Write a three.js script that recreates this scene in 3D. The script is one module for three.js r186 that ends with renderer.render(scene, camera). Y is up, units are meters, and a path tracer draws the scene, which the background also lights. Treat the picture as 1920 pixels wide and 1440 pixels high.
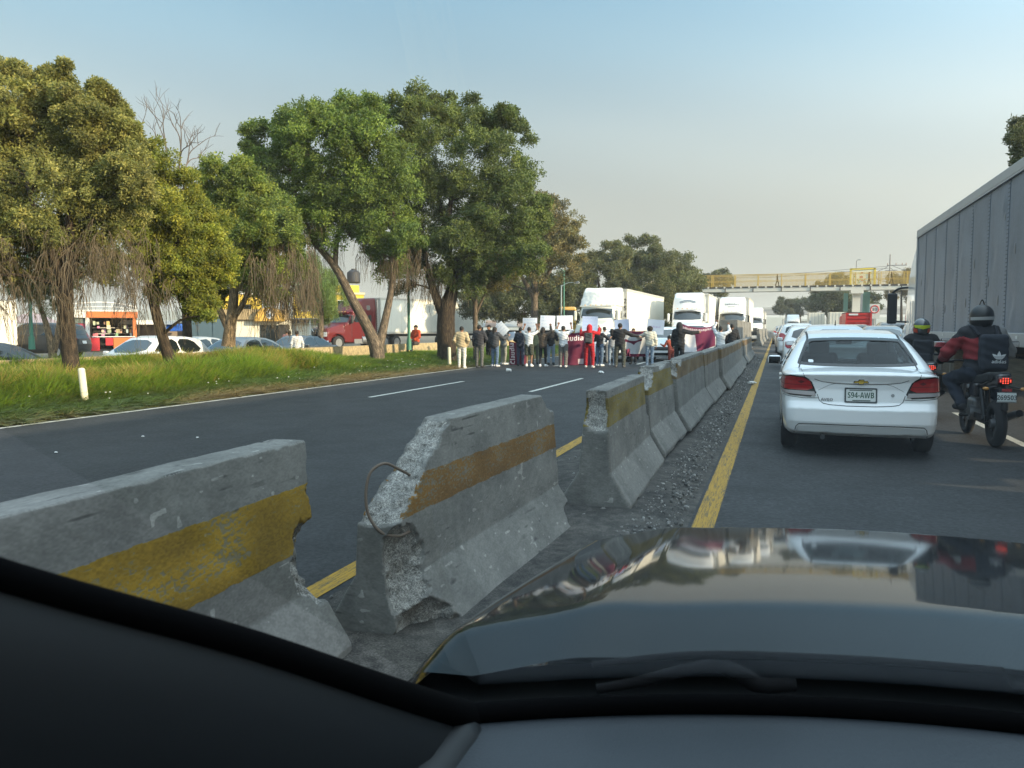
import * as THREE from 'three';
import { mergeGeometries } from 'three/addons/utils/BufferGeometryUtils.js';
import { RoundedBoxGeometry } from 'three/addons/geometries/RoundedBoxGeometry.js';
import { FontLoader } from 'three/addons/loaders/FontLoader.js';

// ---------- camera, sky, sun, exposure ----------
const scene = new THREE.Scene();
const EYE = 1.5, FPX = 1444, YAW = 18.88 * Math.PI / 180, PITCH = 4.12 * Math.PI / 180;
const camera = new THREE.PerspectiveCamera(2 * Math.atan(720 / FPX) * 180 / Math.PI, 4 / 3, 0.02, 4000);
camera.position.set(0, EYE, 0);
camera.rotation.order = 'YXZ';
camera.rotation.set(-PITCH, YAW, 0);
camera.updateMatrixWorld(true);
camera.focus = 11; camera.userData.fStop = 11;
const renderer = new THREE.WebGLRenderer();
renderer.setSize(1024, 768);
renderer.toneMapping = THREE.LinearToneMapping;
renderer.toneMappingExposure = 1.65;
renderer.shadowMap.enabled = true;

const SUN = new THREE.Vector3(0.95, 0.285, 0.2).normalize();
const sst0 = (a, b, x) => { const t = Math.min(1, Math.max(0, (x - a) / (b - a))); return t * t * (3 - 2 * t); };
const lin = (r, g, b) => [r, g, b].map(v => { v /= 255; return v <= 0.04045 ? v / 12.92 : Math.pow((v + 0.055) / 1.055, 2.4); });
{ // the sky: clear blue above, pale haze low down, a soft glow round the sun; brightened overhead and sunward to add fill
  const W = 1024, Hh = 512, d = new Float32Array(W * Hh * 4);
  const stops = [[-90, lin(120, 118, 112)], [-3, lin(150, 148, 142)], [0, lin(194, 194, 186)], [4, lin(196, 198, 190)], [9, lin(197, 203, 199)], [14, lin(192, 209, 215)], [19, lin(170, 204, 223)], [26, lin(138, 192, 226)], [38, lin(166, 203, 226)], [60, lin(196, 222, 240)], [90, lin(214, 234, 250)]];
  const sv = new THREE.Vector3();
  for (let j = 0; j < Hh; j++) for (let i = 0; i < W; i++) {
    const el = ((j + 0.5) / Hh - 0.5) * 180, az = ((i + 0.5) / W - 0.5) * 2 * Math.PI;
    let k = 0; while (k < stops.length - 2 && el > stops[k + 1][0]) k++;
    const t = Math.min(1, Math.max(0, (el - stops[k][0]) / (stops[k + 1][0] - stops[k][0])));
    const c = [0, 1, 2].map(q => stops[k][1][q] * (1 - t) + stops[k + 1][1][q] * t);
    sv.set(Math.cos(el / 57.2958) * Math.cos(az), Math.sin(el / 57.2958), Math.cos(el / 57.2958) * Math.sin(az));
    const ang = Math.acos(Math.min(1, sv.dot(SUN))) * 57.2958;
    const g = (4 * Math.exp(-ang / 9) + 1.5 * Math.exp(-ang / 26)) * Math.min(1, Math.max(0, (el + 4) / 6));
    // faint streaked haze
    const hz = 0.05 * Math.sin(az * 9 + el * 0.35) * Math.sin(el * 0.55 + az * 3) * Math.exp(-Math.pow((el - 12) / 9, 2));
    const o = (j * W + i) * 4;
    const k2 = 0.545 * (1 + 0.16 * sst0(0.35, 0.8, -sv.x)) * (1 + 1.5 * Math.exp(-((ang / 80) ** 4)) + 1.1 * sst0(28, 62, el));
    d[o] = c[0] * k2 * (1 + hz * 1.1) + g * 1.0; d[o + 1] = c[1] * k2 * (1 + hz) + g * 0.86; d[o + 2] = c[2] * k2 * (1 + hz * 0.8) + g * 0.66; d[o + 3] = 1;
  }
  const sky = new THREE.DataTexture(d, W, Hh, THREE.RGBAFormat, THREE.FloatType);
  sky.mapping = THREE.EquirectangularReflectionMapping; sky.magFilter = THREE.LinearFilter; sky.minFilter = THREE.LinearFilter; sky.needsUpdate = true;
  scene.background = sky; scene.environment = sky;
}
const sun = new THREE.DirectionalLight(new THREE.Color().setRGB(1, 0.8, 0.52), 4.5);
sun.position.copy(SUN).multiplyScalar(150).add(new THREE.Vector3(-8, 0, -40)); sun.target.position.set(-8, 0, -40);
sun.castShadow = true; sun.shadow.mapSize.set(4096, 4096);
Object.assign(sun.shadow.camera, { left: -80, right: 80, top: 60, bottom: -60, near: 1, far: 400 });
sun.shadow.radius = 1.2;
scene.add(sun, sun.target);

// ---------- general helpers ----------
const V = (x, y, z) => new THREE.Vector3(x, y, z);
function rng(seed) { let a = seed >>> 0; return () => { a = (a + 0x6D2B79F5) >>> 0; let t = a; t = Math.imul(t ^ (t >>> 15), t | 1); t ^= t + Math.imul(t ^ (t >>> 7), t | 61); return ((t ^ (t >>> 14)) >>> 0) / 4294967296; }; }
const hash = (x, y, z) => { let h = Math.imul(x, 374761393) ^ Math.imul(y, 668265263) ^ Math.imul(z, 2147483647 - 1); h = Math.imul(h ^ (h >>> 13), 1274126177); return ((h ^ (h >>> 16)) >>> 0) / 4294967296; };
function noise3(x, y, z) { // value noise 0..1
  const xi = Math.floor(x), yi = Math.floor(y), zi = Math.floor(z); let u = x - xi, v = y - yi, w = z - zi;
  u = u * u * (3 - 2 * u); v = v * v * (3 - 2 * v); w = w * w * (3 - 2 * w);
  const L = (a, b, t) => a + (b - a) * t, h = (i, j, k) => hash(xi + i, yi + j, zi + k);
  return L(L(L(h(0, 0, 0), h(1, 0, 0), u), L(h(0, 1, 0), h(1, 1, 0), u), v), L(L(h(0, 0, 1), h(1, 0, 1), u), L(h(0, 1, 1), h(1, 1, 1), u), v), w);
}
const fbm = (x, y, z, o = 4) => { let s = 0, a = 0.5, n = 0; for (let i = 0; i < o; i++) { s += a * noise3(x, y, z); n += a; a *= 0.5; x = x * 2.03 + 11; y = y * 2.03 + 5; z = z * 2.03 + 17; } return s / n; };
const clamp = (x, a = 0, b = 1) => Math.min(b, Math.max(a, x));
const sst = (a, b, x) => { const t = clamp((x - a) / (b - a)); return t * t * (3 - 2 * t); };
const mixn = (a, b, t) => a + (b - a) * t;
const smin = (a, b, k) => { const h = Math.max(k - Math.abs(a - b), 0) / k; return Math.min(a, b) - h * h * k * 0.25; };
const smax = (a, b, k) => -smin(-a, -b, k);
// turns a pixel of the 1920 x 1440 photograph into a point at a depth
const at = (px, py, d) => V((px - 960) / FPX * d, -(py - 720) / FPX * d, -d).applyMatrix4(camera.matrixWorld);

const used = {};
function numbered(n) { used[n] = (used[n] || 0) + 1; return used[n] === 1 ? n : n + '_' + String(used[n] - 1).padStart(3, '0'); }
function shadows(o) { o.traverse(m => { if (m.isMesh) { m.castShadow = true; m.receiveShadow = true; } }); return o; }
function tag(o, label, category, group) { o.userData.label = label; o.userData.category = category; if (group) o.userData.group = group; return o; }
function thing(name, label, category, [x, y, z] = [0, 0, 0], turn = 0, group) {
  const o = new THREE.Group(); o.name = numbered(name); o.position.set(x, y, z); o.rotation.y = turn; scene.add(o);
  return tag(o, label, category, group);
}
function part(name, geo, mat, parent, label) {
  const m = new THREE.Mesh(Array.isArray(geo) ? merge(geo) : geo, mat); m.name = name; parent.add(m); m.castShadow = m.receiveShadow = true;
  if (label) m.userData.label = label; return m;
}
function struct(name, geo, mat) { const m = new THREE.Mesh(Array.isArray(geo) ? merge(geo) : geo, mat); m.name = numbered(name); m.userData.kind = 'structure'; m.castShadow = m.receiveShadow = true; scene.add(m); return m; }
function copyOf(o, label, [x, y, z], turn = 0, group) { const c = o.clone(); c.name = numbered(o.name.replace(/_\d{3}$/, '')); c.userData = { ...o.userData }; c.position.set(x, y, z); c.rotation.y = turn; scene.add(c); if (label) c.userData.label = label; if (group) c.userData.group = group; return c; }
function merge(list) {
  list = list.map(g => { g = g.index ? g.toNonIndexed() : g; for (const k of Object.keys(g.attributes)) if (!['position', 'normal', 'uv'].includes(k)) g.deleteAttribute(k); if (!g.attributes.uv) g.setAttribute('uv', new THREE.BufferAttribute(new Float32Array(g.attributes.position.count * 2), 2)); if (!g.attributes.normal) g.computeVertexNormals(); return g; });
  return list.length === 1 ? list[0] : mergeGeometries(list);
}
const std = (r, g, b, rough = 0.8, metal = 0, extra = {}) => new THREE.MeshStandardMaterial({ color: new THREE.Color().setRGB(r, g, b), roughness: rough, metalness: metal, ...extra });
const phy = (r, g, b, rough, metal, extra = {}) => new THREE.MeshPhysicalMaterial({ color: new THREE.Color().setRGB(r, g, b), roughness: rough, metalness: metal, ...extra });
const paint = (r, g, b, metal = 0) => phy(r, g, b, 0.42, metal, { clearcoat: 1, clearcoatRoughness: 0.05 });
function box(w, h, d, x = 0, y = 0, z = 0, ry = 0, rx = 0, rz = 0) { const g = new THREE.BoxGeometry(w, h, d); if (rx) g.rotateX(rx); if (rz) g.rotateZ(rz); if (ry) g.rotateY(ry); g.translate(x, y, z); return g; }
function rbox(w, h, d, r, x = 0, y = 0, z = 0, seg = 2) { const g = new RoundedBoxGeometry(w, h, d, seg, r); g.translate(x, y, z); return g; }
function cyl(r0, r1, h, x = 0, y = 0, z = 0, axis = 'y', seg = 20) { const g = new THREE.CylinderGeometry(r1, r0, h, seg); if (axis === 'x') g.rotateZ(Math.PI / 2); if (axis === 'z') g.rotateX(Math.PI / 2); g.translate(x, y, z); return g; }
function bar(a, b, r, seg = 8, r2 = r) { const A = V(...a), B = V(...b), L = A.distanceTo(B), g = new THREE.CylinderGeometry(r2, r, L, seg); g.translate(0, L / 2, 0); g.applyQuaternion(new THREE.Quaternion().setFromUnitVectors(V(0, 1, 0), B.clone().sub(A).normalize())); g.translate(...a); return g; }
function ball(r, x, y, z, sx = 1, sy = 1, sz = 1, seg = 14) { const g = new THREE.SphereGeometry(r, seg, Math.round(seg * 0.7)); g.scale(sx, sy, sz); g.translate(x, y, z); return g; }
// a tapering tube through points with radii
function taper(pts, radii, radial = 7, segs = 0, caps = true) {
  const P = pts.map(p => p.isVector3 ? p : V(...p)); segs = segs || (P.length - 1) * 4;
  const curve = P.length > 2 ? new THREE.CatmullRomCurve3(P) : new THREE.LineCurve3(P[0], P[1]);
  const pos = [], nor = [], uv = [], idx = []; let side = null, len = 0, last = null;
  for (let i = 0; i <= segs; i++) {
    const t = i / segs, p = curve.getPoint(t), tan = curve.getTangent(t).normalize();
    if (!side) { side = Math.abs(tan.y) < 0.9 ? V(0, 1, 0).cross(tan) : V(1, 0, 0).cross(tan); } side.addScaledVector(tan, -side.dot(tan)).normalize();
    const up = tan.clone().cross(side), f = t * (radii.length - 1), k = Math.min(radii.length - 2, Math.floor(f)), r = mixn(radii[k], radii[k + 1], f - k);
    if (last) len += last.distanceTo(p); last = p;
    for (let j = 0; j <= radial; j++) { const a = j / radial * Math.PI * 2, n = side.clone().multiplyScalar(Math.cos(a)).addScaledVector(up, Math.sin(a)); pos.push(p.x + n.x * r, p.y + n.y * r, p.z + n.z * r); nor.push(n.x, n.y, n.z); uv.push(j / radial * 6.28 * radii[0], len); }
  }
  const q = radial + 1;
  for (let i = 0; i < segs; i++) for (let j = 0; j < radial; j++) { const a = i * q + j; idx.push(a, a + 1, a + q, a + 1, a + q + 1, a + q); }
  const g = new THREE.BufferGeometry(); g.setAttribute('position', new THREE.Float32BufferAttribute(pos, 3)); g.setAttribute('normal', new THREE.Float32BufferAttribute(nor, 3)); g.setAttribute('uv', new THREE.Float32BufferAttribute(uv, 2)); g.setIndex(idx); return g;
}
function shapeOf(pts) { const s = new THREE.Shape(); pts.forEach((p, i) => i ? s.lineTo(p[0], p[1]) : s.moveTo(p[0], p[1])); s.closePath(); return s; }
function prism(pts, depth, bevel = 0) { return new THREE.ExtrudeGeometry(shapeOf(pts), { depth, bevelEnabled: bevel > 0, bevelSize: bevel, bevelThickness: bevel, bevelSegments: 2, curveSegments: 8 }); }
function tex(w, h, fn, srgb = true, repeat) {
  const d = new Uint8Array(w * h * 4);
  for (let j = 0; j < h; j++) for (let i = 0; i < w; i++) { const c = fn(i / w, j / h, i, j), o = (j * w + i) * 4; d[o] = clamp(c[0]) * 255; d[o + 1] = clamp(c[1]) * 255; d[o + 2] = clamp(c[2]) * 255; d[o + 3] = c[3] === undefined ? 255 : clamp(c[3]) * 255; }
  const t = new THREE.DataTexture(d, w, h, THREE.RGBAFormat); t.wrapS = t.wrapT = THREE.RepeatWrapping; t.magFilter = THREE.LinearFilter; t.minFilter = THREE.LinearMipmapLinearFilter; t.generateMipmaps = true; t.needsUpdate = true;
  if (srgb) t.colorSpace = THREE.SRGBColorSpace; if (repeat) t.repeat.set(...repeat); return t;
}
function canvasTex(w, h, draw) { const c = document.createElement('canvas'); c.width = w; c.height = h; draw(c.getContext('2d'), w, h); const t = new THREE.CanvasTexture(c); t.colorSpace = THREE.SRGBColorSpace; return t; }
// tileable noise on a torus-like lattice
function tnoise(u, v, f, s) { const x = u * f, y = v * f, xi = Math.floor(x), yi = Math.floor(y); let a = x - xi, b = y - yi; a = a * a * (3 - 2 * a); b = b * b * (3 - 2 * b); const h = (i, j) => hash((xi + i) % f, (yi + j) % f, s); return mixn(mixn(h(0, 0), h(1, 0), a), mixn(h(0, 1), h(1, 1), a), b); }

// ---------- fields: surface nets, polygons, projection ----------
function nets(F, lo, hi, cell, split) { // F < 0 inside; returns a geometry, or [geometry, geometry] when split(x,y,z,nx,ny,nz) tells triangles apart
  const nx = Math.ceil((hi[0] - lo[0]) / cell) + 1, ny = Math.ceil((hi[1] - lo[1]) / cell) + 1, nz = Math.ceil((hi[2] - lo[2]) / cell) + 1;
  const val = new Float32Array(nx * ny * nz), id = new Int32Array(nx * ny * nz).fill(-1); let o = 0;
  for (let k = 0; k < nz; k++) for (let j = 0; j < ny; j++) for (let i = 0; i < nx; i++) val[o++] = F(lo[0] + i * cell, lo[1] + j * cell, lo[2] + k * cell);
  const pos = [], sx = 1, sy = nx, sz = nx * ny, offs = [0, sx, sy, sx + sy, sz, sx + sz, sy + sz, sx + sy + sz];
  const E = [[0, 1], [2, 3], [4, 5], [6, 7], [0, 2], [1, 3], [4, 6], [5, 7], [0, 4], [1, 5], [2, 6], [3, 7]];
  for (let k = 0; k < nz - 1; k++) for (let j = 0; j < ny - 1; j++) for (let i = 0; i < nx - 1; i++) {
    const b = i + j * sy + k * sz; let m = 0; for (let c = 0; c < 8; c++) if (val[b + offs[c]] < 0) m |= 1 << c;
    if (m === 0 || m === 255) continue;
    let x = 0, y = 0, z = 0, n = 0;
    for (const [p, q] of E) { if (((m >> p) & 1) === ((m >> q) & 1)) continue; const a = val[b + offs[p]], c = val[b + offs[q]], t = a / (a - c); x += mixn(p & 1, q & 1, t); y += mixn((p >> 1) & 1, (q >> 1) & 1, t); z += mixn(p >> 2, q >> 2, t); n++; }
    id[b] = pos.length / 3; pos.push(lo[0] + (i + x / n) * cell, lo[1] + (j + y / n) * cell, lo[2] + (k + z / n) * cell);
  }
  const nor = new Float32Array(pos.length), e = cell * 0.4;
  for (let v = 0; v < pos.length; v += 3) {
    let x = pos[v], y = pos[v + 1], z = pos[v + 2], gx, gy, gz, l;
    for (let it = 0; it < 2; it++) {
      gx = F(x + e, y, z) - F(x - e, y, z); gy = F(x, y + e, z) - F(x, y - e, z); gz = F(x, y, z + e) - F(x, y, z - e); l = Math.hypot(gx, gy, gz) || 1e-9;
      if (it === 0) { const f = F(x, y, z), g = l / (2 * e), s = clamp(f / g, -cell * 0.5, cell * 0.5); x -= gx / l * s; y -= gy / l * s; z -= gz / l * s; }
    }
    pos[v] = x; pos[v + 1] = y; pos[v + 2] = z; nor[v] = gx / l; nor[v + 1] = gy / l; nor[v + 2] = gz / l;
  }
  const A = [], B = [];
  const quad = (a, b, c, d, flip) => { if (a < 0 || b < 0 || c < 0 || d < 0) return; const t = flip ? [a, c, b, a, d, c] : [a, b, c, a, c, d]; let dst = A; if (split) { const mx = (pos[a * 3] + pos[c * 3]) / 2, my = (pos[a * 3 + 1] + pos[c * 3 + 1]) / 2, mz = (pos[a * 3 + 2] + pos[c * 3 + 2]) / 2; if (split(mx, my, mz, nor[a * 3] + nor[c * 3], nor[a * 3 + 1] + nor[c * 3 + 1], nor[a * 3 + 2] + nor[c * 3 + 2])) dst = B; } dst.push(...t); };
  for (let k = 1; k < nz - 1; k++) for (let j = 1; j < ny - 1; j++) for (let i = 1; i < nx - 1; i++) {
    const b = i + j * sy + k * sz, s0 = val[b] < 0;
    if (s0 !== val[b + sx] < 0) quad(id[b - sy - sz], id[b - sz], id[b], id[b - sy], !s0);
    if (s0 !== val[b + sy] < 0) quad(id[b - sx - sz], id[b - sx], id[b], id[b - sz], !s0);
    if (s0 !== val[b + sz] < 0) quad(id[b - sx - sy], id[b - sy], id[b], id[b - sx], !s0);
  }
  const make = idx => { const g = new THREE.BufferGeometry(), map = new Map(), p = [], n = [], ii = []; for (const v of idx) { let w = map.get(v); if (w === undefined) { w = p.length / 3; map.set(v, w); p.push(pos[v * 3], pos[v * 3 + 1], pos[v * 3 + 2]); n.push(nor[v * 3], nor[v * 3 + 1], nor[v * 3 + 2]); } ii.push(w); } g.setAttribute('position', new THREE.Float32BufferAttribute(p, 3)); g.setAttribute('normal', new THREE.Float32BufferAttribute(n, 3)); g.setIndex(ii); return g; };
  return split ? [make(A), make(B)] : make(A);
}
// uv by the dominant axis, in metres
function boxUV(g) { if (g.index) g = g.toNonIndexed(); const p = g.attributes.position, n = g.attributes.normal, uv = new Float32Array(p.count * 2); for (let i = 0; i < p.count; i++) { const f = i - i % 3, S3 = k => Math.abs(n[k](f) + n[k](f + 1) + n[k](f + 2)), ax = S3('getX'), ay = S3('getY'), az = S3('getZ'); let u = p.getZ(i), v = p.getY(i); if (ay > ax && ay > az) { u = p.getZ(i); v = p.getX(i); } else if (az > ax) u = p.getX(i); uv[i * 2] = u; uv[i * 2 + 1] = v; } g.setAttribute('uv', new THREE.BufferAttribute(uv, 2)); return g; }
function sdPoly(P, x, y) { let d = 1e9, s = 1; for (let i = 0, j = P.length - 1; i < P.length; j = i++) { const ex = P[j][0] - P[i][0], ey = P[j][1] - P[i][1], wx = x - P[i][0], wy = y - P[i][1], t = clamp((wx * ex + wy * ey) / (ex * ex + ey * ey)), bx = wx - ex * t, by = wy - ey * t; d = Math.min(d, bx * bx + by * by); const c1 = y >= P[i][1], c2 = y < P[j][1], c3 = ex * wy > ey * wx; if ((c1 && c2 && c3) || (!c1 && !c2 && !c3)) s = -s; } return s * Math.sqrt(d); }
function table2(fn, x0, x1, y0, y1, st) { const nx = Math.ceil((x1 - x0) / st) + 2, ny = Math.ceil((y1 - y0) / st) + 2, t = new Float32Array(nx * ny); for (let j = 0; j < ny; j++) for (let i = 0; i < nx; i++) t[j * nx + i] = fn(x0 + i * st, y0 + j * st); return (x, y) => { const u = clamp((x - x0) / st, 0, nx - 1.001), v = clamp((y - y0) / st, 0, ny - 1.001), i = Math.floor(u), j = Math.floor(v), a = u - i, b = v - j, o = j * nx + i; return (t[o] * (1 - a) + t[o + 1] * a) * (1 - b) + (t[o + nx] * (1 - a) + t[o + nx + 1] * a) * b; }; }
// lays a flat outline onto a field along an axis: 'z' looks along -z from the +z side, '-z' the other way, 'x' from +x, '-x' from -x, 'y' from above.
function lay(F, pts, axis, off = 0.004, edge = 0.06, start = 4, skirt = 0.012, holes) {
  const shp = pts instanceof THREE.Shape ? pts : shapeOf(pts); if (holes) for (const h of holes) shp.holes.push(new THREE.Path(h.map(p => new THREE.Vector2(...p))));
  const sg = new THREE.ShapeGeometry(shp, 6), p0 = sg.attributes.position; let P = []; for (let i = 0; i < p0.count; i++) P.push([p0.getX(i), p0.getY(i)]);
  let T = []; const ix = sg.index.array; for (let i = 0; i < ix.length; i += 3) T.push([ix[i], ix[i + 1], ix[i + 2]]);
  for (let it = 0; it < 9; it++) { // split long edges, shared edges split alike
    const mid = new Map(), L = (a, b) => Math.hypot(P[a][0] - P[b][0], P[a][1] - P[b][1]), M = (a, b) => { const k = a < b ? a + '_' + b : b + '_' + a; let m = mid.get(k); if (m === undefined) { m = P.length; P.push([(P[a][0] + P[b][0]) / 2, (P[a][1] + P[b][1]) / 2]); mid.set(k, m); } return m; };
    let any = false; const N = [];
    for (const [a, b, c] of T) { const s = [L(a, b) > edge, L(b, c) > edge, L(c, a) > edge], n = s.filter(Boolean).length; if (!n) { N.push([a, b, c]); continue; } any = true;
      let q = [a, b, c], e = s; while (n < 3 && !(n === 1 ? e[0] : e[0] && e[1])) { q = [q[1], q[2], q[0]]; e = [e[1], e[2], e[0]]; }
      const [A, B, C] = q; if (n === 1) { const m = M(A, B); N.push([A, m, C], [m, B, C]); } else if (n === 2) { const m = M(A, B), k = M(B, C); N.push([A, m, C], [m, B, k], [m, k, C]); } else { const m = M(A, B), k = M(B, C), h = M(C, A); N.push([A, m, h], [m, B, k], [h, k, C], [m, k, h]); } }
    T = N; if (!any) break;
  }
  const dir = { z: V(0, 0, -1), '-z': V(0, 0, 1), x: V(-1, 0, 0), '-x': V(1, 0, 0), y: V(0, -1, 0) }[axis];
  const src = (a, b) => axis === 'z' ? V(a, b, start) : axis === '-z' ? V(a, b, -start) : axis === 'x' ? V(start, b, a) : axis === '-x' ? V(-start, b, a) : V(a, start, b);
  const pos = [], nor = [], uv = [], e = 0.004;
  for (const [a, b] of P) {
    const p = src(a, b); for (let i = 0; i < 90; i++) { const f = F(p.x, p.y, p.z); if (f < 0.001) break; p.addScaledVector(dir, f * 0.75); }
    const n = V(F(p.x + e, p.y, p.z) - F(p.x - e, p.y, p.z), F(p.x, p.y + e, p.z) - F(p.x, p.y - e, p.z), F(p.x, p.y, p.z + e) - F(p.x, p.y, p.z - e)).normalize();
    pos.push(p.x + n.x * off, p.y + n.y * off, p.z + n.z * off); nor.push(n.x, n.y, n.z); uv.push(a, b);
  }
  const idx = [], flip = axis === '-z' || axis === 'x' || axis === 'y'; for (const [a, b, c] of T) flip ? idx.push(a, c, b) : idx.push(a, b, c);
  if (skirt) { const cnt = new Map(); for (const t of T) for (let i = 0; i < 3; i++) { const a = t[i], b = t[(i + 1) % 3], k = a < b ? a + '_' + b : b + '_' + a; cnt.set(k, cnt.has(k) ? null : [a, b]); }
    for (const ed of cnt.values()) if (ed) { const w = pos.length / 3, q = v => { pos.push(pos[v * 3] - nor[v * 3] * skirt, pos[v * 3 + 1] - nor[v * 3 + 1] * skirt, pos[v * 3 + 2] - nor[v * 3 + 2] * skirt); nor.push(nor[v * 3], nor[v * 3 + 1], nor[v * 3 + 2]); uv.push(uv[v * 2], uv[v * 2 + 1]); }; q(ed[0]); q(ed[1]); idx.push(ed[0], w, ed[1], ed[1], w, w + 1); } }
  const g = new THREE.BufferGeometry(); g.setAttribute('position', new THREE.Float32BufferAttribute(pos, 3)); g.setAttribute('normal', new THREE.Float32BufferAttribute(nor, 3)); g.setAttribute('uv', new THREE.Float32BufferAttribute(uv, 2)); g.setIndex(idx); return g;
}
const round4 = (x0, y0, x1, y1, r, n = 4) => { const o = []; for (const [cx, cy, a0] of [[x1 - r, y0 + r, -90], [x1 - r, y1 - r, 0], [x0 + r, y1 - r, 90], [x0 + r, y0 + r, 180]]) for (let i = 0; i <= n; i++) { const a = (a0 + 90 * i / n) / 57.2958; o.push([cx + r * Math.cos(a), cy + r * Math.sin(a)]); } return o; };
// smooths the corners of an outline
const soft = (pts, n = 2) => { for (let k = 0; k < n; k++) { const o = []; for (let i = 0; i < pts.length; i++) { const a = pts[i], b = pts[(i + 1) % pts.length]; o.push([a[0] * 0.78 + b[0] * 0.22, a[1] * 0.78 + b[1] * 0.22], [a[0] * 0.22 + b[0] * 0.78, a[1] * 0.22 + b[1] * 0.78]); } pts = o; } return pts; };
const strip = (pts, w) => { const L = [], R = []; for (let i = 0; i < pts.length; i++) { const a = pts[Math.max(0, i - 1)], b = pts[Math.min(pts.length - 1, i + 1)], dx = b[0] - a[0], dy = b[1] - a[1], l = Math.hypot(dx, dy) || 1; L.push([pts[i][0] - dy / l * w / 2, pts[i][1] + dx / l * w / 2]); R.unshift([pts[i][0] + dy / l * w / 2, pts[i][1] - dx / l * w / 2]); } return [...L, ...R].reverse(); };
const font = await new FontLoader().loadAsync('fonts/droid/droid_sans_bold.typeface.json');
function letters(txt, size, cx, cy, squash = 1) { const s = font.generateShapes(txt, size), bb = new THREE.Box2(); for (const h of s) for (const p of h.getPoints(3)) bb.expandByPoint(p); const ox = (bb.min.x + bb.max.x) / 2, oy = (bb.min.y + bb.max.y) / 2; return s.map(h => { const m = p => [(p.x - ox) * squash + cx, p.y - oy + cy]; const n = shapeOf(h.getPoints(3).slice(0, -1).map(m)); for (const q of h.holes) n.holes.push(new THREE.Path(q.getPoints(3).slice(0, -1).map(m).map(p => new THREE.Vector2(...p)))); return n; }); }
// ---------- materials ----------
const asphaltMap = tex(1024, 1024, (u, v) => { const n = tnoise(u, v, 512, 1), m = tnoise(u, v, 256, 2), q = tnoise(u, v, 16, 3), s = tnoise(u, v, 5, 4); let b = 0.168 + (n - 0.5) * 0.11 + (m - 0.5) * 0.07 + (q - 0.5) * 0.035 + (s - 0.5) * 0.03; if (tnoise(u, v, 384, 9) > 0.965) b += 0.12; return [b * 0.98, b, b * 1.03]; });
const asphaltRough = tex(512, 512, (u, v) => { const r = 0.62 + 0.22 * tnoise(u, v, 128, 5) + 0.1 * tnoise(u, v, 8, 6); return [r, r, r]; }, false);
const asphalt = new THREE.MeshStandardMaterial({ map: asphaltMap, roughnessMap: asphaltRough, roughness: 1, bumpMap: asphaltMap, bumpScale: 0.006 });
asphalt.vertexColors = true;
const dirtMap = tex(1024, 1024, (u, v) => { const n = tnoise(u, v, 400, 11), q = tnoise(u, v, 40, 12), s = tnoise(u, v, 9, 13); let b = 0.24 + (n - 0.5) * 0.16 + (q - 0.5) * 0.13 + (s - 0.5) * 0.09; if (tnoise(u, v, 200, 15) > 0.93) b += 0.14; return [b * 1.04, b, b * 0.94]; });
const dirtMat = new THREE.MeshStandardMaterial({ map: dirtMap, roughness: 0.97, bumpMap: dirtMap, bumpScale: 0.03 });
const soilMap = tex(512, 512, (u, v) => { const n = tnoise(u, v, 200, 21), q = tnoise(u, v, 24, 22); const g = sst(0.35, 0.65, q); return [0.36 + (n - 0.5) * 0.2, 0.36 + g * 0.04 + (n - 0.5) * 0.18, 0.17 + (n - 0.5) * 0.12]; });
const soil = new THREE.MeshStandardMaterial({ map: soilMap, roughness: 1 });
const wornPaint = (r, g, b, seed, wear) => tex(256, 1024, (u, v) => { const n = tnoise(u, v, 128, seed), q = tnoise(u, v, 24, seed + 1), s = tnoise(u, v, 6, seed + 2); const w = sst(wear - 0.1, wear + 0.1, 0.55 * n + 0.35 * q + 0.25 * s + (Math.abs(u - 0.5) > 0.45 ? 0.1 : 0)); const k = 1 - (q - 0.4) * 0.16; return [mixn(r * k, 0.25, w), mixn(g * k, 0.25, w), mixn(b * k, 0.25, w)]; });
const yellowPaint = new THREE.MeshStandardMaterial({ map: wornPaint(0.66, 0.51, 0.14, 31, 0.76), roughness: 0.7 });
const whitePaint = new THREE.MeshStandardMaterial({ map: wornPaint(0.74, 0.74, 0.71, 36, 0.86), roughness: 0.7 });
const metalGrey = std(0.3, 0.31, 0.32, 0.45, 0.8), chrome = std(0.75, 0.76, 0.78, 0.12, 1), blackPlastic = std(0.02, 0.021, 0.023, 0.5), rubber = std(0.018, 0.018, 0.019, 0.85), seam = std(0.03, 0.032, 0.035, 0.7);
const darkGlass = phy(0.012, 0.017, 0.02, 0.06, 0, { clearcoat: 1, clearcoatRoughness: 0.03 });
const whitePaintCar = paint(0.8, 0.81, 0.82), redLens = phy(0.33, 0.008, 0.012, 0.12, 0, { clearcoat: 1, clearcoatRoughness: 0.03 }), clearLens = phy(0.55, 0.55, 0.56, 0.12, 0.1, { clearcoat: 1 });

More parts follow.
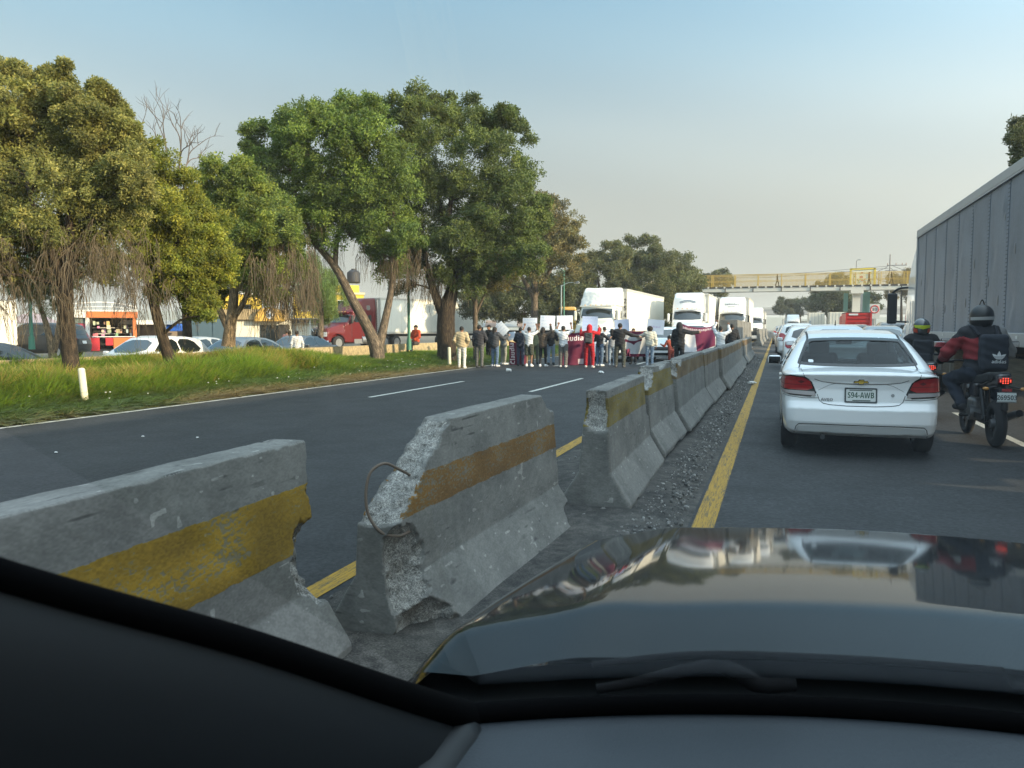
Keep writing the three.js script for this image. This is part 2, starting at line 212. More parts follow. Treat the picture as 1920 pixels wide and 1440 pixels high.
// ---------- ground and roads ----------
function sheet(cols, z0, z1, dz, hy, uvs, vcol) { // columns of x, rows of z
  const pos = [], uv = [], idx = [], col = []; const nz = Math.max(1, Math.round((z0 - z1) / dz));
  for (let k = 0; k <= nz; k++) for (let i = 0; i < cols.length; i++) { const x = cols[i], z = z0 + (z1 - z0) * k / nz; pos.push(x, hy(x, z), z); uv.push(x / uvs, z / uvs); if (vcol) { const c = vcol(x, z); col.push(c, c, c); } }
  const q = cols.length; for (let k = 0; k < nz; k++) for (let i = 0; i < q - 1; i++) { const a = k * q + i; idx.push(a, a + 1, a + q, a + 1, a + q + 1, a + q); }
  const g = new THREE.BufferGeometry(); g.setAttribute('position', new THREE.Float32BufferAttribute(pos, 3)); g.setAttribute('uv', new THREE.Float32BufferAttribute(uv, 2)); if (vcol) g.setAttribute('color', new THREE.Float32BufferAttribute(col, 3)); g.setIndex(idx); g.computeVertexNormals(); return g;
}
const range = (a, b, n) => Array.from({ length: n + 1 }, (_, i) => a + (b - a) * i / n);
const bank = (x, z) => x > -11.15 ? 0 : (0.02 + 0.1 * sst(-11.2, -13.5, x) * fbm(x * 0.6, z * 0.35, 3) + 0.16 * sst(-11.6, -15.5, x)) * sst(-70, -62, z);
const groundMat = new THREE.MeshStandardMaterial({ map: tex(512, 512, (u, v) => { const n = tnoise(u, v, 180, 41), q = tnoise(u, v, 14, 42); return [0.42 + (n - 0.5) * 0.14 + (q - 0.5) * 0.1, 0.39 + (n - 0.5) * 0.14 + (q - 0.5) * 0.1, 0.34 + (n - 0.5) * 0.12]; }), roughness: 1 });
struct('ground', sheet([-2500, -900, -300, -120, -16.5, 11.5, 11.6, 120, 300, 900, 2500], 2500, -2500, 100, (x) => x < -16 ? -0.36 : x < 11.55 ? -0.36 : -0.03, 7), groundMat);
const patchy = (x, z) => { const lane = 0.5 + 0.5 * Math.cos(x * 2 * Math.PI / 1.75); let c = 0.92 + 0.3 * (fbm(x * 0.5, z * 0.06, 7) - 0.5) + 0.07 * (fbm(x * 2, z * 0.5, 9, 2) - 0.5) + 0.045 * lane; return c; };
const roadCols = (a, b) => range(a, b, Math.round((b - a) / 0.5));
struct('road', sheet(roadCols(-11.3, -2.32), 14, -420, 1.0, () => 0, 3, patchy), asphalt);
struct('road', sheet(roadCols(-0.62, 11.5), 14, -420, 1.0, () => 0, 3, patchy), asphalt);
struct('median_strip', sheet(range(-2.34, -0.6, 10), 14, -420, 0.5, (x, z) => { const e = Math.min(x + 2.34, -0.6 - x); return e < 0.01 ? 0.001 : 0.012 + 0.05 * sst(0.05, 0.7, e) * (0.4 + fbm(x * 2, z * 1.3, 4)); }, 2.2), dirtMat);
struct('verge', sheet([...range(-16.3, -11.3, 14), -11.16], 14, -420, 1, (x, z) => x > -11.2 ? -0.02 : Math.max(bank(x, z), 0.006), 3), soil);
struct('side_road', sheet(range(-26, -16.25, 12), 14, -70, 2, () => -0.3, 3, patchy), asphalt);
struct('side_pavement', sheet([-120, -60, -40, -26.1, -26], 14, -90, 6, (x) => x > -26.05 ? -0.3 : 0.02, 4), groundMat);
// painted markings, 4 mm above the road
function stripe(name, x, w, z0, z1, mat, label, y = 0.004) { const g = new THREE.PlaneGeometry(w, z0 - z1, 1, Math.max(1, Math.round((z0 - z1) / 4))); g.rotateX(-Math.PI / 2); const uv = g.attributes.uv; for (let i = 0; i < uv.count; i++) uv.setY(i, uv.getY(i) * (z0 - z1) / 2.4 + x); g.translate(x, y, (z0 + z1) / 2); const m = struct(name, g, mat); m.userData.label = label; return m; }
stripe('yellow_line', -0.49, 0.165, 14, -300, yellowPaint, 'worn yellow edge line beside our lane, right of the barriers');
stripe('yellow_line', -2.46, 0.15, 14, -300, yellowPaint, 'yellow edge line on the far side of the barriers');
stripe('white_line', -11.02, 0.13, 14, -70, whitePaint, 'white edge line along the grass verge');
for (let k = -1; k < 14; k++) { stripe('lane_dash', -8.37, 0.12, -0.4 - k * 14.8 + 0.35, -0.4 - k * 14.8 - 5, whitePaint, 'white lane dash on the left carriageway'); stripe('lane_dash', -5.49, 0.12, -2.6 - k * 14.8, -2.6 - k * 14.8 - 5.2, whitePaint, 'white lane dash nearer the barriers'); }
for (let k = 0; k < 6; k++) stripe('lane_dash', 3.06, 0.12, -10.9 - k * 14.8 + 0, -10.9 - k * 14.8 - 4.6, whitePaint, 'white lane dash between the car and the trailer');
// gravel and crumbs of concrete in the median
function scatter(name, geo, mat, n, put, label, parent, colour) { const m = new THREE.InstancedMesh(geo, mat, n), M = new THREE.Matrix4(), p = V(), q = new THREE.Quaternion(), s = V(), c = new THREE.Color(), e = new THREE.Euler(); for (let i = 0; i < n; i++) { put(i, p, e, s); q.setFromEuler(e); m.setMatrixAt(i, M.compose(p, q, s)); if (colour) { colour(i, c, p); m.setColorAt(i, c); } } m.name = parent ? name : numbered(name); m.userData.kind = 'stuff'; m.castShadow = m.receiveShadow = true; if (label) m.userData.label = label; (parent || scene).add(m); return m; }
const stoneGeo = new THREE.IcosahedronGeometry(1, 1); { const p = stoneGeo.attributes.position; for (let i = 0; i < p.count; i++) { const k = 0.75 + 0.5 * noise3(p.getX(i) * 1.7 + 3, p.getY(i) * 1.7, p.getZ(i) * 1.7); p.setXYZ(i, p.getX(i) * k, p.getY(i) * k * 0.7, p.getZ(i) * k); } stoneGeo.computeVertexNormals(); }
{ const R = rng(71); scatter('gravel', stoneGeo, std(1, 1, 1, 0.95), 6500, (i, p, e, s) => { const z = -1.5 - Math.pow(R(), 1.6) * 40, edge = R(); p.set(edge < 0.68 ? -1.06 + R() * 0.42 : -2.34 + R() * 1.7, 0.035, z); e.set(R() * 6, R() * 6, R() * 6); const k = 0.005 + 0.013 * Math.pow(R(), 3) + (R() > 0.99 ? 0.016 : 0); s.set(k, k, k); }, 'loose grey gravel and concrete crumbs along the barriers', null, (i, c) => { const b = 0.09 + 0.2 * Math.pow(R(), 2) + (R() > 0.9 ? 0.22 : 0); c.setRGB(b * 1.03, b, b * 0.95); }).userData.category = 'gravel'; }

// ---------- barriers ----------
const concreteMap = (seed, band, yel) => tex(1024, 512, (u, v, i, j) => { // u: 3 m along, v: 1.5 m up
  const y = v * 1.5, n = tnoise(u, v, 256, seed), m = tnoise(u, v, 64, seed + 1), q = tnoise(u, v, 12, seed + 2), st = tnoise(u, 0.3, 48, seed + 3), sc = tnoise(v + u * 0.06, u * 0.35, 128, seed + 4);
  let b = 0.43 + (n - 0.5) * 0.07 + (m - 0.5) * 0.05 + (q - 0.5) * 0.09 + (st - 0.5) * 0.035, c = [b * 1.0, b * 0.99, b * 0.955];
  { const w = sst(0.7, 0.98, tnoise(u * 0.25, v, 96, seed + 4) * 0.75 + 0.25 * m) * sst(0.45, 0.75, tnoise(u, v, 7, seed + 5)); c = c.map(k => k * (1 - 0.5 * w)); }
  if (tnoise(u, v, 48, seed + 6) > 0.93) c = c.map(k => k * 1.3);
  if (band) { const e = 0.008 * (tnoise(u, 0.5, 60, seed + 7) - 0.5), inb = y > band[0] + e && y < band[1] + e && u * 3 > (band[2] ?? 0) && u * 3 < (band[3] ?? 9); if (inb) { const w = sst(0.62, 0.86, 0.5 * n + 0.4 * q + 0.3 * sc); const k = 0.82 + 0.36 * (q - 0.35) + (n - 0.5) * 0.2; c = [0, 1, 2].map(t => mixn(yel[t] * k, c[t] * 0.85, w * 0.8)); } }
  return c;
});
const rawMap = tex(512, 512, (u, v) => { const n = tnoise(u, v, 128, 61), m = tnoise(u, v, 48, 62), q = tnoise(u, v, 10, 63); let b = 0.5 + (n - 0.5) * 0.3 + (m - 0.5) * 0.16 + (q - 0.5) * 0.1; return [b * 1.0, b * 0.985, b * 0.95]; });
rawMap.repeat.set(2.2, 2.2);
const rawConcrete = new THREE.MeshStandardMaterial({ map: rawMap, roughness: 0.95, bumpMap: rawMap, bumpScale: 0.007 });
const jersey = [[0.3, 0], [0.3, 0.075], [0.135, 0.335], [0.085, 1.0], [-0.085, 1.0], [-0.135, 0.335], [-0.3, 0.075], [-0.3, 0]];
const jTab = table2((x, y) => sdPoly(jersey, x, y), -0.5, 0.5, -0.2, 1.3, 0.008);
// local frame: z from 0 (near end) to -len (far end), x across, y up
function barrier(label, len, o) {
  const t = thing('concrete_barrier', label, 'barrier', [o.x, o.y || 0, o.z], o.turn || 0, 'concrete barriers in the median row'); if (o.roll) t.rotation.z = o.roll;
  const hk = o.h || 1, rough = o.rough ?? 1;
  const solid = (x, y, z) => { let d = jTab(x, y / hk); d = smax(d, z, 0.02); d = smax(d, -len - z, 0.02); return d; };
  const F = (x, y, z) => {
    let d = solid(x, y, z); if (d > 0.08) return d;
    const n = (fbm(x * 9 + o.seed, y * 9, z * 9, 4) - 0.5), n2 = fbm(x * 2.5 + o.seed, y * 2.5, z * 2.5, 2) - 0.5;
    d += n2 * 0.008 + n * 0.006 * rough;
    const c = o.cut ? o.cut(x, y, z) : 1; // negative where concrete is gone
    if (c < 0.15) d = Math.max(d, -(c + n * 0.085 + (o.fine ? 0.034 * (noise3(x * 26, y * 26, z * 26) - 0.5) : 0)));
    if (y < 0.12) d = Math.max(d, 0.03 + 0.09 * (fbm(z * 3 + o.seed, 1, x * 2, 3) - 0.5) - y);
    return d;
  };
  const cell = o.cell || 0.03, e = 0.012;
  if (cell >= 0.045) { part('block', boxUV(nets(F, [-0.36, -0.03, -len - 0.05], [0.36, 1.05 * hk, 0.06], cell)), o.mat, t); return t; }
  const [skin, broken] = nets(F, [-0.36, -0.03, -len - 0.05], [0.36, 1.05 * hk, 0.06], cell, (x, y, z) => solid(x, y, z) < -0.018 - (o.keep || 0));
  part('block', boxUV(skin), o.mat, t);
  if (broken.index.count) part('broken_face', boxUV(broken), rawConcrete, t, 'rough broken concrete with aggregate showing').userData.kind = 'stuff';
  return t;
}
const cm = (seed, band, yel, rough = 0.88) => { const m = concreteMap(seed, band, yel); m.wrapS = m.wrapT = THREE.RepeatWrapping; m.repeat.set(1 / 3, 1 / 1.5); m.offset.set(seed * 0.13, 0); return new THREE.MeshStandardMaterial({ map: m, roughness: rough, bumpMap: m, bumpScale: 0.006 }); };
const YEL = [0.62, 0.49, 0.13], OCH = [0.5, 0.36, 0.14];
const matA = cm(101, [0.52, 0.8], YEL), matB = cm(102, [0.64, 0.82], OCH), matC = cm(103, [0.7, 0.93], [0.5, 0.43, 0.16]), matD = cm(104, [0.74, 0.95], [0.47, 0.37, 0.22]), matE = cm(105, null, null);
const sph = (x, y, z, cx, cy, cz, r, sx = 1, sy = 1, sz = 1) => Math.hypot((x - cx) / sx, (y - cy) / sy, (z - cz) / sz) - r;
barrier('nearest concrete barrier with a wide yellow band, right lower corner chipped', 3.0, { x: -1.95, z: 0.02, turn: 0.045, seed: 3, mat: matA, fine: 1, cell: 0.0165, cut: (x, y, z) => Math.min(sph(x, y, z, 0.2, 0.47, -3.0, 0.24, 0.8, 0.9, 1.0), sph(x, y, z, 0.1, 0.78, -3.04, 0.1, 1.2, 2.0, 0.8), z < -2.7 ? 0.16 - Math.max(0, y - 0.965) * 3 - 0.05 : 1) });
const b2 = barrier('broken concrete barrier with ochre band and a rusty bar loop at its near end', 2.45, { x: -1.765, y: -0.04, z: -3.19, turn: -0.035, h: 1.055, seed: 7, mat: matB, fine: 1, cell: 0.0135, cut: (x, y, z) => { // slanting loss from the near top corner, a bite low at the near right, a chipped far end
  const pl = (z + 0.0) * 0.62 + (0.64 - y) * 0.5 + 0.0; // top near corner
  const slant = y > 0.6 ? Math.max(-1, (-(z) - (y - 0.6) * 1.42) * 0.7 + 0.02 * x) : 1;
  const toe = sph(x, y, z, 0.32, 0.06, 0.0, 0.3, 0.8, 0.85, 1.05), bite = sph(x, y, z, 0.17, 0.42, 0.05, 0.25, 0.62, 1, 1.15), far = sph(x, y, z, 0.0, 1.12, -2.45, 0.28, 1.5, 0.75, 1), fart = sph(x, y, z, 0.32, 0.1, -2.4, 0.16);
  return Math.min(slant, toe, bite, far, fart); } });
{ b2.updateMatrixWorld(true); const lp = [[772, 893, 3.95], [748, 880, 3.78], [720, 869, 3.7], [696, 884, 3.66], [686, 925, 3.64], [692, 968, 3.64], [715, 998, 3.64], [745, 1005, 3.66], [766, 997, 3.75], [776, 985, 3.95]].map(([x, y, d]) => b2.worldToLocal(at(x, y, d))); part('steel_bar', taper(lp, [0.0075, 0.0075], 8, 60), std(0.15, 0.115, 0.09, 0.9, 0.2), b2, 'rusty bent reinforcing bar loop'); }
barrier('grey barrier with smashed upper end face and scuffed yellow band, third in the row', 2.35, { x: -1.37, y: 0.0, z: -6.08, turn: 0.02, seed: 11, mat: matC, cell: 0.02, cut: (x, y, z) => Math.min(sph(x, y, z, 0.0, 0.86, 0.1, 0.22, 1.1, 1.05, 0.85), sph(x, y, z, -0.1, 1.05, -1.9, 0.12), sph(x, y, z, 0.1, 0.8, -2.3, 0.17, 0.6, 1.7, 0.8)) });
barrier('barrier with a crumbled top, fourth in the row', 2.0, { x: -1.42, y: 0.06, z: -8.5, turn: -0.01, seed: 13, mat: matC, cell: 0.024, cut: (x, y, z) => Math.min(sph(x, y, z, 0, 0.98, -0.1, 0.24, 1, 0.9, 1.5), sph(x, y, z, 0.05, 1.08, -1.1, 0.2, 1, 0.7, 2.2), sph(x, y, z, 0.1, 0.9, -2, 0.16)) });
barrier('longer barrier with chipped top corner, fifth in the row', 4.3, { x: -1.36, y: 0.07, z: -10.6, turn: 0.005, seed: 17, mat: matD, cell: 0.026, cut: (x, y, z) => Math.min(sph(x, y, z, -0.02, 1.06, -0.45, 0.2, 1.2, 0.9, 2), sph(x, y, z, 0.1, 0.9, -0.02, 0.12), sph(x, y, z, 0.05, 1.05, -2.3, 0.09)) });
barrier('grey barrier with a dark slot, sixth in the row', 3.6, { x: -1.36, y: 0.05, z: -14.95, seed: 19, mat: matD, cell: 0.032, cut: (x, y, z) => sph(x, y, z, 0.1, 0.82, -0.6, 0.07, 1, 1.8, 0.5) });
const lab7 = ['seventh', 'eighth', 'ninth', 'tenth', 'eleventh', 'twelfth', 'thirteenth'];
for (let k = 0; k < 7; k++) barrier('plain grey barrier with scuffed ochre band, ' + lab7[k] + ' in the row', 3.4, { x: k < 3 ? -1.28 : k === 3 ? -1.36 : -1.3, y: 0.06, z: -18.6 - k * 3.44, turn: 0, seed: 23 + k * 4, mat: matD, cell: 0.045, rough: 1.4, cut: k % 2 ? (x, y, z) => sph(x, y, z, 0.05, 1.05, -1.2 - k * 0.2, 0.13, 1, 0.9, 1.6) : null });
for (let k = 0; k < 5; k++) { const t = thing('concrete_wall_panel', ['nearest tall concrete wall panel with its broad end face, behind the man in black', 'second tall concrete wall panel of the high row', 'third tall concrete wall panel of the high row', 'fourth tall concrete wall panel of the high row', 'farthest tall concrete wall panel of the high row'][k], 'barrier', [-2.35 + 0.02 * k, 0, -41.5 - k * 4.1], 0, 'tall wall panels in the median'); part('block', boxUV(prism([[-0.6, 0], [0.62, 0], [0.5, 0.3], [0.44, 1.93], [-0.44, 1.93], [-0.5, 0.3]], 4, 0.02).translate(0, 0, -4)), matE, t); }
for (let k = 0; k < 10; k++) barrier(['nearest', 'second', 'third', 'fourth', 'fifth', 'sixth', 'seventh', 'eighth', 'ninth', 'farthest'][k] + ' of the far pale barriers beyond the tall wall', 5.5, { x: -1.35, z: -66 - k * 5.8, h: 1.5, seed: 80 + k, mat: matE, cell: 0.12, rough: 1 });
// ---------- cars ----------
// local frame: forward -z, rear +z, ground at y 0
const wheelCache = {};
function wheelGeos(r, w, spokes) {
  const k = r + '_' + w + '_' + spokes; if (wheelCache[k]) return wheelCache[k];
  const prof = [[r * 0.62, -w / 2], [r * 0.86, -w / 2], [r * 0.97, -w * 0.4], [r, -w * 0.22], [r, w * 0.22], [r * 0.97, w * 0.4], [r * 0.86, w / 2], [r * 0.62, w / 2]].map(p => new THREE.Vector2(...p));
  const tyre = new THREE.LatheGeometry(prof, 28); tyre.rotateZ(Math.PI / 2);
  const rim = [cyl(r * 0.62, r * 0.62, w * 0.9, 0, 0, 0, 'x', 24), cyl(r * 0.16, r * 0.16, w * 1.02, 0, 0, 0, 'x', 12)]; for (let i = 0; i < spokes; i++) { const b = box(w * 0.98, r * 0.5, r * 0.16, 0, r * 0.34, 0); b.rotateX(i / spokes * Math.PI * 2); rim.push(b); }
  return wheelCache[k] = [tyre, merge(rim)];
}
function wheel(parent, x, y, z, r, w, rimMat, spokes = 5) { const [a, b] = wheelGeos(r, w, spokes); const t = part('wheel', a, rubber, parent); t.position.set(x, y, z); part('rim', b, rimMat, t); return t; }
const rimSilver = std(0.42, 0.43, 0.44, 0.35, 0.8), rimDark = std(0.1, 0.1, 0.1, 0.5, 0.5);
const PROF = {
  sedan: [[2.08, 0.25], [2.19, 0.3], [2.235, 0.42], [2.23, 0.58], [2.16, 0.66], [2.135, 0.8], [2.14, 0.9], [2.175, 0.985], [2.13, 1.02], [1.95, 1.035], [1.66, 1.05], [1.02, 1.38], [0.7, 1.46], [0.2, 1.505], [-0.2, 1.5], [-0.55, 1.43], [-1.4, 0.98], [-1.95, 0.83], [-2.15, 0.66], [-2.22, 0.45], [-2.15, 0.22], [0, 0.19]],
  hatch: [[1.85, 0.25], [1.98, 0.35], [2.0, 0.6], [1.93, 0.85], [1.86, 1.0], [1.55, 1.38], [1.4, 1.5], [0.9, 1.56], [0.1, 1.58], [-0.35, 1.52], [-1.2, 1.03], [-1.85, 0.86], [-2.0, 0.62], [-2.02, 0.4], [-1.95, 0.22], [0, 0.19]],
  suv: [[2.2, 0.32], [2.32, 0.45], [2.34, 0.7], [2.28, 1.0], [2.2, 1.12], [2.0, 1.6], [1.85, 1.7], [1.0, 1.77], [0, 1.78], [-0.45, 1.7], [-1.2, 1.17], [-2.05, 1.05], [-2.25, 0.85], [-2.3, 0.5], [-2.2, 0.28], [0, 0.26]],
};
const TOP = { sedan: 1.505, hatch: 1.58, suv: 1.78 }, BELT = { sedan: 0.98, hatch: 1.0, suv: 1.14 };
function carField(kind, hw) {
  const P = PROF[kind], belt = BELT[kind], top = TOP[kind], tab = table2((z, y) => sdPoly(P, z, y), -2.6, 2.6, 0, 2, 0.012);
  const ax = kind === 'sedan' ? [1.42, -1.28] : kind === 'hatch' ? [1.22, -1.3] : [1.4, -1.42], wr = kind === 'suv' ? 0.36 : 0.31;
  const W = (y, z) => { const t = clamp((y - belt) / (top - belt), 0, 1.2); let w = hw - 0.025 * sst(0.55, 0.2, y) - 0.012 * sst(0.7, belt, y) - (hw * 0.33) * Math.pow(t, 1.15); w -= 0.09 * Math.pow(clamp((z - 1.3) / 0.95), 2) + 0.14 * Math.pow(clamp((-z - 1.3) / 0.95), 2); return w; };
  const body = (x, y, z) => { const s = x * x; const zz = z > 0 ? z + s * 0.13 : z - s * 0.22; const yy = y + s * (y > belt ? 0.045 : 0.0); return smax(tab(zz, yy), (Math.abs(x) - W(y, z)) * 0.93, 0.1); };
  const F = (x, y, z) => { let d = body(x, y, z); if (d > 0.2 || y > 0.75) return d; for (const a of ax) { const c = Math.max(Math.hypot(y - wr, z - a) - wr - 0.045, hw - 0.26 - Math.abs(x)); d = smax(d, -c, 0.02); } return d; };
  return { F, body, ax, wr, W, belt, top };
}
const shells = {};
function carShell(kind, hw, cell) { const k = kind + hw + cell; if (shells[k]) return shells[k]; const c = carField(kind, hw); const L = kind === 'suv' ? 2.45 : 2.35; c.geo = nets(c.F, [-hw - 0.1, 0.1, -L], [hw + 0.1, c.top + 0.12, L], cell); return shells[k] = c; }
const sideWin = { sedan: [[[-0.98, 1.0], [-0.5, 1.37], [0.1, 1.42], [0.12, 0.99]], [[0.18, 0.99], [0.16, 1.42], [0.62, 1.38], [1.32, 1.06], [1.0, 0.99]]], hatch: [[[-0.85, 1.04], [-0.3, 1.44], [0.28, 1.48], [0.3, 1.03]], [[0.36, 1.03], [0.34, 1.48], [0.98, 1.46], [1.3, 1.08]]], suv: [[[-0.85, 1.19], [-0.38, 1.62], [0.28, 1.68], [0.3, 1.17]], [[0.36, 1.17], [0.34, 1.68], [1.2, 1.67], [1.3, 1.18]], [[1.4, 1.18], [1.34, 1.66], [1.75, 1.62], [1.95, 1.2]]] };
// a whole car of moderate detail
function car(kind, label, mat, p, turn, o = {}) {
  const hw = o.hw || (kind === 'suv' ? 0.93 : 0.87), c = carShell(kind, hw, o.cell || 0.05), F = c.F, t = thing(o.name || 'parked_car', label, o.cat || 'car', p, turn, o.group);
  if (o.s) t.scale.setScalar(o.s);
  part('body', c.geo, mat, t);
  const yb = c.belt + 0.06, yt = c.top - 0.13;
  part('rear_window', lay(F, soft([[-0.62, yb + 0.02], [0.62, yb + 0.02], [0.5, yt], [-0.5, yt]], 1), 'z', 0.006, 0.12), darkGlass, t);
  part('windscreen', lay(F, soft([[-0.64, yb + 0.02], [-0.5, yt], [0.5, yt], [0.64, yb + 0.02]], 1), '-z', 0.006, 0.12), darkGlass, t);
  for (const ax of ['x', '-x']) for (const w of sideWin[kind]) part('side_window', lay(F, soft(w, 1), ax, 0.006, 0.14), darkGlass, t);
  const ly = kind === 'sedan' ? [0.72, 0.93] : kind === 'hatch' ? [0.75, 1.05] : [0.9, 1.3];
  for (const s of [-1, 1]) { const q = (pts) => s > 0 ? pts : pts.map(([x, y]) => [-x, y]).reverse(); part('tail_light', lay(F, soft(q([[0.5, ly[0]], [hw - 0.07, ly[0] + 0.02], [hw - 0.09, ly[1]], [0.58, ly[1] - 0.05]]), 1), 'z', 0.01, 0.1), redLens, t); part('headlight', lay(F, soft(q([[0.42, ly[0] - 0.1], [0.5, ly[0] + 0.06], [hw - 0.12, ly[0] + 0.12], [hw - 0.12, ly[0] - 0.04]]), 1), '-z', 0.01, 0.1), clearLens, t); const mr = part('mirror', rbox(0.2, 0.14, 0.1, 0.045, s * (hw + 0.1), c.belt + 0.05, -0.82), o.mirror || mat, t); part('mirror_glass', box(0.15, 0.1, 0.006, s * (hw + 0.1), c.belt + 0.05, -0.767), chrome, mr); }
  part('grille', lay(F, [[-0.42, 0.52], [-0.5, 0.68], [0.5, 0.68], [0.42, 0.52]], '-z', 0.008, 0.14), blackPlastic, t);
  part('lower_grille', lay(F, [[-0.5, 0.3], [-0.55, 0.42], [0.55, 0.42], [0.5, 0.3]], '-z', 0.008, 0.14), blackPlastic, t);
  const pl = part('number_plate', lay(F, [[-0.17, 0.74], [0.17, 0.74], [0.17, 0.88], [-0.17, 0.88]], 'z', 0.012, 0.2), std(0.7, 0.7, 0.68, 0.5), t);
  for (const z of c.ax) for (const s of [-1, 1]) wheel(t, s * (hw - 0.12), c.wr, z, c.wr, 0.2, o.rim || rimSilver);
  if (o.rails) for (const s of [-1, 1]) part('roof_rail', taper([[s * 0.56, c.top - 0.03, 1.4], [s * 0.58, c.top + 0.06, 1.1], [s * 0.58, c.top + 0.07, -0.1], [s * 0.56, c.top, -0.35]], [0.02, 0.02], 6), metalGrey, t);
  if (o.aerial) part('aerial', bar([0, c.top - 0.02, 0.9], [0, c.top + 0.09, 1.0], 0.02, 6, 0.006), blackPlastic, t);
  return t;
}
// the white sedan straight ahead, seen from behind: hollow cabin, see-through glass
{
  const c = carField('sedan', 0.868), t = thing('white_sedan', 'white four-door sedan right ahead with plate S94-AWB, stopped beside the yellow line', 'car', [0.94, 0, -11.8], 0); t.scale.y = 0.985;
  const rw = soft([[-0.655, 1.085], [-0.4, 1.072], [0, 1.068], [0.4, 1.072], [0.655, 1.085], [0.65, 1.12], [0.6, 1.24], [0.555, 1.345], [0.53, 1.372], [0.3, 1.386], [0, 1.39], [-0.3, 1.386], [-0.53, 1.372], [-0.555, 1.345], [-0.6, 1.24], [-0.65, 1.12]], 2), ws = soft([[-0.66, 1.05], [0.66, 1.05], [0.5, 1.38], [-0.5, 1.38]], 1);
  const rT = table2((x, y) => sdPoly(rw, x, y), -1, 1, 0.8, 1.7, 0.02), wT = table2((x, y) => sdPoly(ws, x, y), -1, 1, 0.8, 1.7, 0.02), sT = sideWin.sedan.map(w => { const q = soft(w, 1); return table2((z, y) => sdPoly(q, z, y), -1.6, 1.8, 0.8, 1.7, 0.02); });
  const F = (x, y, z) => {
    let d = c.F(x, y, z); if (d > 0.12) return d;
    const inner = Math.max(c.body(x, y, z) + 0.05, 0.5 - y, z - 1.66, -1.5 - z); d = Math.max(d, -inner);
    if (y > 0.85) { if (z > 0.75) d = Math.max(d, -rT(x, y)); else if (z < -0.3) d = Math.max(d, -wT(x, y)); if (Math.abs(x) > 0.45) for (const s of sT) d = Math.max(d, -s(z, y)); }
    return d;
  };
  const white = whitePaintCar;
  part('body', nets(F, [-0.95, 0.12, -2.32], [0.95, 1.6, 2.32], 0.0215), white, t);
  const tint = phy(0.42, 0.5, 0.5, 0.0, 0, { transmission: 1, thickness: 0, ior: 1.5 }), tintD = phy(0.24, 0.29, 0.3, 0.0, 0, { transmission: 1, thickness: 0, ior: 1.25 });
  const B = c.body, grow = (p, k) => p.map(([x, y]) => [x * (1 + k), 1.22 + (y - 1.22) * (1 + k * 3)]);
  part('rear_window', lay(B, grow(rw, 0.012), 'z', -0.006, 0.08, 4, 0), tintD, t);
  part('window_border', lay(B, grow(rw, 0.034), 'z', 0.003, 0.05, 4, 0.012, [rw.map(([x, y]) => [x * 0.965, 1.22 + (y - 1.22) * 0.9]).reverse()]), std(0.008, 0.008, 0.009, 0.2), t);
  part('windscreen', lay(B, grow(ws, 0.012), '-z', -0.006, 0.1, 4, 0), tint, t);
  for (const ax of ['x', '-x']) for (const w of sideWin.sedan) part('side_window', lay(B, soft(w, 1), ax, -0.006, 0.1, 4, 0), tintD, t);
  const cloth = std(0.03, 0.032, 0.035, 0.95);
  for (const s of [-1, 1]) { const st = part('seat', rbox(0.5, 0.62, 0.16, 0.07, s * 0.37, 0.88, 0.22), cloth, t); part('headrest', rbox(0.27, 0.2, 0.11, 0.05, s * 0.37, 1.25, 0.27), cloth, st); const rs = part('rear_seat', rbox(0.6, 0.5, 0.16, 0.07, s * 0.33, 0.83, 1.15), cloth, t); part('headrest', rbox(0.26, 0.15, 0.1, 0.045, s * 0.36, 1.13, 1.22), cloth, rs); }
  part('parcel_shelf', box(1.24, 0.03, 0.5, 0, 1.0, 1.42), cloth, t); part('dashboard', rbox(1.35, 0.25, 0.4, 0.08, 0, 0.9, -0.85), cloth, t); part('inside_mirror', rbox(0.22, 0.07, 0.03, 0.02, 0, 1.33, -0.42), blackPlastic, t); part('floor_pan', box(1.5, 0.04, 3.2, 0, 0.4, 0.0), cloth, t);
  part('sticker', lay(B, round4(-0.55, 1.1, -0.49, 1.13, 0.012), 'z', 0.002, 0.05), std(0.75, 0.77, 0.78, 0.5), t);
  // lamps
  for (const s of [-1, 1]) { const q = pts => s > 0 ? pts : pts.map(([x, y]) => [-x, y]).reverse(); const outl = q([[0.45, 0.705], [0.845, 0.73], [0.87, 0.86], [0.83, 0.975], [0.55, 0.945]]); const l = part('tail_light', lay(B, soft(outl, 1), 'z', 0.008, 0.03), std(0.012, 0.012, 0.014, 0.25), t); const sc = (p, k, dx = 0, dy = 0) => p.map(([x, y]) => [s * (0.67 + (Math.abs(x) - 0.67) * k + dx), 0.865 + (y - 0.865) * k + dy]);
    part('red_lens', lay(B, soft(q([[0.5, 0.782], [0.85, 0.795], [0.86, 0.86], [0.82, 0.964], [0.56, 0.932]]), 1), 'z', 0.02, 0.025), redLens, l); part('lens_band', lay(B, q([[0.525, 0.845], [0.845, 0.856], [0.847, 0.862], [0.53, 0.851]]), 'z', 0.0225, 0.04, 4, 0.003), phy(0.1, 0.004, 0.006, 0.2, 0), l); part('lens_band', lay(B, q([[0.6, 0.89], [0.64, 0.915], [0.68, 0.89], [0.64, 0.868]]), 'z', 0.0225, 0.03, 4, 0.003), phy(0.09, 0.004, 0.006, 0.2, 0), l); part('clear_lens', lay(B, q([[0.478, 0.722], [0.83, 0.745], [0.85, 0.785], [0.497, 0.772]]), 'z', 0.02, 0.025), std(0.36, 0.33, 0.33, 0.25, 0.2), l);
    part('bumper_seam', lay(B, strip([[s * 0.455, 0.7], [s * 0.62, 0.695], [s * 0.84, 0.72]], 0.006), 'z', 0.002, 0.04, 4, 0.004), seam, t);
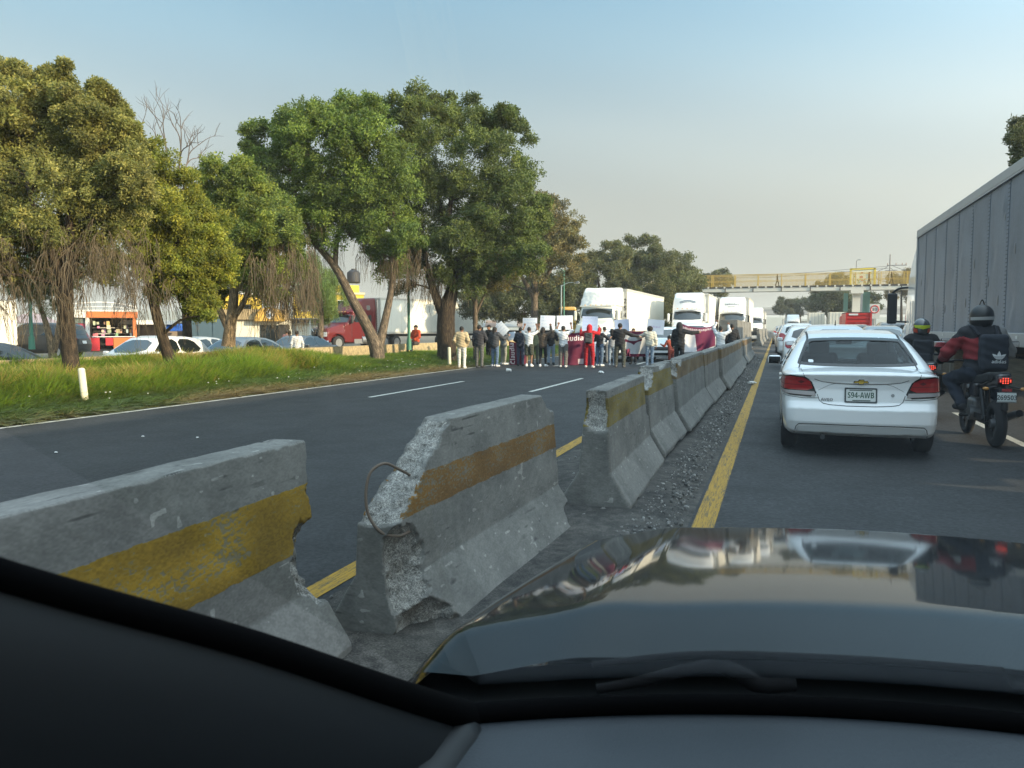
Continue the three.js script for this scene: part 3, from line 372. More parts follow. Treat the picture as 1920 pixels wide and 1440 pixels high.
    const m = part('mirror', rbox(0.2, 0.14, 0.11, 0.05, s * 0.95, 1.04, -0.72), white, t); part('mirror_glass', rbox(0.17, 0.11, 0.01, 0.004, s * 0.95, 1.04, -0.663), phy(0.5, 0.52, 0.54, 0.04, 1), m); part('mirror_stalk', rbox(0.1, 0.05, 0.06, 0.02, s * 0.84, 1.0, -0.72), blackPlastic, m);
    for (const z of [-0.05, 0.95]) part('door_handle', rbox(0.035, 0.03, 0.2, 0.014, s * 0.868, 0.86, z), white, t);
    part('roof_groove', lay(B, strip([[s * 0.535, -0.5], [s * 0.545, 0.2], [s * 0.545, 0.85], [s * 0.56, 1.15]], 0.025), 'y', 0.002, 0.08, 3, 0.005), seam, t);
    part('roof_groove', lay(B, strip([[s * 0.55, 1.06], [s * 0.6, 1.25], [s * 0.66, 1.6]], 0.014), 'y', 0.003, 0.08, 3, 0.005), seam, t);
    part('crease_shade', lay(B, strip([[s * 0.27, 0.875], [s * 0.34, 0.855], [s * 0.455, 0.79]], 0.005), 'z', 0.001, 0.04, 4, 0.003), std(0.25, 0.26, 0.27, 0.6), t);  // grey strip, shade of the body fold put into colour
    wheel(t, s * 0.755, c.wr, 1.42, 0.305, 0.19, rimSilver); wheel(t, s * 0.755, c.wr, -1.28, 0.305, 0.19, rimSilver);
  }
  const seamLine = (pts, w = 0.007) => part('trunk_seam', lay(B, strip(soft(pts.concat([]), 0), w), 'z', 0.002, 0.035, 4, 0.004), seam, t);  // raised dark strips, shade in the panel gaps put into colour
  seamLine([[-0.64, 1.03], [-0.61, 0.95], [-0.555, 0.915]]); seamLine([[0.64, 1.03], [0.61, 0.95], [0.555, 0.915]]);
  seamLine([[-0.465, 0.745], [-0.44, 0.67], [-0.4, 0.64], [-0.33, 0.627], [-0.15, 0.618], [0.15, 0.618], [0.33, 0.627], [0.4, 0.64], [0.44, 0.67], [0.465, 0.745]]);
  seamLine([[-0.5, 0.925], [-0.42, 0.895], [-0.27, 0.876], [0.0, 0.868], [0.27, 0.876], [0.42, 0.895], [0.5, 0.925]], 0.006);
  part('trunk_trim', lay(B, soft([[-0.42, 0.912], [-0.26, 0.884], [0.26, 0.884], [0.42, 0.912], [0.33, 0.932], [-0.33, 0.932]], 1), 'z', 0.008, 0.06), white, t);
  part('bumper_insert', lay(B, soft([[-0.7, 0.275], [0.7, 0.275], [0.66, 0.385], [-0.66, 0.385]], 1), 'z', 0.006, 0.08), paint(0.6, 0.62, 0.63), t);
  part('bumper_groove_shade', lay(B, strip([[-0.71, 0.27], [-0.69, 0.36], [-0.66, 0.39], [-0.4, 0.397], [0.4, 0.397], [0.66, 0.39], [0.69, 0.36], [0.71, 0.27]], 0.008), 'z', 0.003, 0.06, 4, 0.004), seam, t);  // dark strip coloured in for the shaded bumper groove
  const gold = phy(0.78, 0.52, 0.07, 0.35, 0.25, { clearcoat: 0.5 });
  const em = part('emblem', lay(B, [[-0.075, 0.889], [-0.062, 0.875], [-0.03, 0.878], [-0.026, 0.864], [0.022, 0.864], [0.03, 0.878], [0.075, 0.878], [0.062, 0.909], [0.03, 0.905], [0.026, 0.921], [-0.022, 0.921], [-0.03, 0.905], [-0.065, 0.905]].map(([x, y]) => [x * 1.12, y + 0.012]), 'z', 0.02, 0.03), chrome, t);
  part('emblem_face', lay(B, [[-0.07, 0.889], [-0.058, 0.879], [-0.026, 0.882], [-0.022, 0.868], [0.018, 0.868], [0.026, 0.882], [0.068, 0.882], [0.058, 0.905], [0.026, 0.901], [0.022, 0.917], [-0.018, 0.917], [-0.026, 0.901], [-0.06, 0.901]].map(([x, y]) => [x * 1.05, y + 0.012]), 'z', 0.024, 0.03, 4, 0.004), gold, em);
  const np = part('number_plate', lay(B, round4(-0.172, 0.655, 0.172, 0.83, 0.012), 'z', 0.012, 0.1, 4, 0.02), std(0.05, 0.06, 0.065, 0.4), t); part('plate_face', lay(B, round4(-0.155, 0.672, 0.155, 0.814, 0.01), 'z', 0.016, 0.1, 4, 0.003), std(0.66, 0.68, 0.66, 0.5), np);
  part('plate_letters', letters('S94-AWB', 0.066, 0, 0.744, 0.74).map(s => lay(B, s, 'z', 0.0175, 0.05, 4, 0.001)), std(0.04, 0.09, 0.06, 0.6), np); part('plate_band', lay(B, [[-0.12, 0.795], [0.12, 0.795], [0.12, 0.808], [-0.12, 0.808]], 'z', 0.0175, 0.2, 4, 0.001), std(0.07, 0.1, 0.09, 0.6), np); part('plate_band', lay(B, [[-0.09, 0.677], [0.1, 0.677], [0.1, 0.688], [-0.09, 0.688]], 'z', 0.0175, 0.2, 4, 0.001), std(0.07, 0.1, 0.09, 0.6), np);
  part('model_letters', letters('AVEO', 0.032, -0.36, 0.685, 1.15).map(s => lay(B, s, 'z', 0.01, 0.04, 4, 0.004)), std(0.2, 0.2, 0.21, 0.3, 0.6), t);
  part('lock', lay(B, Array.from({ length: 14 }, (_, i) => [0.335 + 0.019 * Math.cos(i / 14 * 6.283), 0.748 + 0.019 * Math.sin(i / 14 * 6.283)]), 'z', 0.006, 0.05), metalGrey, t);
  part('exhaust', cyl(0.03, 0.03, 0.25, -0.4, 0.24, 2.04, 'z', 14), blackPlastic, t); part('axle_beam', box(1.2, 0.09, 0.12, 0, 0.3, 1.42), blackPlastic, t);
}
// traffic ahead on our side
const silverP = paint(0.32, 0.33, 0.34, 0.5), greyP = paint(0.12, 0.13, 0.14, 0.5), blackP = paint(0.012, 0.013, 0.015), blueGreyP = paint(0.2, 0.24, 0.28, 0.5), offWhite = paint(0.66, 0.66, 0.63);
car('sedan', 'white sedan ahead whose roof shows above the near white car', whitePaintCar, [1.42, 0, -22.2], 0, { aerial: true, name: 'sedan', cell: 0.045, s: 1.07 });
car('hatch', 'white hatchback further ahead, left side and mirror showing beside the yellow line', whitePaintCar, [1.15, 0, -31.5], 0, { name: 'hatchback', cell: 0.045, s: 1.03 });
car('suv', 'white utility car with roof rails beyond the hatchback', whitePaintCar, [1.0, 0, -41], 0, { name: 'utility_car', rails: true });
car('suv', 'silver utility car far down our lane', silverP, [0.9, 0, -52], 0, { name: 'utility_car' });
car('suv', 'black utility car in front of the white box trailers', blackP, [4.9, 0, -55], 0, { name: 'utility_car' });
car('sedan', 'silver sedan with chrome window edge in the middle lane', silverP, [4.2, 0, -36], 0, { name: 'sedan', s: 1.08 });
car('suv', 'dark grey van ahead of the silver sedan, below the red truck', greyP, [6.0, 0, -47], 0, { name: 'van', s: 1.05 });
car('suv', 'silver pickup close to the cab of the big trailer truck', silverP, [5.2, 0, -31], 0, { name: 'pickup', s: 0.98 });
for (const [k, x, z, m, l] of [['hatch', 0.8, -66, whitePaintCar, 'small white car far off by the barriers'], ['suv', 0.6, -80, silverP, 'distant silver car close to the pale barriers'], ['sedan', 4.3, -72, greyP, 'distant dark sedan in the middle lane'], ['hatch', 1.0, -98, offWhite, 'pale car under the footbridge']]) car(k, l, m, [x, 0, z], 0, { name: 'distant_car', cell: 0.08 });
// beyond the barriers, facing us behind the protest
car('sedan', 'white sedan facing us behind the maroon banner', whitePaintCar, [-7.1, 0, -36.2], Math.PI + 0.05, { name: 'sedan' });
car('hatch', 'white hatchback facing us left of the black hooded person', whitePaintCar, [-4.9, 0, -36.8], Math.PI, { name: 'hatchback' });
car('suv', 'white van-like car behind the maroon and white banner by the barrier', whitePaintCar, [-3.35, 0, -35.4], Math.PI, { name: 'utility_car', s: 0.98 });
// side road on the left
car('sedan', 'black sedan at the left edge beyond the low wall', blackP, [-18.4, -0.3, -13.2], Math.PI, { name: 'sedan', cell: 0.04 });
car('hatch', 'white hatchback behind the leaning tree on the side road', whitePaintCar, [-18.3, -0.3, -19.0], Math.PI, { name: 'hatchback', cell: 0.04 });
car('sedan', 'pale grey sedan following the white hatchback on the side road', paint(0.5, 0.52, 0.54, 0.2), [-20.6, -0.3, -23.4], Math.PI, { name: 'sedan' });
car('sedan', 'dark blue-grey sedan on the side road before the arched awning', blueGreyP, [-18.4, -0.3, -23.4], Math.PI, { name: 'sedan', cell: 0.04 });
car('sedan', 'dark car behind the blue-grey sedan, near the people', greyP, [-20.8, -0.3, -30.5], Math.PI, { name: 'sedan' });
car('suv', 'black utility car parked by the white truck at the far left', blackP, at(70, 628, 38).setY(0.02).toArray(), 1.9, { name: 'utility_car' });
// ---------- trucks ----------
// local frame: forward -z; the cab front at about z = -3.2 (hooded) and the trailer behind
const truckPaint = { cream: paint(0.72, 0.7, 0.62), white: paint(0.74, 0.75, 0.75), red: phy(0.11, 0.005, 0.007, 0.5, 0, { clearcoat: 0.5, clearcoatRoughness: 0.15, specularIntensity: 0.4 }) };
const panelWhite = std(0.74, 0.72, 0.66, 0.5, 0.05), panelCream = std(0.72, 0.69, 0.6, 0.55), tarp = std(0.66, 0.65, 0.6, 0.75);
const cabCache = {};
function cabField(kind) {
  const P = kind === 'volvo' ? [[-3.3, 0.55], [-3.32, 1.25], [-3.15, 1.62], [-1.5, 2.0], [-0.95, 2.72], [-1.02, 2.86], [-0.2, 3.65], [0.45, 3.92], [1.75, 4.0], [1.75, 0.6], [0, 0.5]]
    : kind === 'tall' ? [[-2.9, 0.5], [-2.95, 1.3], [-2.8, 1.72], [-1.45, 2.05], [-0.98, 2.86], [-1.02, 2.98], [-0.75, 3.75], [-0.3, 4.12], [0.2, 4.18], [1.6, 4.2], [1.6, 0.6], [0, 0.5]]
      : [[-2.7, 0.5], [-2.75, 1.3], [-2.6, 1.72], [-1.3, 2.05], [-0.85, 2.82], [-0.88, 2.92], [-0.25, 3.75], [0.25, 4.02], [1.5, 4.08], [1.5, 0.6], [0, 0.5]];
  const tab = table2((z, y) => sdPoly(P, z, y), -3.8, 2.4, 0, 4.6, 0.02);
  const hoodEnd = kind === 'volvo' ? -1.5 : -1.35;
  const F = (x, y, z) => { const w = z < hoodEnd ? mixn(0.98, 1.08, clamp((z + 3) / 1.6)) - 0.16 * sst(1.2, 1.9, y) : 1.12 - 0.1 * sst(2.9, 4.2, y) - 0.05 * sst(hoodEnd + 0.7, hoodEnd, z); let d = smax(tab(z + (z < -0.5 ? -0 : 0) - x * x * 0.22 * sst(0.6, -0.6, z), y), Math.abs(x) - w, 0.14); d = smax(d, -Math.max(Math.hypot(y - 0.52, z + 2.15) - 0.66, 0.72 - Math.abs(x)), 0.04); return d; };
  return F;
}
function hoodedCab(kind, mat, t, o) {
  const F = cabField(kind); if (!cabCache[kind]) cabCache[kind] = nets(F, [-1.25, 0.4, -3.6], [1.25, 4.3, 1.85], 0.075);
  const cab = part('cab', cabCache[kind], mat, t);
  const wy = kind === 'volvo' ? [2.08, 2.66] : [2.16, 2.74];
  part('windscreen', lay(F, [[-1.0, wy[0]], [-0.95, wy[1]], [0, wy[1] + 0.03], [0.95, wy[1]], [1.0, wy[0]], [0, wy[0] - 0.04]].slice(0, 5).concat([[0.4, wy[0] - 0.03], [-0.4, wy[0] - 0.03]]), '-z', 0.012, 0.2), darkGlass, t);
  part('sun_visor', [rbox(2.06, 0.09, 0.26, 0.035, 0, wy[1] + 0.15, -1.12)], o.visor || mat, t);
  for (const ax of ['x', '-x']) { part('side_window', lay(F, soft([[-0.72, 2.1], [-0.5, 2.65], [0.1, 2.68], [0.12, 2.08]], 1), ax, 0.012, 0.2), darkGlass, t); part('sleeper_window', lay(F, round4(0.85, 2.15, 1.2, 2.65, 0.06), ax, 0.012, 0.2), darkGlass, t); if (kind === 'volvo') part('upper_window', lay(F, round4(0.72, 3.05, 1.08, 3.4, 0.06), ax, 0.012, 0.2), darkGlass, t); part('step', box(0.1, 0.35, 0.9, ax === 'x' ? 1.12 : -1.12, 0.62, -0.2), metalGrey, t); part('door_seam', lay(F, strip([[-0.85, 0.95], [-0.85, 2.05], [-0.5, 2.75], [0.2, 2.75], [0.2, 0.95]], 0.03), ax, 0.004, 0.2), seam, t); }
  const zf = kind === 'volvo' ? -3.36 : kind === 'tall' ? -2.98 : -2.78;
  const gr = part('grille', [box(1.0, 0.86, 0.05, 0, 1.12, zf + 0.02)], std(0.015, 0.016, 0.018, 0.5), t);
  part('grille_frame', [box(1.1, 0.07, 0.07, 0, 1.57, zf), box(1.1, 0.07, 0.07, 0, 0.67, zf), box(0.07, 0.86, 0.07, -0.515, 1.12, zf), box(0.07, 0.86, 0.07, 0.515, 1.12, zf)], chrome, gr);
  if (kind === 'volvo') part('grille_bar', [bar([-0.48, 0.7, zf - 0.02], [0.48, 1.54, zf - 0.02], 0.03), cyl(0.08, 0.08, 0.04, 0, 1.12, zf - 0.03, 'z', 16)], chrome, gr); else part('grille_slats', Array.from({ length: 6 }, (_, i) => box(0.96, 0.03, 0.04, 0, 0.78 + i * 0.135, zf - 0.005)), chrome, gr);
  for (const s of [-1, 1]) { part('headlight', lay(F, round4(s > 0 ? 0.62 : -0.92, 1.0, s > 0 ? 0.92 : -0.62, 1.32, 0.06), '-z', 0.02, 0.12), clearLens, t); const m = part('mirror', rbox(0.16, 0.62, 0.2, 0.05, s * 1.36, 2.3, -1.02), o.mirror || blackPlastic, t); part('mirror_arm', [bar([s * 1.08, 2.6, -0.85], [s * 1.34, 2.55, -1.02], 0.025), bar([s * 1.08, 2.05, -0.9], [s * 1.34, 2.08, -1.02], 0.025)], blackPlastic, m); for (let i = 0; i < 1; i++) part('exhaust_stack', cyl(0.09, 0.09, 2.6, s * 1.0, 2.6, 1.95, 'y', 14), chrome, t); }
  part('bumper', rbox(2.3, 0.42, 0.3, 0.08, 0, 0.5, zf + 0.1), o.bumper || mat, t);
  part('roof_lights', Array.from({ length: 5 }, (_, i) => rbox(0.1, 0.06, 0.06, 0.02, -0.7 + i * 0.35, wy[1] + 0.22, -1.16)), std(0.6, 0.3, 0.05, 0.3), t);
  part('chassis', [box(0.9, 0.28, 6.2, 0, 0.85, 1.2), cyl(0.32, 0.32, 1.3, -0.95, 0.72, 0.8, 'z', 18), cyl(0.32, 0.32, 1.3, 0.95, 0.72, 0.8, 'z', 18)], metalGrey, t);
  for (const [z, tw] of [[-2.15, 0], [2.6, 1], [3.9, 1]]) for (const s of [-1, 1]) wheel(t, s * 0.98, 0.52, z, 0.52, tw ? 0.5 : 0.3, rimSilver, 8);
  return F;
}
function trailer(t, z0, len, top, mat, o = {}) { // z0 front
  const b = 1.2, h = top - b, w = 2.55, tr = part('trailer', [box(w - 0.06, h - 0.06, len - 0.06, 0, b + h / 2, z0 + len / 2)], mat, t);
  const n = Math.round(len / 1.22), pitch = len / n;
  for (const s of [-1, 1]) for (let i = 0; i < n; i++) { if (o.plain && s !== (o.side || 1)) continue; part('side_panel', box(0.03, h - 0.3, pitch - 0.012, s * (w / 2 - 0.005), b + h / 2, z0 + pitch * (i + 0.5)), mat, tr); }
  part('trailer_rail', [...[-1, 1].flatMap(s => [box(0.06, 0.14, len, s * (w / 2), top - 0.07, z0 + len / 2), box(0.06, 0.16, len, s * (w / 2), b + 0.07, z0 + len / 2), box(0.1, h, 0.1, s * (w / 2 - 0.04), b + h / 2, z0 + 0.045), box(0.1, h, 0.1, s * (w / 2 - 0.04), b + h / 2, z0 + len - 0.045)]), box(w, 0.1, 0.07, 0, top - 0.05, z0 - 0.005)], o.rail || std(0.6, 0.58, 0.52, 0.4, 0.4), tr);
  part('rear_door', [box(w / 2 - 0.1, h - 0.25, 0.04, -w / 4 + 0.02, b + h / 2, z0 + len), box(w / 2 - 0.1, h - 0.25, 0.04, w / 4 - 0.02, b + h / 2, z0 + len)], mat, tr);
  part('door_bars', [-0.75, -0.3, 0.3, 0.75].map(x => cyl(0.022, 0.022, h - 0.2, x, b + h / 2, z0 + len + 0.045, 'y', 8)), metalGrey, tr);
  part('underframe', [box(1.0, 0.2, len - 0.6, 0, 1.05, z0 + len / 2), box(0.12, 0.7, 0.12, -0.6, 0.75, z0 + 2.6), box(0.12, 0.7, 0.12, 0.6, 0.75, z0 + 2.6), box(2.3, 0.12, 0.1, 0, 0.55, z0 + len - 0.1)], std(0.07, 0.065, 0.06, 0.8, 0.3), tr);
  for (const z of [len - 2.2, len - 3.5]) for (const s of [-1, 1]) wheel(t, s * 0.98, 0.52, z0 + z, 0.52, 0.5, rimSilver, 8);
  return tr;
}
{ // truck 254: roof under a folded pale tarpaulin
  const t = thing('semi_truck', 'cream semi truck numbered 254 with folded tarp over its cab roof, facing us', 'truck', [-10.65, 0, -48.6], Math.PI - 0.03);
  hoodedCab('short', truckPaint.cream, t, { mirror: truckPaint.cream });
  const F = cabField('short'), tp = (x, y, z) => { let d = F(x, y, z) - 0.05 - 0.07 * Math.abs(fbm(x * 1.6 + y * 1.1, y * 1.5 - x, z * 1.4, 3) - 0.5) * 2; d = Math.max(d, 2.98 - y - 0.1 * noise3(x * 3, 0, z * 3), F(x, y, z) * -1 - 0.12); return d; };
  part('tarpaulin', nets(tp, [-1.35, 2.8, -1.4], [1.35, 4.35, 1.7], 0.06), tarp, t, 'creased pale tarpaulin over the cab roof');
  const tr = trailer(t, 2.0, 14.4, 4.1, panelCream); part('fleet_number', '254'.split('').flatMap((c, i) => letters(c, 0.3, 0, 3.3 - i * 0.46, 0.8).map(s => { const g = new THREE.ShapeGeometry(s); g.rotateY(Math.PI); g.translate(-1.17, 0, 1.985); return g; })), std(0.03, 0.03, 0.03, 0.7), tr);
}
{ const t = thing('semi_truck', 'white high-roofed semi truck with cream trailer facing us, second from the left', 'truck', [-6.2, 0, -59.0], Math.PI);
  const F = hoodedCab('tall', truckPaint.white, t, { mirror: truckPaint.white });
  part('roof_lettering', [lay(F, strip([[-0.62, 3.42], [-0.4, 3.5], [-0.1, 3.56], [0.25, 3.54], [0.6, 3.44]], 0.05), '-z', 0.02, 0.2), lay(F, strip([[-0.5, 3.38], [-0.2, 3.46], [0.2, 3.45], [0.55, 3.37]], 0.04), '-z', 0.02, 0.2)], std(0.06, 0.12, 0.2, 0.5), t);
  trailer(t, 1.9, 14, 4.15, panelCream); }
{ const t = thing('semi_truck', 'white semi truck with curved lettering on its roof fairing, nearest the tall wall', 'truck', [-2.95 - 0.6, 0, -68.5], Math.PI, null);
  const F = hoodedCab('tall', truckPaint.white, t, { mirror: blackPlastic });
  part('roof_lettering', [...[-0.55, -0.4, -0.25, -0.1, 0.05, 0.2, 0.35, 0.5].map((x, i) => lay(F, strip([[x, 3.38 + 0.1 * Math.cos(x * 2)], [x + 0.03, 3.5 + 0.1 * Math.cos(x * 2) + (i % 3) * 0.03], [x + 0.09, 3.4 + 0.1 * Math.cos(x * 2)]], 0.03), '-z', 0.02, 0.2)), lay(F, strip([[-0.3, 3.32], [0.35, 3.32]], 0.03), '-z', 0.02, 0.2)], std(0.03, 0.03, 0.04, 0.5), t);
  trailer(t, 1.9, 13, 4.2, panelWhite); }
{ const t = thing('semi_truck', 'red truck with white mirror, half hidden between the two white trucks', 'truck', [-5.3, 0, -80], Math.PI); hoodedCab('short', truckPaint.red, t, { mirror: truckPaint.white }); trailer(t, 2, 11, 4.1, panelWhite); }
{ const t = thing('semi_truck', 'first far white truck behind the lettered one', 'truck', [-2.6, 0, -98], Math.PI); hoodedCab('short', truckPaint.white, t, {}); trailer(t, 2, 11, 3.6, panelWhite, {}); copyOf(t, 'second far white truck, tiny under the footbridge', [-3.6, 0, -128], Math.PI); copyOf(t, 'third far white truck, beyond the footbridge', [-0.5 + 3.4, 0, -150], 0); }
{ // maroon semi on the side road
  const t = thing('semi_truck', 'dark red semi truck with long hood and cream trailer beyond the low wall', 'truck', [-31.6, -0.1, -53.2], Math.PI - 0.3);
  hoodedCab('volvo', truckPaint.red, t, { mirror: blackPlastic, bumper: chrome }); trailer(t, 2.0, 13.2, 4.05, std(0.75, 0.73, 0.64, 0.5)); }
// the long grey trailer truck at the right
{
  const X0 = 3.6, ZF = -23.6, len = 16.2, top = 4.15, b = 1.24, w = 2.6, h = top - b, t = thing('trailer_truck', 'long grey panelled box trailer with its white cab ahead, filling the right edge', 'truck', [X0 + w / 2, 0, ZF], 0);
  const side = new THREE.MeshStandardMaterial({ color: 0xffffff, metalness: 0.35, roughness: 0.48, map: tex(512, 512, (u, v) => { const n = tnoise(u, v, 64, 201), q = tnoise(u, v, 6, 202), s = tnoise(u, 0.2, 96, 203); const k = 0.5 + (n - 0.5) * 0.03 + (q - 0.5) * 0.07 + (s - 0.5) * 0.03; return [k * 0.93, k, k * 1.1]; }), });
  const tr = part('trailer', box(w - 0.08, h - 0.04, len - 0.06, 0, b + h / 2, len / 2), side, t);
  const n = 13, pitch = len / n, R = rng(5);
  for (let i = 0; i < n; i++) { // each panel slightly dished and dented
    const g = new THREE.BoxGeometry(0.035, h - 0.26, pitch - 0.014, 1, 22, 14), p = g.attributes.position, dents = Array.from({ length: 2 + Math.floor(R() * 2) }, () => [R() * 2.4 - 1.2, R() * 1 - 0.5, 0.05 + R() * 0.07, R() > 0.35 ? 1 : -1]);
    const us = g.attributes.uv; for (let k = 0; k < p.count; k++) { const y = p.getY(k), z = p.getZ(k); let x = p.getX(k); if (x < 0) { x -= 0.006 * Math.sin((z / pitch + 0.5) * Math.PI) * (0.5 + noise3(y * 1.2, i, z)); for (const [dy, dz, r, s] of dents) x -= s * 0.02 * Math.exp(-(((y - dy) / (r * 1.5)) ** 2 + ((z - dz) / r) ** 2)); } p.setX(k, x); us.setXY(k, (z + i * pitch) * 0.4, y * 0.4); }
    g.computeVertexNormals(); g.translate(-w / 2 + 0.02, b + h / 2, pitch * (i + 0.5)); part('side_panel', g, side, tr);
  }
  const riv = []; for (let i = 0; i <= n; i++) for (let y = 0; y < 38; y++) for (const dz of [-0.03, 0.03]) riv.push([-w / 2 - 0.002, b + 0.2 + y * (h - 0.4) / 37, i * pitch + dz]);
  scatter('rivets', new THREE.SphereGeometry(0.013, 6, 4), std(0.16, 0.17, 0.19, 0.5, 0.5), riv.length, (i, p, e, s) => { p.set(...riv[i]); e.set(0, 0, 0); s.set(1, 1, 1); }, null, tr);
  part('seam_strip', Array.from({ length: n + 1 }, (_, i) => box(0.012, h - 0.26, 0.09, -w / 2 + 0.0, b + h / 2, clamp(i * pitch, 0.05, len - 0.05))), side, tr);
  const vents = [[2.72, 0.75], [2.78, 9.2], [3.35, 8.55], [2.35, 7.6], [3.3, 10.4], [2.02, 5.9], [1.95, 4.8], [1.94, 3.9], [1.96, 2.6], [2.75, 6.5], [1.98, 8.3]]; part('side_marks', vents.map(([y, z]) => ball(0.075, -w / 2 + 0.005, y, z, 0.3, 1.5, 0.75, 12)), std(0.2, 0.21, 0.23, 0.4, 0.5), tr, 'small bulged patches on the trailer side');
  part('trailer_rail', [rbox(0.07, 0.17, len, 0.015, -w / 2, top - 0.08, len / 2), box(0.03, 0.03, len, -w / 2 - 0.03, top - 0.19, len / 2), rbox(0.07, 0.22, len, 0.015, -w / 2, b + 0.08, len / 2), rbox(0.09, h, 0.1, 0.02, -w / 2 + 0.01, b + h / 2, 0.03)], std(0.42, 0.43, 0.44, 0.45, 0.5), tr);
  part('reflectors', Array.from({ length: 14 }, (_, i) => box(0.012, 0.05, i % 2 ? 0.09 : 0.11, -w / 2 - 0.04, b + 0.12, 0.6 + i * 1.13)), std(0.6, 0.6, 0.58, 0.3), tr);
  part('roof', box(w - 0.05, 0.03, len - 0.04, 0, top - 0.02, len / 2), side, tr);
  part('front_wall', box(w - 0.04, h, 0.05, 0, b + h / 2, 0.0), std(0.6, 0.6, 0.6, 0.5), tr);
  part('underframe', [box(1.0, 0.22, len - 0.6, 0, 1.08, len / 2), box(w - 0.3, 0.12, 0.2, 0, 1.12, 4), box(w - 0.3, 0.12, 0.2, 0, 1.12, 8)], std(0.05, 0.045, 0.04, 0.8, 0.3), tr);
  const wood = new THREE.MeshStandardMaterial({ roughness: 0.9, map: tex(256, 256, (u, v) => { const n = tnoise(u, v, 12, 301), q = tnoise(u * 0.2, v, 64, 302); const k = 0.85 + (n - 0.5) * 0.2 + (q - 0.5) * 0.25; return [0.42 * k, 0.37 * k, 0.3 * k]; }) });
  const bx = part('storage_box', rbox(0.65, 0.62, 2.7, 0.03, -w / 2 + 0.42, 0.72, 3.2), wood, t, 'tan side box under the trailer'); part('box_lid', box(0.02, 0.4, 0.9, -w / 2 + 0.085, 0.72, 2.9), std(0.14, 0.12, 0.1, 0.8), bx); part('box_frame', [box(0.04, 0.62, 0.06, -w / 2 + 0.09, 0.72, 4.3), box(0.04, 0.62, 0.06, -w / 2 + 0.09, 0.72, 2.1)], std(0.2, 0.18, 0.15, 0.8), bx);
  part('side_guard', [box(0.06, 0.5, 5.6, -w / 2 + 0.2, 0.75, 9.0)], wood, t, 'brown side guard under the trailer');
  for (const z of [len - 1.6, len - 2.9]) for (const s of [-1, 1]) wheel(t, s * 0.98, 0.52, z, 0.52, 0.5, rimSilver, 8);
  // cab ahead of the trailer
  const cab = new THREE.Group(); cab.position.set(-0.0, 0, -2.15); cab.name = 'tractor'; t.add(cab);
  const F = cabField('short'), tractor = part('cab', nets(F, [-1.25, 0.4, -3.2], [1.25, 4.3, 1.85], 0.08), truckPaint.white, cab);
  for (const s of [-1, 1]) { const m = part('mirror', rbox(0.28, 0.95, 0.16, 0.06, s * 1.5, 2.12, -0.85), blackPlastic, cab); part('mirror_arm', [taper([[s * 1.05, 2.75, -0.5], [s * 1.35, 2.72, -0.75], [s * 1.5, 2.6, -0.85]], [0.035, 0.035], 8), bar([s * 1.08, 1.7, -0.6], [s * 1.5, 1.72, -0.85], 0.03)], blackPlastic, m); for (let k = 0; k < 3; k++) part('grab_rail', bar([s * 1.16, 0.9 + k * 0.1, 0.3 + k * 0.4], [s * 1.16, 2.3, 0.3 + k * 0.4], 0.02), chrome, cab); }
  part('chassis', [box(0.9, 0.28, 6.2, 0, 0.85, 1.2), cyl(0.34, 0.34, 1.4, -0.95, 0.72, 0.9, 'z', 18), cyl(0.34, 0.34, 1.4, 0.95, 0.72, 0.9, 'z', 18)], chrome, cab); part('rear_cab_panel', box(2.1, 2.6, 0.04, 0, 2.2, 1.56), std(0.6, 0.6, 0.6, 0.5), cab);
  for (const z of [-2.15, 2.6, 3.9]) for (const s of [-1, 1]) { const [a, bb] = wheelGeos(0.52, 0.4, 8); const q = new THREE.Mesh(merge([a, bb]), rubber); q.name = 'wheel'; q.position.set(s * 0.98, 0.52, z); cab.add(q); }
}
// unseen box trucks added on the right to shade the carriageways
for (const [z, x, l, len] of [[-7.2, 3.9, 'unseen box trailer added close behind the long grey trailer', 13], [-45.5, 6.9, 'unseen box trailer added ahead of the long grey truck, hidden behind it', 11.0]]) { const t = thing('trailer_truck', l, 'truck', [x + 1.3, 0, z], 0); trailer(t, 0, len, 4.2, panelWhite); }
// far traffic under the bridge, our direction
for (const [px, d, l] of [[1531, 93, 'left one of two cream box trailers seen from behind under the footbridge'], [1571, 90, 'right one of two cream box trailers seen from behind under the footbridge']]) { const p = at(px, 610, d), t = thing('box_trailer', l, 'trailer', [p.x, 0, p.z - 9], 0, 'cream trailers ahead'); t.scale.set(0.7, 0.85, 0.7); trailer(t, 6.5, 6, 4.05, panelCream); }
{ const t = thing('dump_truck', 'red dump truck with ribbed tailgate ahead in the traffic', 'truck', [5.55, 0, -60], 0); const rd = std(0.42, 0.02, 0.018, 0.5); const bd = part('bed', box(1.66, 1.3, 4.2, 0, 1.95, -2.2), rd, t); part('tailgate_rib', Array.from({ length: 5 }, (_, i) => box(1.6, 0.06, 0.05, 0, 1.42 + i * 0.26, -0.08)), std(0.3, 0.015, 0.014, 0.5), bd); part('side_post', [box(0.12, 1.35, 0.12, -0.8, 1.95, -0.1), box(0.12, 1.35, 0.12, 0.8, 1.95, -0.1)], rd, bd); part('cab', rbox(1.7, 1.5, 1.6, 0.15, 0, 1.75, -5.3), rd, t); part('bed_tarp', box(1.6, 0.1, 4.1, 0, 2.62, -2.2), std(0.05, 0.05, 0.05, 0.9), bd); part('white_label', box(0.6, 0.12, 0.02, -0.35, 2.5, -0.05), std(0.6, 0.6, 0.6, 0.6), bd); part('chassis', box(0.8, 0.3, 6, 0, 0.9, -3), blackPlastic, t); for (const z of [-1.0, -2.2, -5.2]) for (const s of [-1, 1]) wheel(t, s * 0.75, 0.48, z, 0.48, 0.3, rimSilver, 8); }
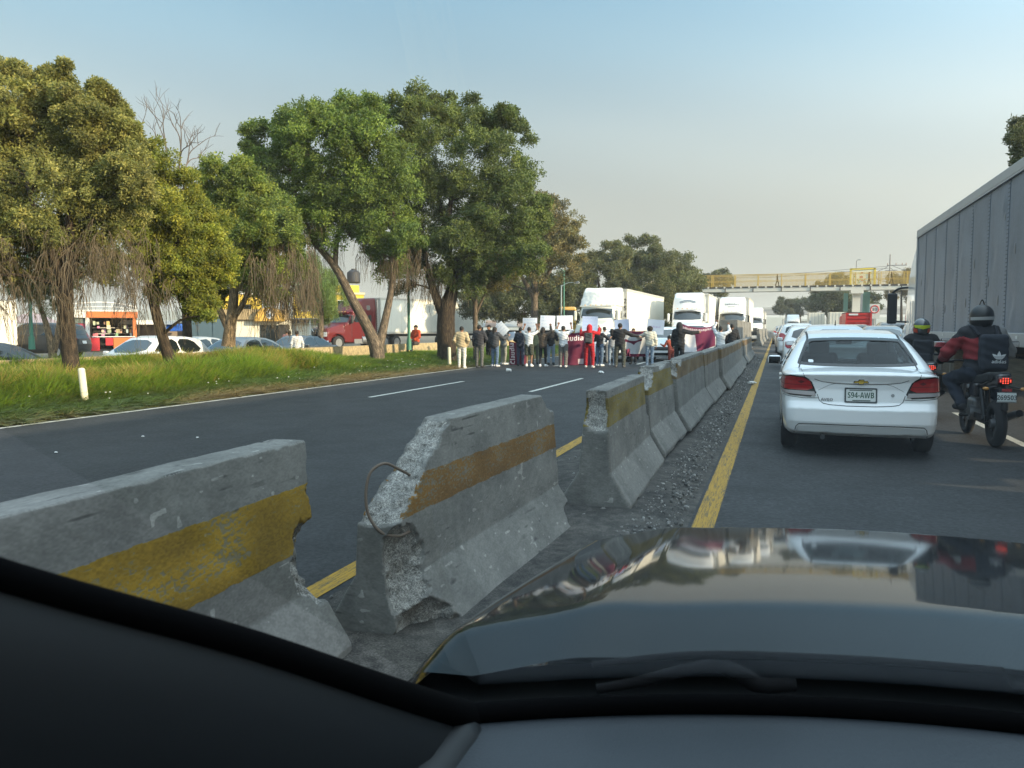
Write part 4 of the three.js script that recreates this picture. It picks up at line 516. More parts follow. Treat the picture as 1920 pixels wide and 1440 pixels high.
for (const [px, d, l, c] of [[1478, 190, 'tiny white truck far up the road by the barriers', panelWhite], [1492, 210, 'tiny cream truck far up the road', panelCream], [1505, 240, 'tiny pale truck near the vanishing point', panelWhite]]) { const p = at(px, 605, d), t = thing('box_trailer', l, 'trailer', [p.x, 0, p.z - 12], 0); trailer(t, 0, 12, 3.9, c, { plain: 1 }); }
// ---------- people ----------
// local frame: facing -z, right hand at +x, feet at y 0
const SKIN = [0.26, 0.135, 0.08];
const caps = (x, y, z, a, b, ra, rb) => { const bx = b[0] - a[0], by = b[1] - a[1], bz = b[2] - a[2], px = x - a[0], py = y - a[1], pz = z - a[2], h = clamp((px * bx + py * by + pz * bz) / (bx * bx + by * by + bz * bz + 1e-9)); return Math.hypot(px - bx * h, py - by * h, pz - bz * h) - mixn(ra, rb, h); };
const ell = (x, y, z, c, r) => { const k0 = Math.hypot((x - c[0]) / r[0], (y - c[1]) / r[1], (z - c[2]) / r[2]), k1 = Math.hypot((x - c[0]) / (r[0] * r[0]), (y - c[1]) / (r[1] * r[1]), (z - c[2]) / (r[2] * r[2])); return k0 * (k0 - 1) / (k1 + 1e-9); };
// a head about its centre: skull, jaw, nose, brow, lips, ears
const headGeo = nets((x, y, z) => { let d = ell(x, y, z, [0, 0.02, 0.012], [0.074, 0.094, 0.094]); d = smin(d, ell(x, y, z, [0, -0.05, -0.03], [0.055, 0.062, 0.062]), 0.05); d = smin(d, caps(x, y, z, [0, 0.0, -0.088], [0, -0.03, -0.105], 0.008, 0.013), 0.015); d = smin(d, caps(x, y, z, [-0.035, 0.022, -0.078], [0.035, 0.022, -0.078], 0.01, 0.01), 0.02); d = smin(d, caps(x, y, z, [-0.018, -0.06, -0.086], [0.018, -0.06, -0.086], 0.008, 0.008), 0.012); for (const s of [-1, 1]) { d = smin(d, ell(x, y, z, [s * 0.078, -0.005, 0.01], [0.011, 0.03, 0.019]), 0.01); d = smax(d, -(Math.hypot(x - s * 0.03, y - 0.002, z + 0.095) - 0.016), 0.012); } return d; }, [-0.11, -0.13, -0.14], [0.11, 0.13, 0.13], 0.0095);
const eyeGeo = merge([-1, 1].map(s => ball(0.0115, s * 0.03, 0.001, -0.077, 1.1, 0.8, 0.7, 8)));
// a slightly curled right hand, wrist at the origin, fingers along -y, palm facing +x... thumb towards -z
const handGeo = (curl) => nets((x, y, z) => { let d = ell(x, y, z, [0, -0.05, 0], [0.016, 0.055, 0.04]); const L = [0.07, 0.08, 0.075, 0.058]; for (let i = 0; i < 4; i++) { const z0 = -0.03 + i * 0.02, c = curl, l = L[i]; const p0 = [0, -0.088, z0], p1 = [-Math.sin(c) * l * 0.45, -0.088 - Math.cos(c) * l * 0.45, z0 * 1.08], p2 = [p1[0] - Math.sin(c * 2.4) * l * 0.55, p1[1] - Math.cos(c * 2.4) * l * 0.55, z0 * 1.1]; d = smin(d, Math.min(caps(x, y, z, p0, p1, 0.0095, 0.0088), caps(x, y, z, p1, p2, 0.0088, 0.0075)), 0.008); } const t1 = [-0.008, -0.055, -0.052], t2 = [-0.022, -0.088, -0.062]; d = smin(d, Math.min(caps(x, y, z, [0, -0.022, -0.028], t1, 0.013, 0.0115), caps(x, y, z, t1, t2, 0.0115, 0.009)), 0.01); return d; }, [-0.11, -0.19, -0.085], [0.035, 0.03, 0.06], 0.008);
const HANDS = { open: handGeo(0.25), fist: handGeo(1.15) };
const ARM = { // right arm [elbow, wrist]; mirrored for the left
  down: [[0.245, 1.13, 0.03], [0.26, 0.87, -0.05]], up: [[0.34, 1.5, -0.12], [0.27, 1.74, -0.2]], high: [[0.3, 1.62, -0.08], [0.2, 1.86, -0.14]], hold: [[0.27, 1.13, -0.08], [0.24, 1.2, -0.33]], wide: [[0.42, 1.33, -0.1], [0.6, 1.36, -0.28]], pocket: [[0.29, 1.14, 0.07], [0.2, 0.93, -0.06]], reach: [[0.36, 1.2, -0.14], [0.42, 1.32, -0.42]], chest: [[0.27, 1.14, -0.02], [0.08, 1.2, -0.22]], out: [[0.42, 1.25, -0.12], [0.66, 1.2, -0.28]], bars: [[0.4, 1.14, -0.14], [0.38, 1.02, -0.44]], lap: [[0.27, 1.14, -0.06], [0.14, 1.02, -0.25]],
};
function person(label, p, yaw, o = {}) {
  const s = (o.h || 1.68) / 1.68, t = thing('person', label, 'person', p, yaw, o.group); t.scale.setScalar(s);
  const sit = o.sit, wd = o.wide || 1, st = o.stance ?? 0.1, hipY = 0.92, cell = o.cell || 0.024, lean = o.lean || 0;
  const L = {};
  for (const sd of [-1, 1]) { const legs = o.legs && o.legs[sd > 0 ? 1 : 0]; const f = o.step ? sd * o.step : 0; L[sd] = legs || [[sd * 0.09, hipY - 0.02, 0], [sd * (st + 0.005), 0.5, -0.02 - f * 0.5], [sd * st * 1.05, 0.085, 0.02 - f]]; }
  const A = {}; for (const sd of [-1, 1]) { const k = (o.arms || ['down', 'down'])[sd > 0 ? 1 : 0], a = Array.isArray(k) ? k : ARM[k]; A[sd] = [[sd * 0.175 * wd, 1.385, 0.01], [sd * a[0][0], a[0][1], a[0][2]], [sd * a[1][0], a[1][1], a[1][2]]]; }
  const le = (y) => lean * Math.max(0, y - hipY); // lean forward above the hips
  const torso = (x, y, z, g) => { z += le(y); let d = ell(x, y, z, [0, 0.93, 0.005], [0.165 * wd + g, 0.14 + g, 0.115 * wd + g]); d = smin(d, ell(x, y, z, [0, 1.12, 0], [0.15 * wd + g, 0.22 + g, 0.105 * wd + g]), 0.08); d = smin(d, ell(x, y, z, [0, 1.29, 0.01], [0.175 * wd + g, 0.15 + g, 0.112 * wd + g]), 0.08); d = smin(d, caps(x, y, z, [-0.14 * wd, 1.39, 0.012], [0.14 * wd, 1.39, 0.012], 0.058 + g, 0.058 + g), 0.06); return d; };
  const armsF = (x, y, z, g, to = 1) => { let d = 9; for (const q of [-1, 1]) { const [a, b, c] = A[q]; const zz = z + le(1.39); const w = to < 1 ? [mixn(b[0], c[0], to), mixn(b[1], c[1], to), mixn(b[2], c[2], to)] : c; d = Math.min(d, smin(caps(x, y, zz, a, b, 0.054 + g, 0.043 + g), to > 0 ? caps(x, y, zz, b, w, 0.043 + g, 0.03 + g) : 9, 0.03)); } return d; };
  const legsF = (x, y, z, g, cut = -1) => { let d = 9; for (const q of [-1, 1]) { const [a, b, c] = L[q]; d = Math.min(d, smin(caps(x, y, z, a, b, 0.088 + g, 0.058 + g), caps(x, y, z, b, c, 0.058 + g, 0.04 + g), 0.04)); } return Math.max(d, cut - y); };
  const lz = -le(1.5), hc = [o.tilt || 0, 1.575, lz - 0.01];
  // the body, one surface
  const bb = [[1e9, 1e9, 1e9], [-1e9, -1e9, -1e9]]; for (const j of [...A[1], ...A[-1], ...L[1], ...L[-1], [0, 1.5, lz], [0, 0.9, 0]]) for (let k = 0; k < 3; k++) { bb[0][k] = Math.min(bb[0][k], j[k] - 0.2); bb[1][k] = Math.max(bb[1][k], j[k] + 0.2); } bb[0][2] -= le(1.5); bb[0][1] = Math.max(bb[0][1], -0.03);
  const bodyF = (x, y, z) => { let d = smin(torso(x, y, z, -0.012), legsF(x, y, z, -0.008), 0.06); d = smin(d, armsF(x, y, z, -0.004), 0.03); d = smin(d, caps(x, y, z, [0, 1.4, lz + 0.015], [hc[0] * 0.6, 1.52, lz + 0.005], 0.058, 0.05), 0.04); for (const q of [-1, 1]) { const c = L[q][2]; d = smin(d, caps(x, y, z, [c[0], c[1] - 0.04, c[2] + 0.02], [c[0] + q * 0.02, c[1] - 0.055, c[2] - 0.14], 0.036, 0.028), 0.03); } return d; };
  const geos = [nets(bodyF, bb[0], bb[1], cell * 1.15), headGeo.clone().rotateY(o.look || 0).translate(...hc)];
  for (const q of [-1, 1]) { const w = V(...A[q][2]), e = V(...A[q][1]), dir = w.clone().sub(e).normalize(); const h = HANDS[o.grip ? 'fist' : 'open'].clone(); if (q < 0) { h.scale(-1, 1, 1); const ix = h.index.array; for (let i = 0; i < ix.length; i += 3) { const k = ix[i]; ix[i] = ix[i + 1]; ix[i + 1] = k; } } h.applyQuaternion(new THREE.Quaternion().setFromUnitVectors(V(0, -1, 0), dir)); h.translate(w.x, w.y, w.z - le(1.39)); geos.push(h); }
  const sk = o.skin || SKIN; part('body', geos, phy(sk[0], sk[1], sk[2], 0.6, 0, { sheen: 0 }), t);
  part('eyes', eyeGeo.clone().rotateY(o.look || 0).translate(...hc), std(0.02, 0.018, 0.016, 0.25), t);
  const fab = (c, r = 0.95) => std(c[0], c[1], c[2], r);
  // upper garment
  const top = o.top || [0.03, 0.03, 0.035], sl = o.sleeve ?? 0.93, hem = o.hem ?? 0.84, wr = (x, y, z) => 0.007 * (noise3(x * 14 + 3, y * 9, z * 14) - 0.5) * 2 + 0.004 * Math.sin(y * 60 + x * 22);
  const g0 = o.bulk ?? 0.012;
  part(o.topName || 'jacket', nets((x, y, z) => { let d = torso(x, y, z, g0); d = smin(d, Math.max(armsF(x, y, z, g0, sl), -9), 0.04); d = Math.max(d, hem - y + 0.006 * Math.sin(x * 30)); if (y > 1.4) d = Math.max(d, -(Math.hypot(x, z - lz - 0.005) - 0.06)); d = smin(d, o.collar ? Math.max(Math.abs(Math.hypot(x, (z - lz) * 0.9) - 0.075) - 0.014, Math.abs(y - 1.47) - 0.045) : 9, 0.02); return d + wr(x, y, z); }, bb[0], bb[1], cell), fab(top), t);
  if (o.puff) part('quilting', Array.from({ length: 5 }, (_, i) => { const y = 0.92 + i * 0.1; return new THREE.TorusGeometry(0.155 * wd + g0, 0.009, 6, 26).rotateX(Math.PI / 2).scale(1.05, 1, 0.75).translate(0, y, 0); }), fab(top.map(v => v * 1.3)), t);
  // trousers
  const tr = o.legsCol || [0.03, 0.035, 0.05], cut = o.shorts ? 0.5 : 0.07;
  part(o.shorts ? 'shorts' : 'trousers', nets((x, y, z) => { let d = legsF(x, y, z, o.legBulk ?? 0.014, sit ? -1 : cut); d = smin(d, Math.max(torso(x, y, z, 0.004), y - 0.98), 0.05); d = Math.max(d, y - 0.98); return d + wr(x, y, z); }, bb[0], bb[1], cell), fab(tr), t);
  // shoes
  const sc = o.shoes || [0.03, 0.03, 0.03]; part('shoes', [-1, 1].map(q => { const c = L[q][2]; return nets((x, y, z) => { let d = smin(caps(x, y, z, [c[0], c[1] - 0.035, c[2] + 0.035], [c[0] + q * 0.025, c[1] - 0.045, c[2] - 0.16], 0.047, 0.04), caps(x, y, z, [c[0], c[1] - 0.02, c[2] + 0.01], [c[0], c[1] + 0.02, c[2]], 0.05, 0.046), 0.03); return Math.max(d, c[1] - 0.085 - y); }, [c[0] - 0.12, c[1] - 0.12, c[2] - 0.26], [c[0] + 0.12, c[1] + 0.1, c[2] + 0.14], 0.018); }), fab(sc, 0.7), t);
  // hair, caps and hoods
  const H = (f, m, name) => part(name, nets((x, y, z) => f(x - hc[0], y - hc[1], z - hc[2]), [hc[0] - 0.22, hc[1] - 0.45, hc[2] - 0.24], [hc[0] + 0.22, hc[1] + 0.22, hc[2] + 0.26], 0.014).rotateY(0), m, t);
  const hr = o.hair || [0.012, 0.009, 0.008], hm = std(hr[0], hr[1], hr[2], 0.75), tex_ = (x, y, z) => 0.008 * (noise3(x * 40, y * 25, z * 40) - 0.5);
  const hs = o.hairStyle || 'short';
  if (hs === 'short') H((x, y, z) => Math.max(ell(x, y, z, [0, 0.03, 0.016], [0.086, 0.1, 0.102]), -(y + 0.035 + (z < -0.02 ? -0.085 - z * 0 : 0)), -z - 0.078 - y * 0.1 + (y < 0.05 ? -0.0 : 0)) + tex_(x, y, z), hm, 'hair');
  if (hs === 'long') H((x, y, z) => { let d = smin(ell(x, y, z, [0, 0.03, 0.018], [0.09, 0.104, 0.106]), caps(x, y, z, [0, 0.0, 0.07], [0, -0.3, 0.09], 0.08, 0.055), 0.05); return Math.max(d, -0.05 - z - (y > 0.06 ? 0.06 : 0)) + tex_(x, y, z) * 1.6; }, hm, 'hair');
  if (hs === 'curly') H((x, y, z) => Math.max(ell(x, y, z, [0, 0.03, 0.02], [0.125, 0.12, 0.125]), -0.07 - z) + 0.03 * (noise3(x * 26, y * 26, z * 26) - 0.5), hm, 'hair');
  if (hs === 'bun') H((x, y, z) => Math.min(Math.max(ell(x, y, z, [0, 0.03, 0.016], [0.085, 0.1, 0.1]), -0.06 - z), Math.hypot(x, y - 0.1, z - 0.08) - 0.045) + tex_(x, y, z), hm, 'hair');
  if (hs === 'cap') { const c = fab(o.capCol || top); H((x, y, z) => { let d = Math.max(ell(x, y, z, [0, 0.03, 0.014], [0.09, 0.105, 0.106]), 0.02 - y); return Math.min(d, Math.max(ell(x, y, z, [0, 0.035, -0.1], [0.075, 0.012, 0.085]), z)); }, c, 'cap'); H((x, y, z) => Math.max(ell(x, y, z, [0, 0.02, 0.018], [0.083, 0.09, 0.098]), y - 0.03, -0.04 - y, -z - 0.0), hm, 'hair'); }
  if (hs === 'hood') H((x, y, z) => { let d = smin(ell(x, y, z, [0, 0.02, 0.025], [0.108, 0.128, 0.125]), caps(x, y, z, [0, -0.05, 0.05], [0, -0.16, 0.06], 0.1, 0.12), 0.06); return Math.max(d, -(ell(x, y, z, [0, -0.01, -0.11], [0.078, 0.1, 0.09]))) ; }, fab(o.capCol || top), 'hood');
  if (o.pack) { const pk = part('backpack', nets((x, y, z) => { const q = [Math.abs(x) - 0.115, Math.abs(y - 1.18) - 0.17, Math.abs(z - 0.19 - lz * 0.6) - 0.05]; return Math.hypot(Math.max(q[0], 0), Math.max(q[1], 0), Math.max(q[2], 0)) + Math.min(0, Math.max(...q)) - 0.035 + wr(x, y, z); }, [-0.3, 0.85, 0], [0.3, 1.5, 0.45], 0.022), fab(o.pack), t); part('pack_pocket', rbox(0.2, 0.14, 0.05, 0.02, 0, 1.09, 0.285 + lz * 0.6), fab(o.pack.map(v => v * 1.5)), pk); }
  t.fields = { torso, armsF, A, lz, le, hc, lo: bb[0], hi: bb[1], wr };
  return t;
}
const onG = (px, py) => { const a = at(px, py, 1), d = a.clone().sub(camera.position), k = -EYE / d.y; return [d.x * k, 0.004, d.z * k]; };
const W1 = [0.62, 0.64, 0.66], JEAN = [0.09, 0.14, 0.22], LJEAN = [0.22, 0.29, 0.38], BLK = [0.016, 0.016, 0.018], MAR = [0.16, 0.02, 0.05];
const G1 = 'people of the roadblock seen from behind';
person('person in beige jacket and white trousers, hands in pockets, by the thick trunk', onG(866, 691), 0.15, { group: G1, h: 1.56, top: [0.42, 0.33, 0.2], legsCol: [0.6, 0.58, 0.54], shoes: [0.6, 0.58, 0.55], arms: ['pocket', 'pocket'], bulk: 0.03, wide: 1.08, hem: 0.86 });
person('person in a dark jacket and grey trousers next to the slender tree', onG(899, 689), 0.05, { group: G1, h: 1.62, top: [0.03, 0.03, 0.036], legsCol: [0.1, 0.1, 0.095], bulk: 0.025, arms: ['down', 'lap'] });
person('person in black uniform and cap standing on the grass behind the others', onG(917, 676), Math.PI - 0.5, { group: G1, h: 1.65, top: BLK, legsCol: BLK, hairStyle: 'cap', capCol: BLK, arms: ['lap', 'down'] });
person('person in a long grey quilted coat and jeans, right arm stretched to a paper', onG(928, 688), -0.2, { group: G1, h: 1.54, top: [0.05, 0.053, 0.06], legsCol: JEAN, shoes: [0.5, 0.5, 0.52], puff: 1, bulk: 0.035, hem: 0.72, hairStyle: 'long', arms: ['down', 'reach'] });
person('person in a grey hooded top and grey trousers beside the vertical banner', onG(944, 684), -0.5, { group: G1, h: 1.52, top: [0.16, 0.18, 0.2], legsCol: [0.25, 0.25, 0.22], shoes: W1, arms: ['hold', 'hold'], hairStyle: 'cap', capCol: [0.2, 0.24, 0.3] });
person('person in a navy jacket and dark jeans right of the vertical banner', onG(976, 686), 0.1, { group: G1, h: 1.52, top: [0.022, 0.028, 0.045], legsCol: [0.05, 0.06, 0.1], bulk: 0.03, arms: ['lap', 'hold'], hem: 0.78 });
person('person in a white t-shirt and camouflage shorts lifting the first placard', onG(992, 688), 0, { group: G1, h: 1.54, top: W1, sleeve: 0.02, topName: 'shirt', legsCol: [0.05, 0.055, 0.04], shorts: 1, shoes: W1, arms: ['up', 'up'], grip: 1, legBulk: 0.035 });
person('person in a green and cream top half hidden right of the camouflage shorts', onG(1003, 683), 0.3, { group: G1, h: 1.50, top: [0.22, 0.24, 0.14], legsCol: [0.1, 0.11, 0.08], hairStyle: 'long', arms: ['up', 'down'] });
person('person in a brown jacket and black leggings lifting the second placard', onG(1018, 688), -0.05, { group: G1, h: 1.53, top: [0.075, 0.055, 0.04], legsCol: BLK, shoes: W1, hairStyle: 'long', arms: ['up', 'up'], grip: 1, bulk: 0.022, hem: 0.8, legBulk: 0.004, step: 0.06 });
person('person in a black jacket and light blue jeans between the brown jacket and white t-shirt', onG(1033, 684), 0.2, { group: G1, h: 1.54, top: BLK, legsCol: LJEAN, arms: ['down', 'hold'], bulk: 0.02 });
person('person in a white t-shirt and grey trousers lifting the third placard', onG(1056, 689), 0, { group: G1, h: 1.58, top: W1, topName: 'shirt', sleeve: 0.02, legsCol: [0.12, 0.115, 0.105], shoes: W1, arms: ['up', 'up'], grip: 1, bulk: 0.022, legBulk: 0.03 });
person('person in pale clothes behind the white t-shirt, legs showing by the wide banner', onG(1066, 684), 0.4, { group: G1, h: 1.50, top: [0.1, 0.03, 0.04], legsCol: [0.55, 0.53, 0.5], shoes: W1, arms: ['hold', 'hold'] });
person('person in a red hooded tracksuit with a grey backpack lifting the fourth placard', onG(1105, 690), 0, { group: G1, h: 1.62, top: [0.42, 0.012, 0.018], legsCol: [0.33, 0.012, 0.018], shoes: [0.6, 0.55, 0.53], hairStyle: 'hood', arms: [[[0.36, 1.3, -0.1], [0.42, 1.48, -0.26]], [[0.34, 1.36, -0.1], [0.33, 1.58, -0.24]]], grip: 1, bulk: 0.02, legBulk: 0.018, pack: [0.06, 0.06, 0.06], stance: 0.13 });
person('person in a black vest with white sleeves and jeans beside the red tracksuit', onG(1124, 687), -0.3, { group: G1, h: 1.52, top: [0.025, 0.025, 0.03], sleeve: 0.25, legsCol: JEAN, shoes: W1, arms: ['hold', 'reach'] });
person('person in a long white coat behind the black vest', onG(1133, 681), 0.1, { group: G1, h: 1.56, top: W1, legsCol: [0.15, 0.16, 0.17], hem: 0.72, arms: ['hold', 'hold'] });
person('person in a short grey shirt and pale jeans left of the black jacket', onG(1147, 686), 0.2, { group: G1, h: 1.47, top: [0.25, 0.27, 0.3], topName: 'shirt', legsCol: LJEAN, shoes: W1, hairStyle: 'long', arms: ['hold', 'down'] });
person('person in a black jacket, cap and olive trousers before the blue placard', onG(1162, 689), 0, { group: G1, h: 1.68, top: BLK, legsCol: [0.055, 0.06, 0.05], shoes: [0.1, 0.1, 0.1], hairStyle: 'cap', capCol: BLK, bulk: 0.03, legBulk: 0.03, arms: ['hold', 'out'], stance: 0.14, wide: 1.06 });
person('person whose head rises above the white and maroon banner', onG(1187, 683), Math.PI, { group: G1, h: 1.49, top: MAR, legsCol: BLK, arms: ['wide', 'wide'], grip: 1 });
person('person with curly dark hair in a cream jacket and pale jeans', onG(1218, 686), 0.1, { group: G1, h: 1.56, top: [0.5, 0.49, 0.42], legsCol: LJEAN, shoes: [0.35, 0.4, 0.45], hairStyle: 'curly', arms: ['out', 'down'], bulk: 0.04, hem: 0.86 });
person('person in rust-red clothes bending in front of the white hatchback', onG(1258, 690), 0.9, { group: G1, h: 1.22, top: [0.25, 0.05, 0.03], legsCol: [0.18, 0.04, 0.03], arms: ['hold', 'hold'], hairStyle: 'bun', lean: 0.3 });
person('person in long black hooded coat holding the left end of the sagging banner', onG(1273, 694), -0.15, { group: G1, h: 1.69, top: BLK, legsCol: BLK, hem: 0.55, hairStyle: 'hood', bulk: 0.03, arms: ['down', 'wide'], grip: 1 });
person('person in a white shirt lifting both arms behind the barriers', onG(1350, 690), -0.1, { group: G1, h: 1.56, top: W1, topName: 'shirt', legsCol: JEAN, arms: ['high', 'up'], hairStyle: 'bun', grip: 1, bulk: 0.022 });
person('person in a black jacket at the end of the tall wall', onG(1371, 686), 0.3, { group: G1, h: 1.67, top: BLK, legsCol: [0.05, 0.06, 0.09], arms: ['down', 'hold'], bulk: 0.035 });
// placards and banners
const scribble = (seed, ink, bg, density) => canvasTex(256, 192, (c, w, h) => { c.fillStyle = bg; c.fillRect(0, 0, w, h); const R = rng(seed); c.strokeStyle = ink; c.lineWidth = 4; for (let r = 0; r < density; r++) for (let x = 22; x < w - 30; x += 16 + R() * 8) { if (R() < 0.2) continue; const y = h * (r + 0.75) / (density + 0.4); c.globalAlpha = 0.35 + 0.3 * R(); c.beginPath(); c.moveTo(x, y + R() * 8); c.lineTo(x + 3 + R() * 8, y - 12 - R() * 10); c.lineTo(x + 8 + R() * 6, y + R() * 8); c.stroke(); } });
function placard(label, px, py, d, w, h, roll, seed, bg = '#e6edf8', ink = '#8ea4d0', dens = 4, pole = 0.4) { const p = at(px, py, d), t = thing('placard', label, 'placard', p.toArray(), 0.1, 'handwritten placards'); t.rotation.z = roll; const g = new THREE.BoxGeometry(w, h, 0.006, 8, 6, 1), q = g.attributes.position; for (let i = 0; i < q.count; i++) q.setZ(i, q.getZ(i) + 0.05 * Math.sin(q.getX(i) / w * 2.2 + seed) + 0.02 * Math.sin(q.getY(i) / h * 3 + seed)); g.computeVertexNormals(); const m = scribble(seed, ink, bg, dens); part('card', g, new THREE.MeshStandardMaterial({ map: m, roughness: 0.85 }), t); return t; }
placard('white placard held over the white t-shirt and camouflage shorts', 994, 609, 31, 0.6, 0.55, 0, 1);
placard('white placard held over the brown jacket', 1027, 605, 31, 0.6, 0.57, -0.04, 2);
placard('white placard held over the white t-shirt and grey trousers', 1059, 605, 31, 0.64, 0.57, 0.02, 3);
placard('blue-tinted placard behind the red tracksuit', 1106, 607, 31, 0.62, 0.59, -0.03, 4, '#b4c4e4', '#8197cc');
placard('blue placard in front of the black jacket and cap', 1166, 614, 31.4, 0.6, 0.65, 0.06, 5, '#a9bcde', '#a0b2d8', 2);
placard('tilted white placard with violet marks by the curly-haired person', 1229, 613, 31, 0.68, 0.59, -0.08, 6, '#c8d6ec', '#8a5fae', 1);
placard('paper folded to a point, held by the grey quilted coat', 940, 618, 31, 0.5, 0.5, 0.75, 7);
placard('small white card among the heads left of the first placard', 961, 630, 31.5, 0.28, 0.34, 0.1, 8, '#c4cfdf', '#8ea4d0', 2);
function banner(label, pts, mat, sag = 0.08) { // pts: top-left, top-right, bottom-right, bottom-left as world points
  const [a, b, c, d] = pts, base = a.clone(), t = thing('banner', label, 'banner', base.toArray()); const nx = 26, ny = 14, pos = [], uv = [], idx = [];
  for (const side of [0, 1]) for (let j = 0; j <= ny; j++) for (let i = 0; i <= nx; i++) { const u = i / nx, v = j / ny, p = a.clone().lerp(b, u).lerp(d.clone().lerp(c, u), v).sub(base); p.y -= sag * 4 * u * (1 - u) * (1 - v * 0.4); p.z += 0.05 * Math.sin(u * 13 + v * 3) * (0.3 + v) + 0.03 * Math.sin(u * 5 - v * 4) - side * 0.006; pos.push(p.x, p.y, p.z); uv.push(u, 1 - v); }
  const q = nx + 1, n0 = q * (ny + 1); for (let j = 0; j < ny; j++) for (let i = 0; i < nx; i++) { const k = j * q + i; idx.push(k, k + q, k + 1, k + 1, k + q, k + q + 1); const w = k + n0; idx.push(w, w + 1, w + q, w + 1, w + q + 1, w + q); }
  const g = new THREE.BufferGeometry(); g.setAttribute('position', new THREE.Float32BufferAttribute(pos, 3)); g.setAttribute('uv', new THREE.Float32BufferAttribute(uv, 2)); g.setIndex(idx); g.computeVertexNormals(); part('cloth', g, mat, t); return t; }
const clothMat = draw => new THREE.MeshStandardMaterial({ roughness: 0.85, map: canvasTex(512, 512, draw) });
const maroonTxt = clothMat((c, w, h) => { c.fillStyle = '#611a38'; c.fillRect(0, 0, w, h); c.fillStyle = '#e8dfe2'; c.font = 'bold 108px sans-serif'; c.textAlign = 'left'; c.fillText('Claudia', 6, 118, 500); c.strokeStyle = '#7b3050'; c.lineWidth = 5; c.beginPath(); c.arc(250, 470, 120, 3.3, 6.1); c.stroke(); c.fillStyle = '#c9bcc2'; c.fillRect(300, 400, 95, 80); });
banner('wide maroon banner reading Claudia between the white t-shirt and the red tracksuit', [at(1048, 625, 31.4), at(1108, 622, 31.4), at(1108, 686, 31.6), at(1048, 686, 31.6)], maroonTxt, 0.02);
const maroonV = clothMat((c, w, h) => { c.fillStyle = '#6a1c38'; c.fillRect(0, 0, w, h); c.save(); c.translate(150, 500); c.rotate(-Math.PI / 2); c.fillStyle = '#e8dfe2'; c.font = 'bold 180px sans-serif'; c.fillText('Claudia', 0, 0, 490); c.restore(); });
banner('maroon banner hanging with its lettering sideways near the left of the crowd', [at(954, 640, 31), at(986, 644, 31), at(987, 684, 31.2), at(956, 684, 31.2)], maroonV, 0.01);
const mw = clothMat((c, w, h) => { c.fillStyle = '#b9bcc0'; c.fillRect(0, 0, w, h); c.fillStyle = '#5d1a36'; c.fillRect(0, 0, w, 66); c.beginPath(); c.moveTo(0, 150); c.quadraticCurveTo(120, 240, 360, 150); c.lineTo(360, 190); c.quadraticCurveTo(220, 220, 190, 280); c.quadraticCurveTo(130, 230, 0, 220); c.fill(); c.fillRect(0, 455, w, 57); });
banner('white banner with a maroon figure and border, right of the olive trousers', [at(1172, 620, 31.2), at(1216, 620, 31.2), at(1218, 668, 31.4), at(1172, 668, 31.4)], mw, 0.03);
const mx = clothMat((c, w, h) => { c.fillStyle = '#641b40'; c.fillRect(0, 0, w, h); c.fillStyle = '#cfcdd0'; c.beginPath(); c.moveTo(0, 512); c.lineTo(0, 180); c.quadraticCurveTo(110, 100, 200, 170); c.lineTo(230, 512); c.fill(); c.fillStyle = '#ddd8da'; const R = rng(9); for (let x = 14; x < 490; x += 34) { c.fillRect(x, 40 + 8 * Math.sin(x), 7, 44); c.fillRect(x, 40, 20 * R() + 6, 8); c.fillRect(x + 16, 44, 7, 38); } });
banner('maroon and white banner sagging from the black-hooded person to the white shirt', [at(1279, 607, 32), at(1342, 609, 32), at(1341, 648, 32), at(1279, 660, 32)], mx, 0.14);
banner('folded maroon cloth lying by the legs behind the barrier', [at(1172, 655, 31), at(1181, 653, 31), at(1182, 668, 31), at(1171, 668, 31)], std(0.16, 0.02, 0.05, 0.9), 0.01);
// people on the side road, the wall and the bridge
person('person in an orange-red jacket sitting on the low wall before the cream trailer', at(780, 640, 35).setY(0.02).toArray(), Math.PI * 0.9, { h: 1.62, top: [0.45, 0.07, 0.03], legsCol: [0.06, 0.05, 0.05], hairStyle: 'cap', capCol: BLK, arms: ['lap', 'lap'], bulk: 0.03, legs: [[[-0.09, 0.86, 0], [-0.12, 0.82, -0.42], [-0.12, 0.4, -0.45]], [[0.09, 0.86, 0], [0.12, 0.82, -0.42], [0.12, 0.4, -0.45]]], sit: 1 });
for (const [px, d, l, top, lg, hs] of [[557, 34, 'person in a white shirt under the hanging dry branches', W1, BLK, 'short'], [592, 36, 'person in dark clothes beside the dry hanging branches', [0.04, 0.03, 0.03], JEAN, 'long'], [543, 36, 'person in black left of the white shirt on the side road', BLK, BLK, 'short'], [538, 44, 'person walking further back on the side road', [0.2, 0.1, 0.1], BLK, 'short'], [433, 40, 'person in dark clothes by the slim trunks and the pale wall', BLK, BLK, 'short']]) { const p = at(px, 640, d); person(l, [p.x, -0.29, p.z], 0.6, { h: 1.68, top, legsCol: lg, hairStyle: hs, cell: 0.03 }); }
for (const [px, l, c, w] of [[1457, 'leftmost person walking on the footbridge', BLK, -1.4], [1603, 'person in brown crossing the footbridge by the billboard', [0.12, 0.06, 0.03], 1.4], [1637, 'rightmost person on the footbridge', BLK, -1.4]]) { const p = at(px, 545, 100 / 0.93); person(l, [p.x, 6.68, -100.6], w, { h: 1.5, top: c, legsCol: c, cell: 0.035, step: 0.2 }); }
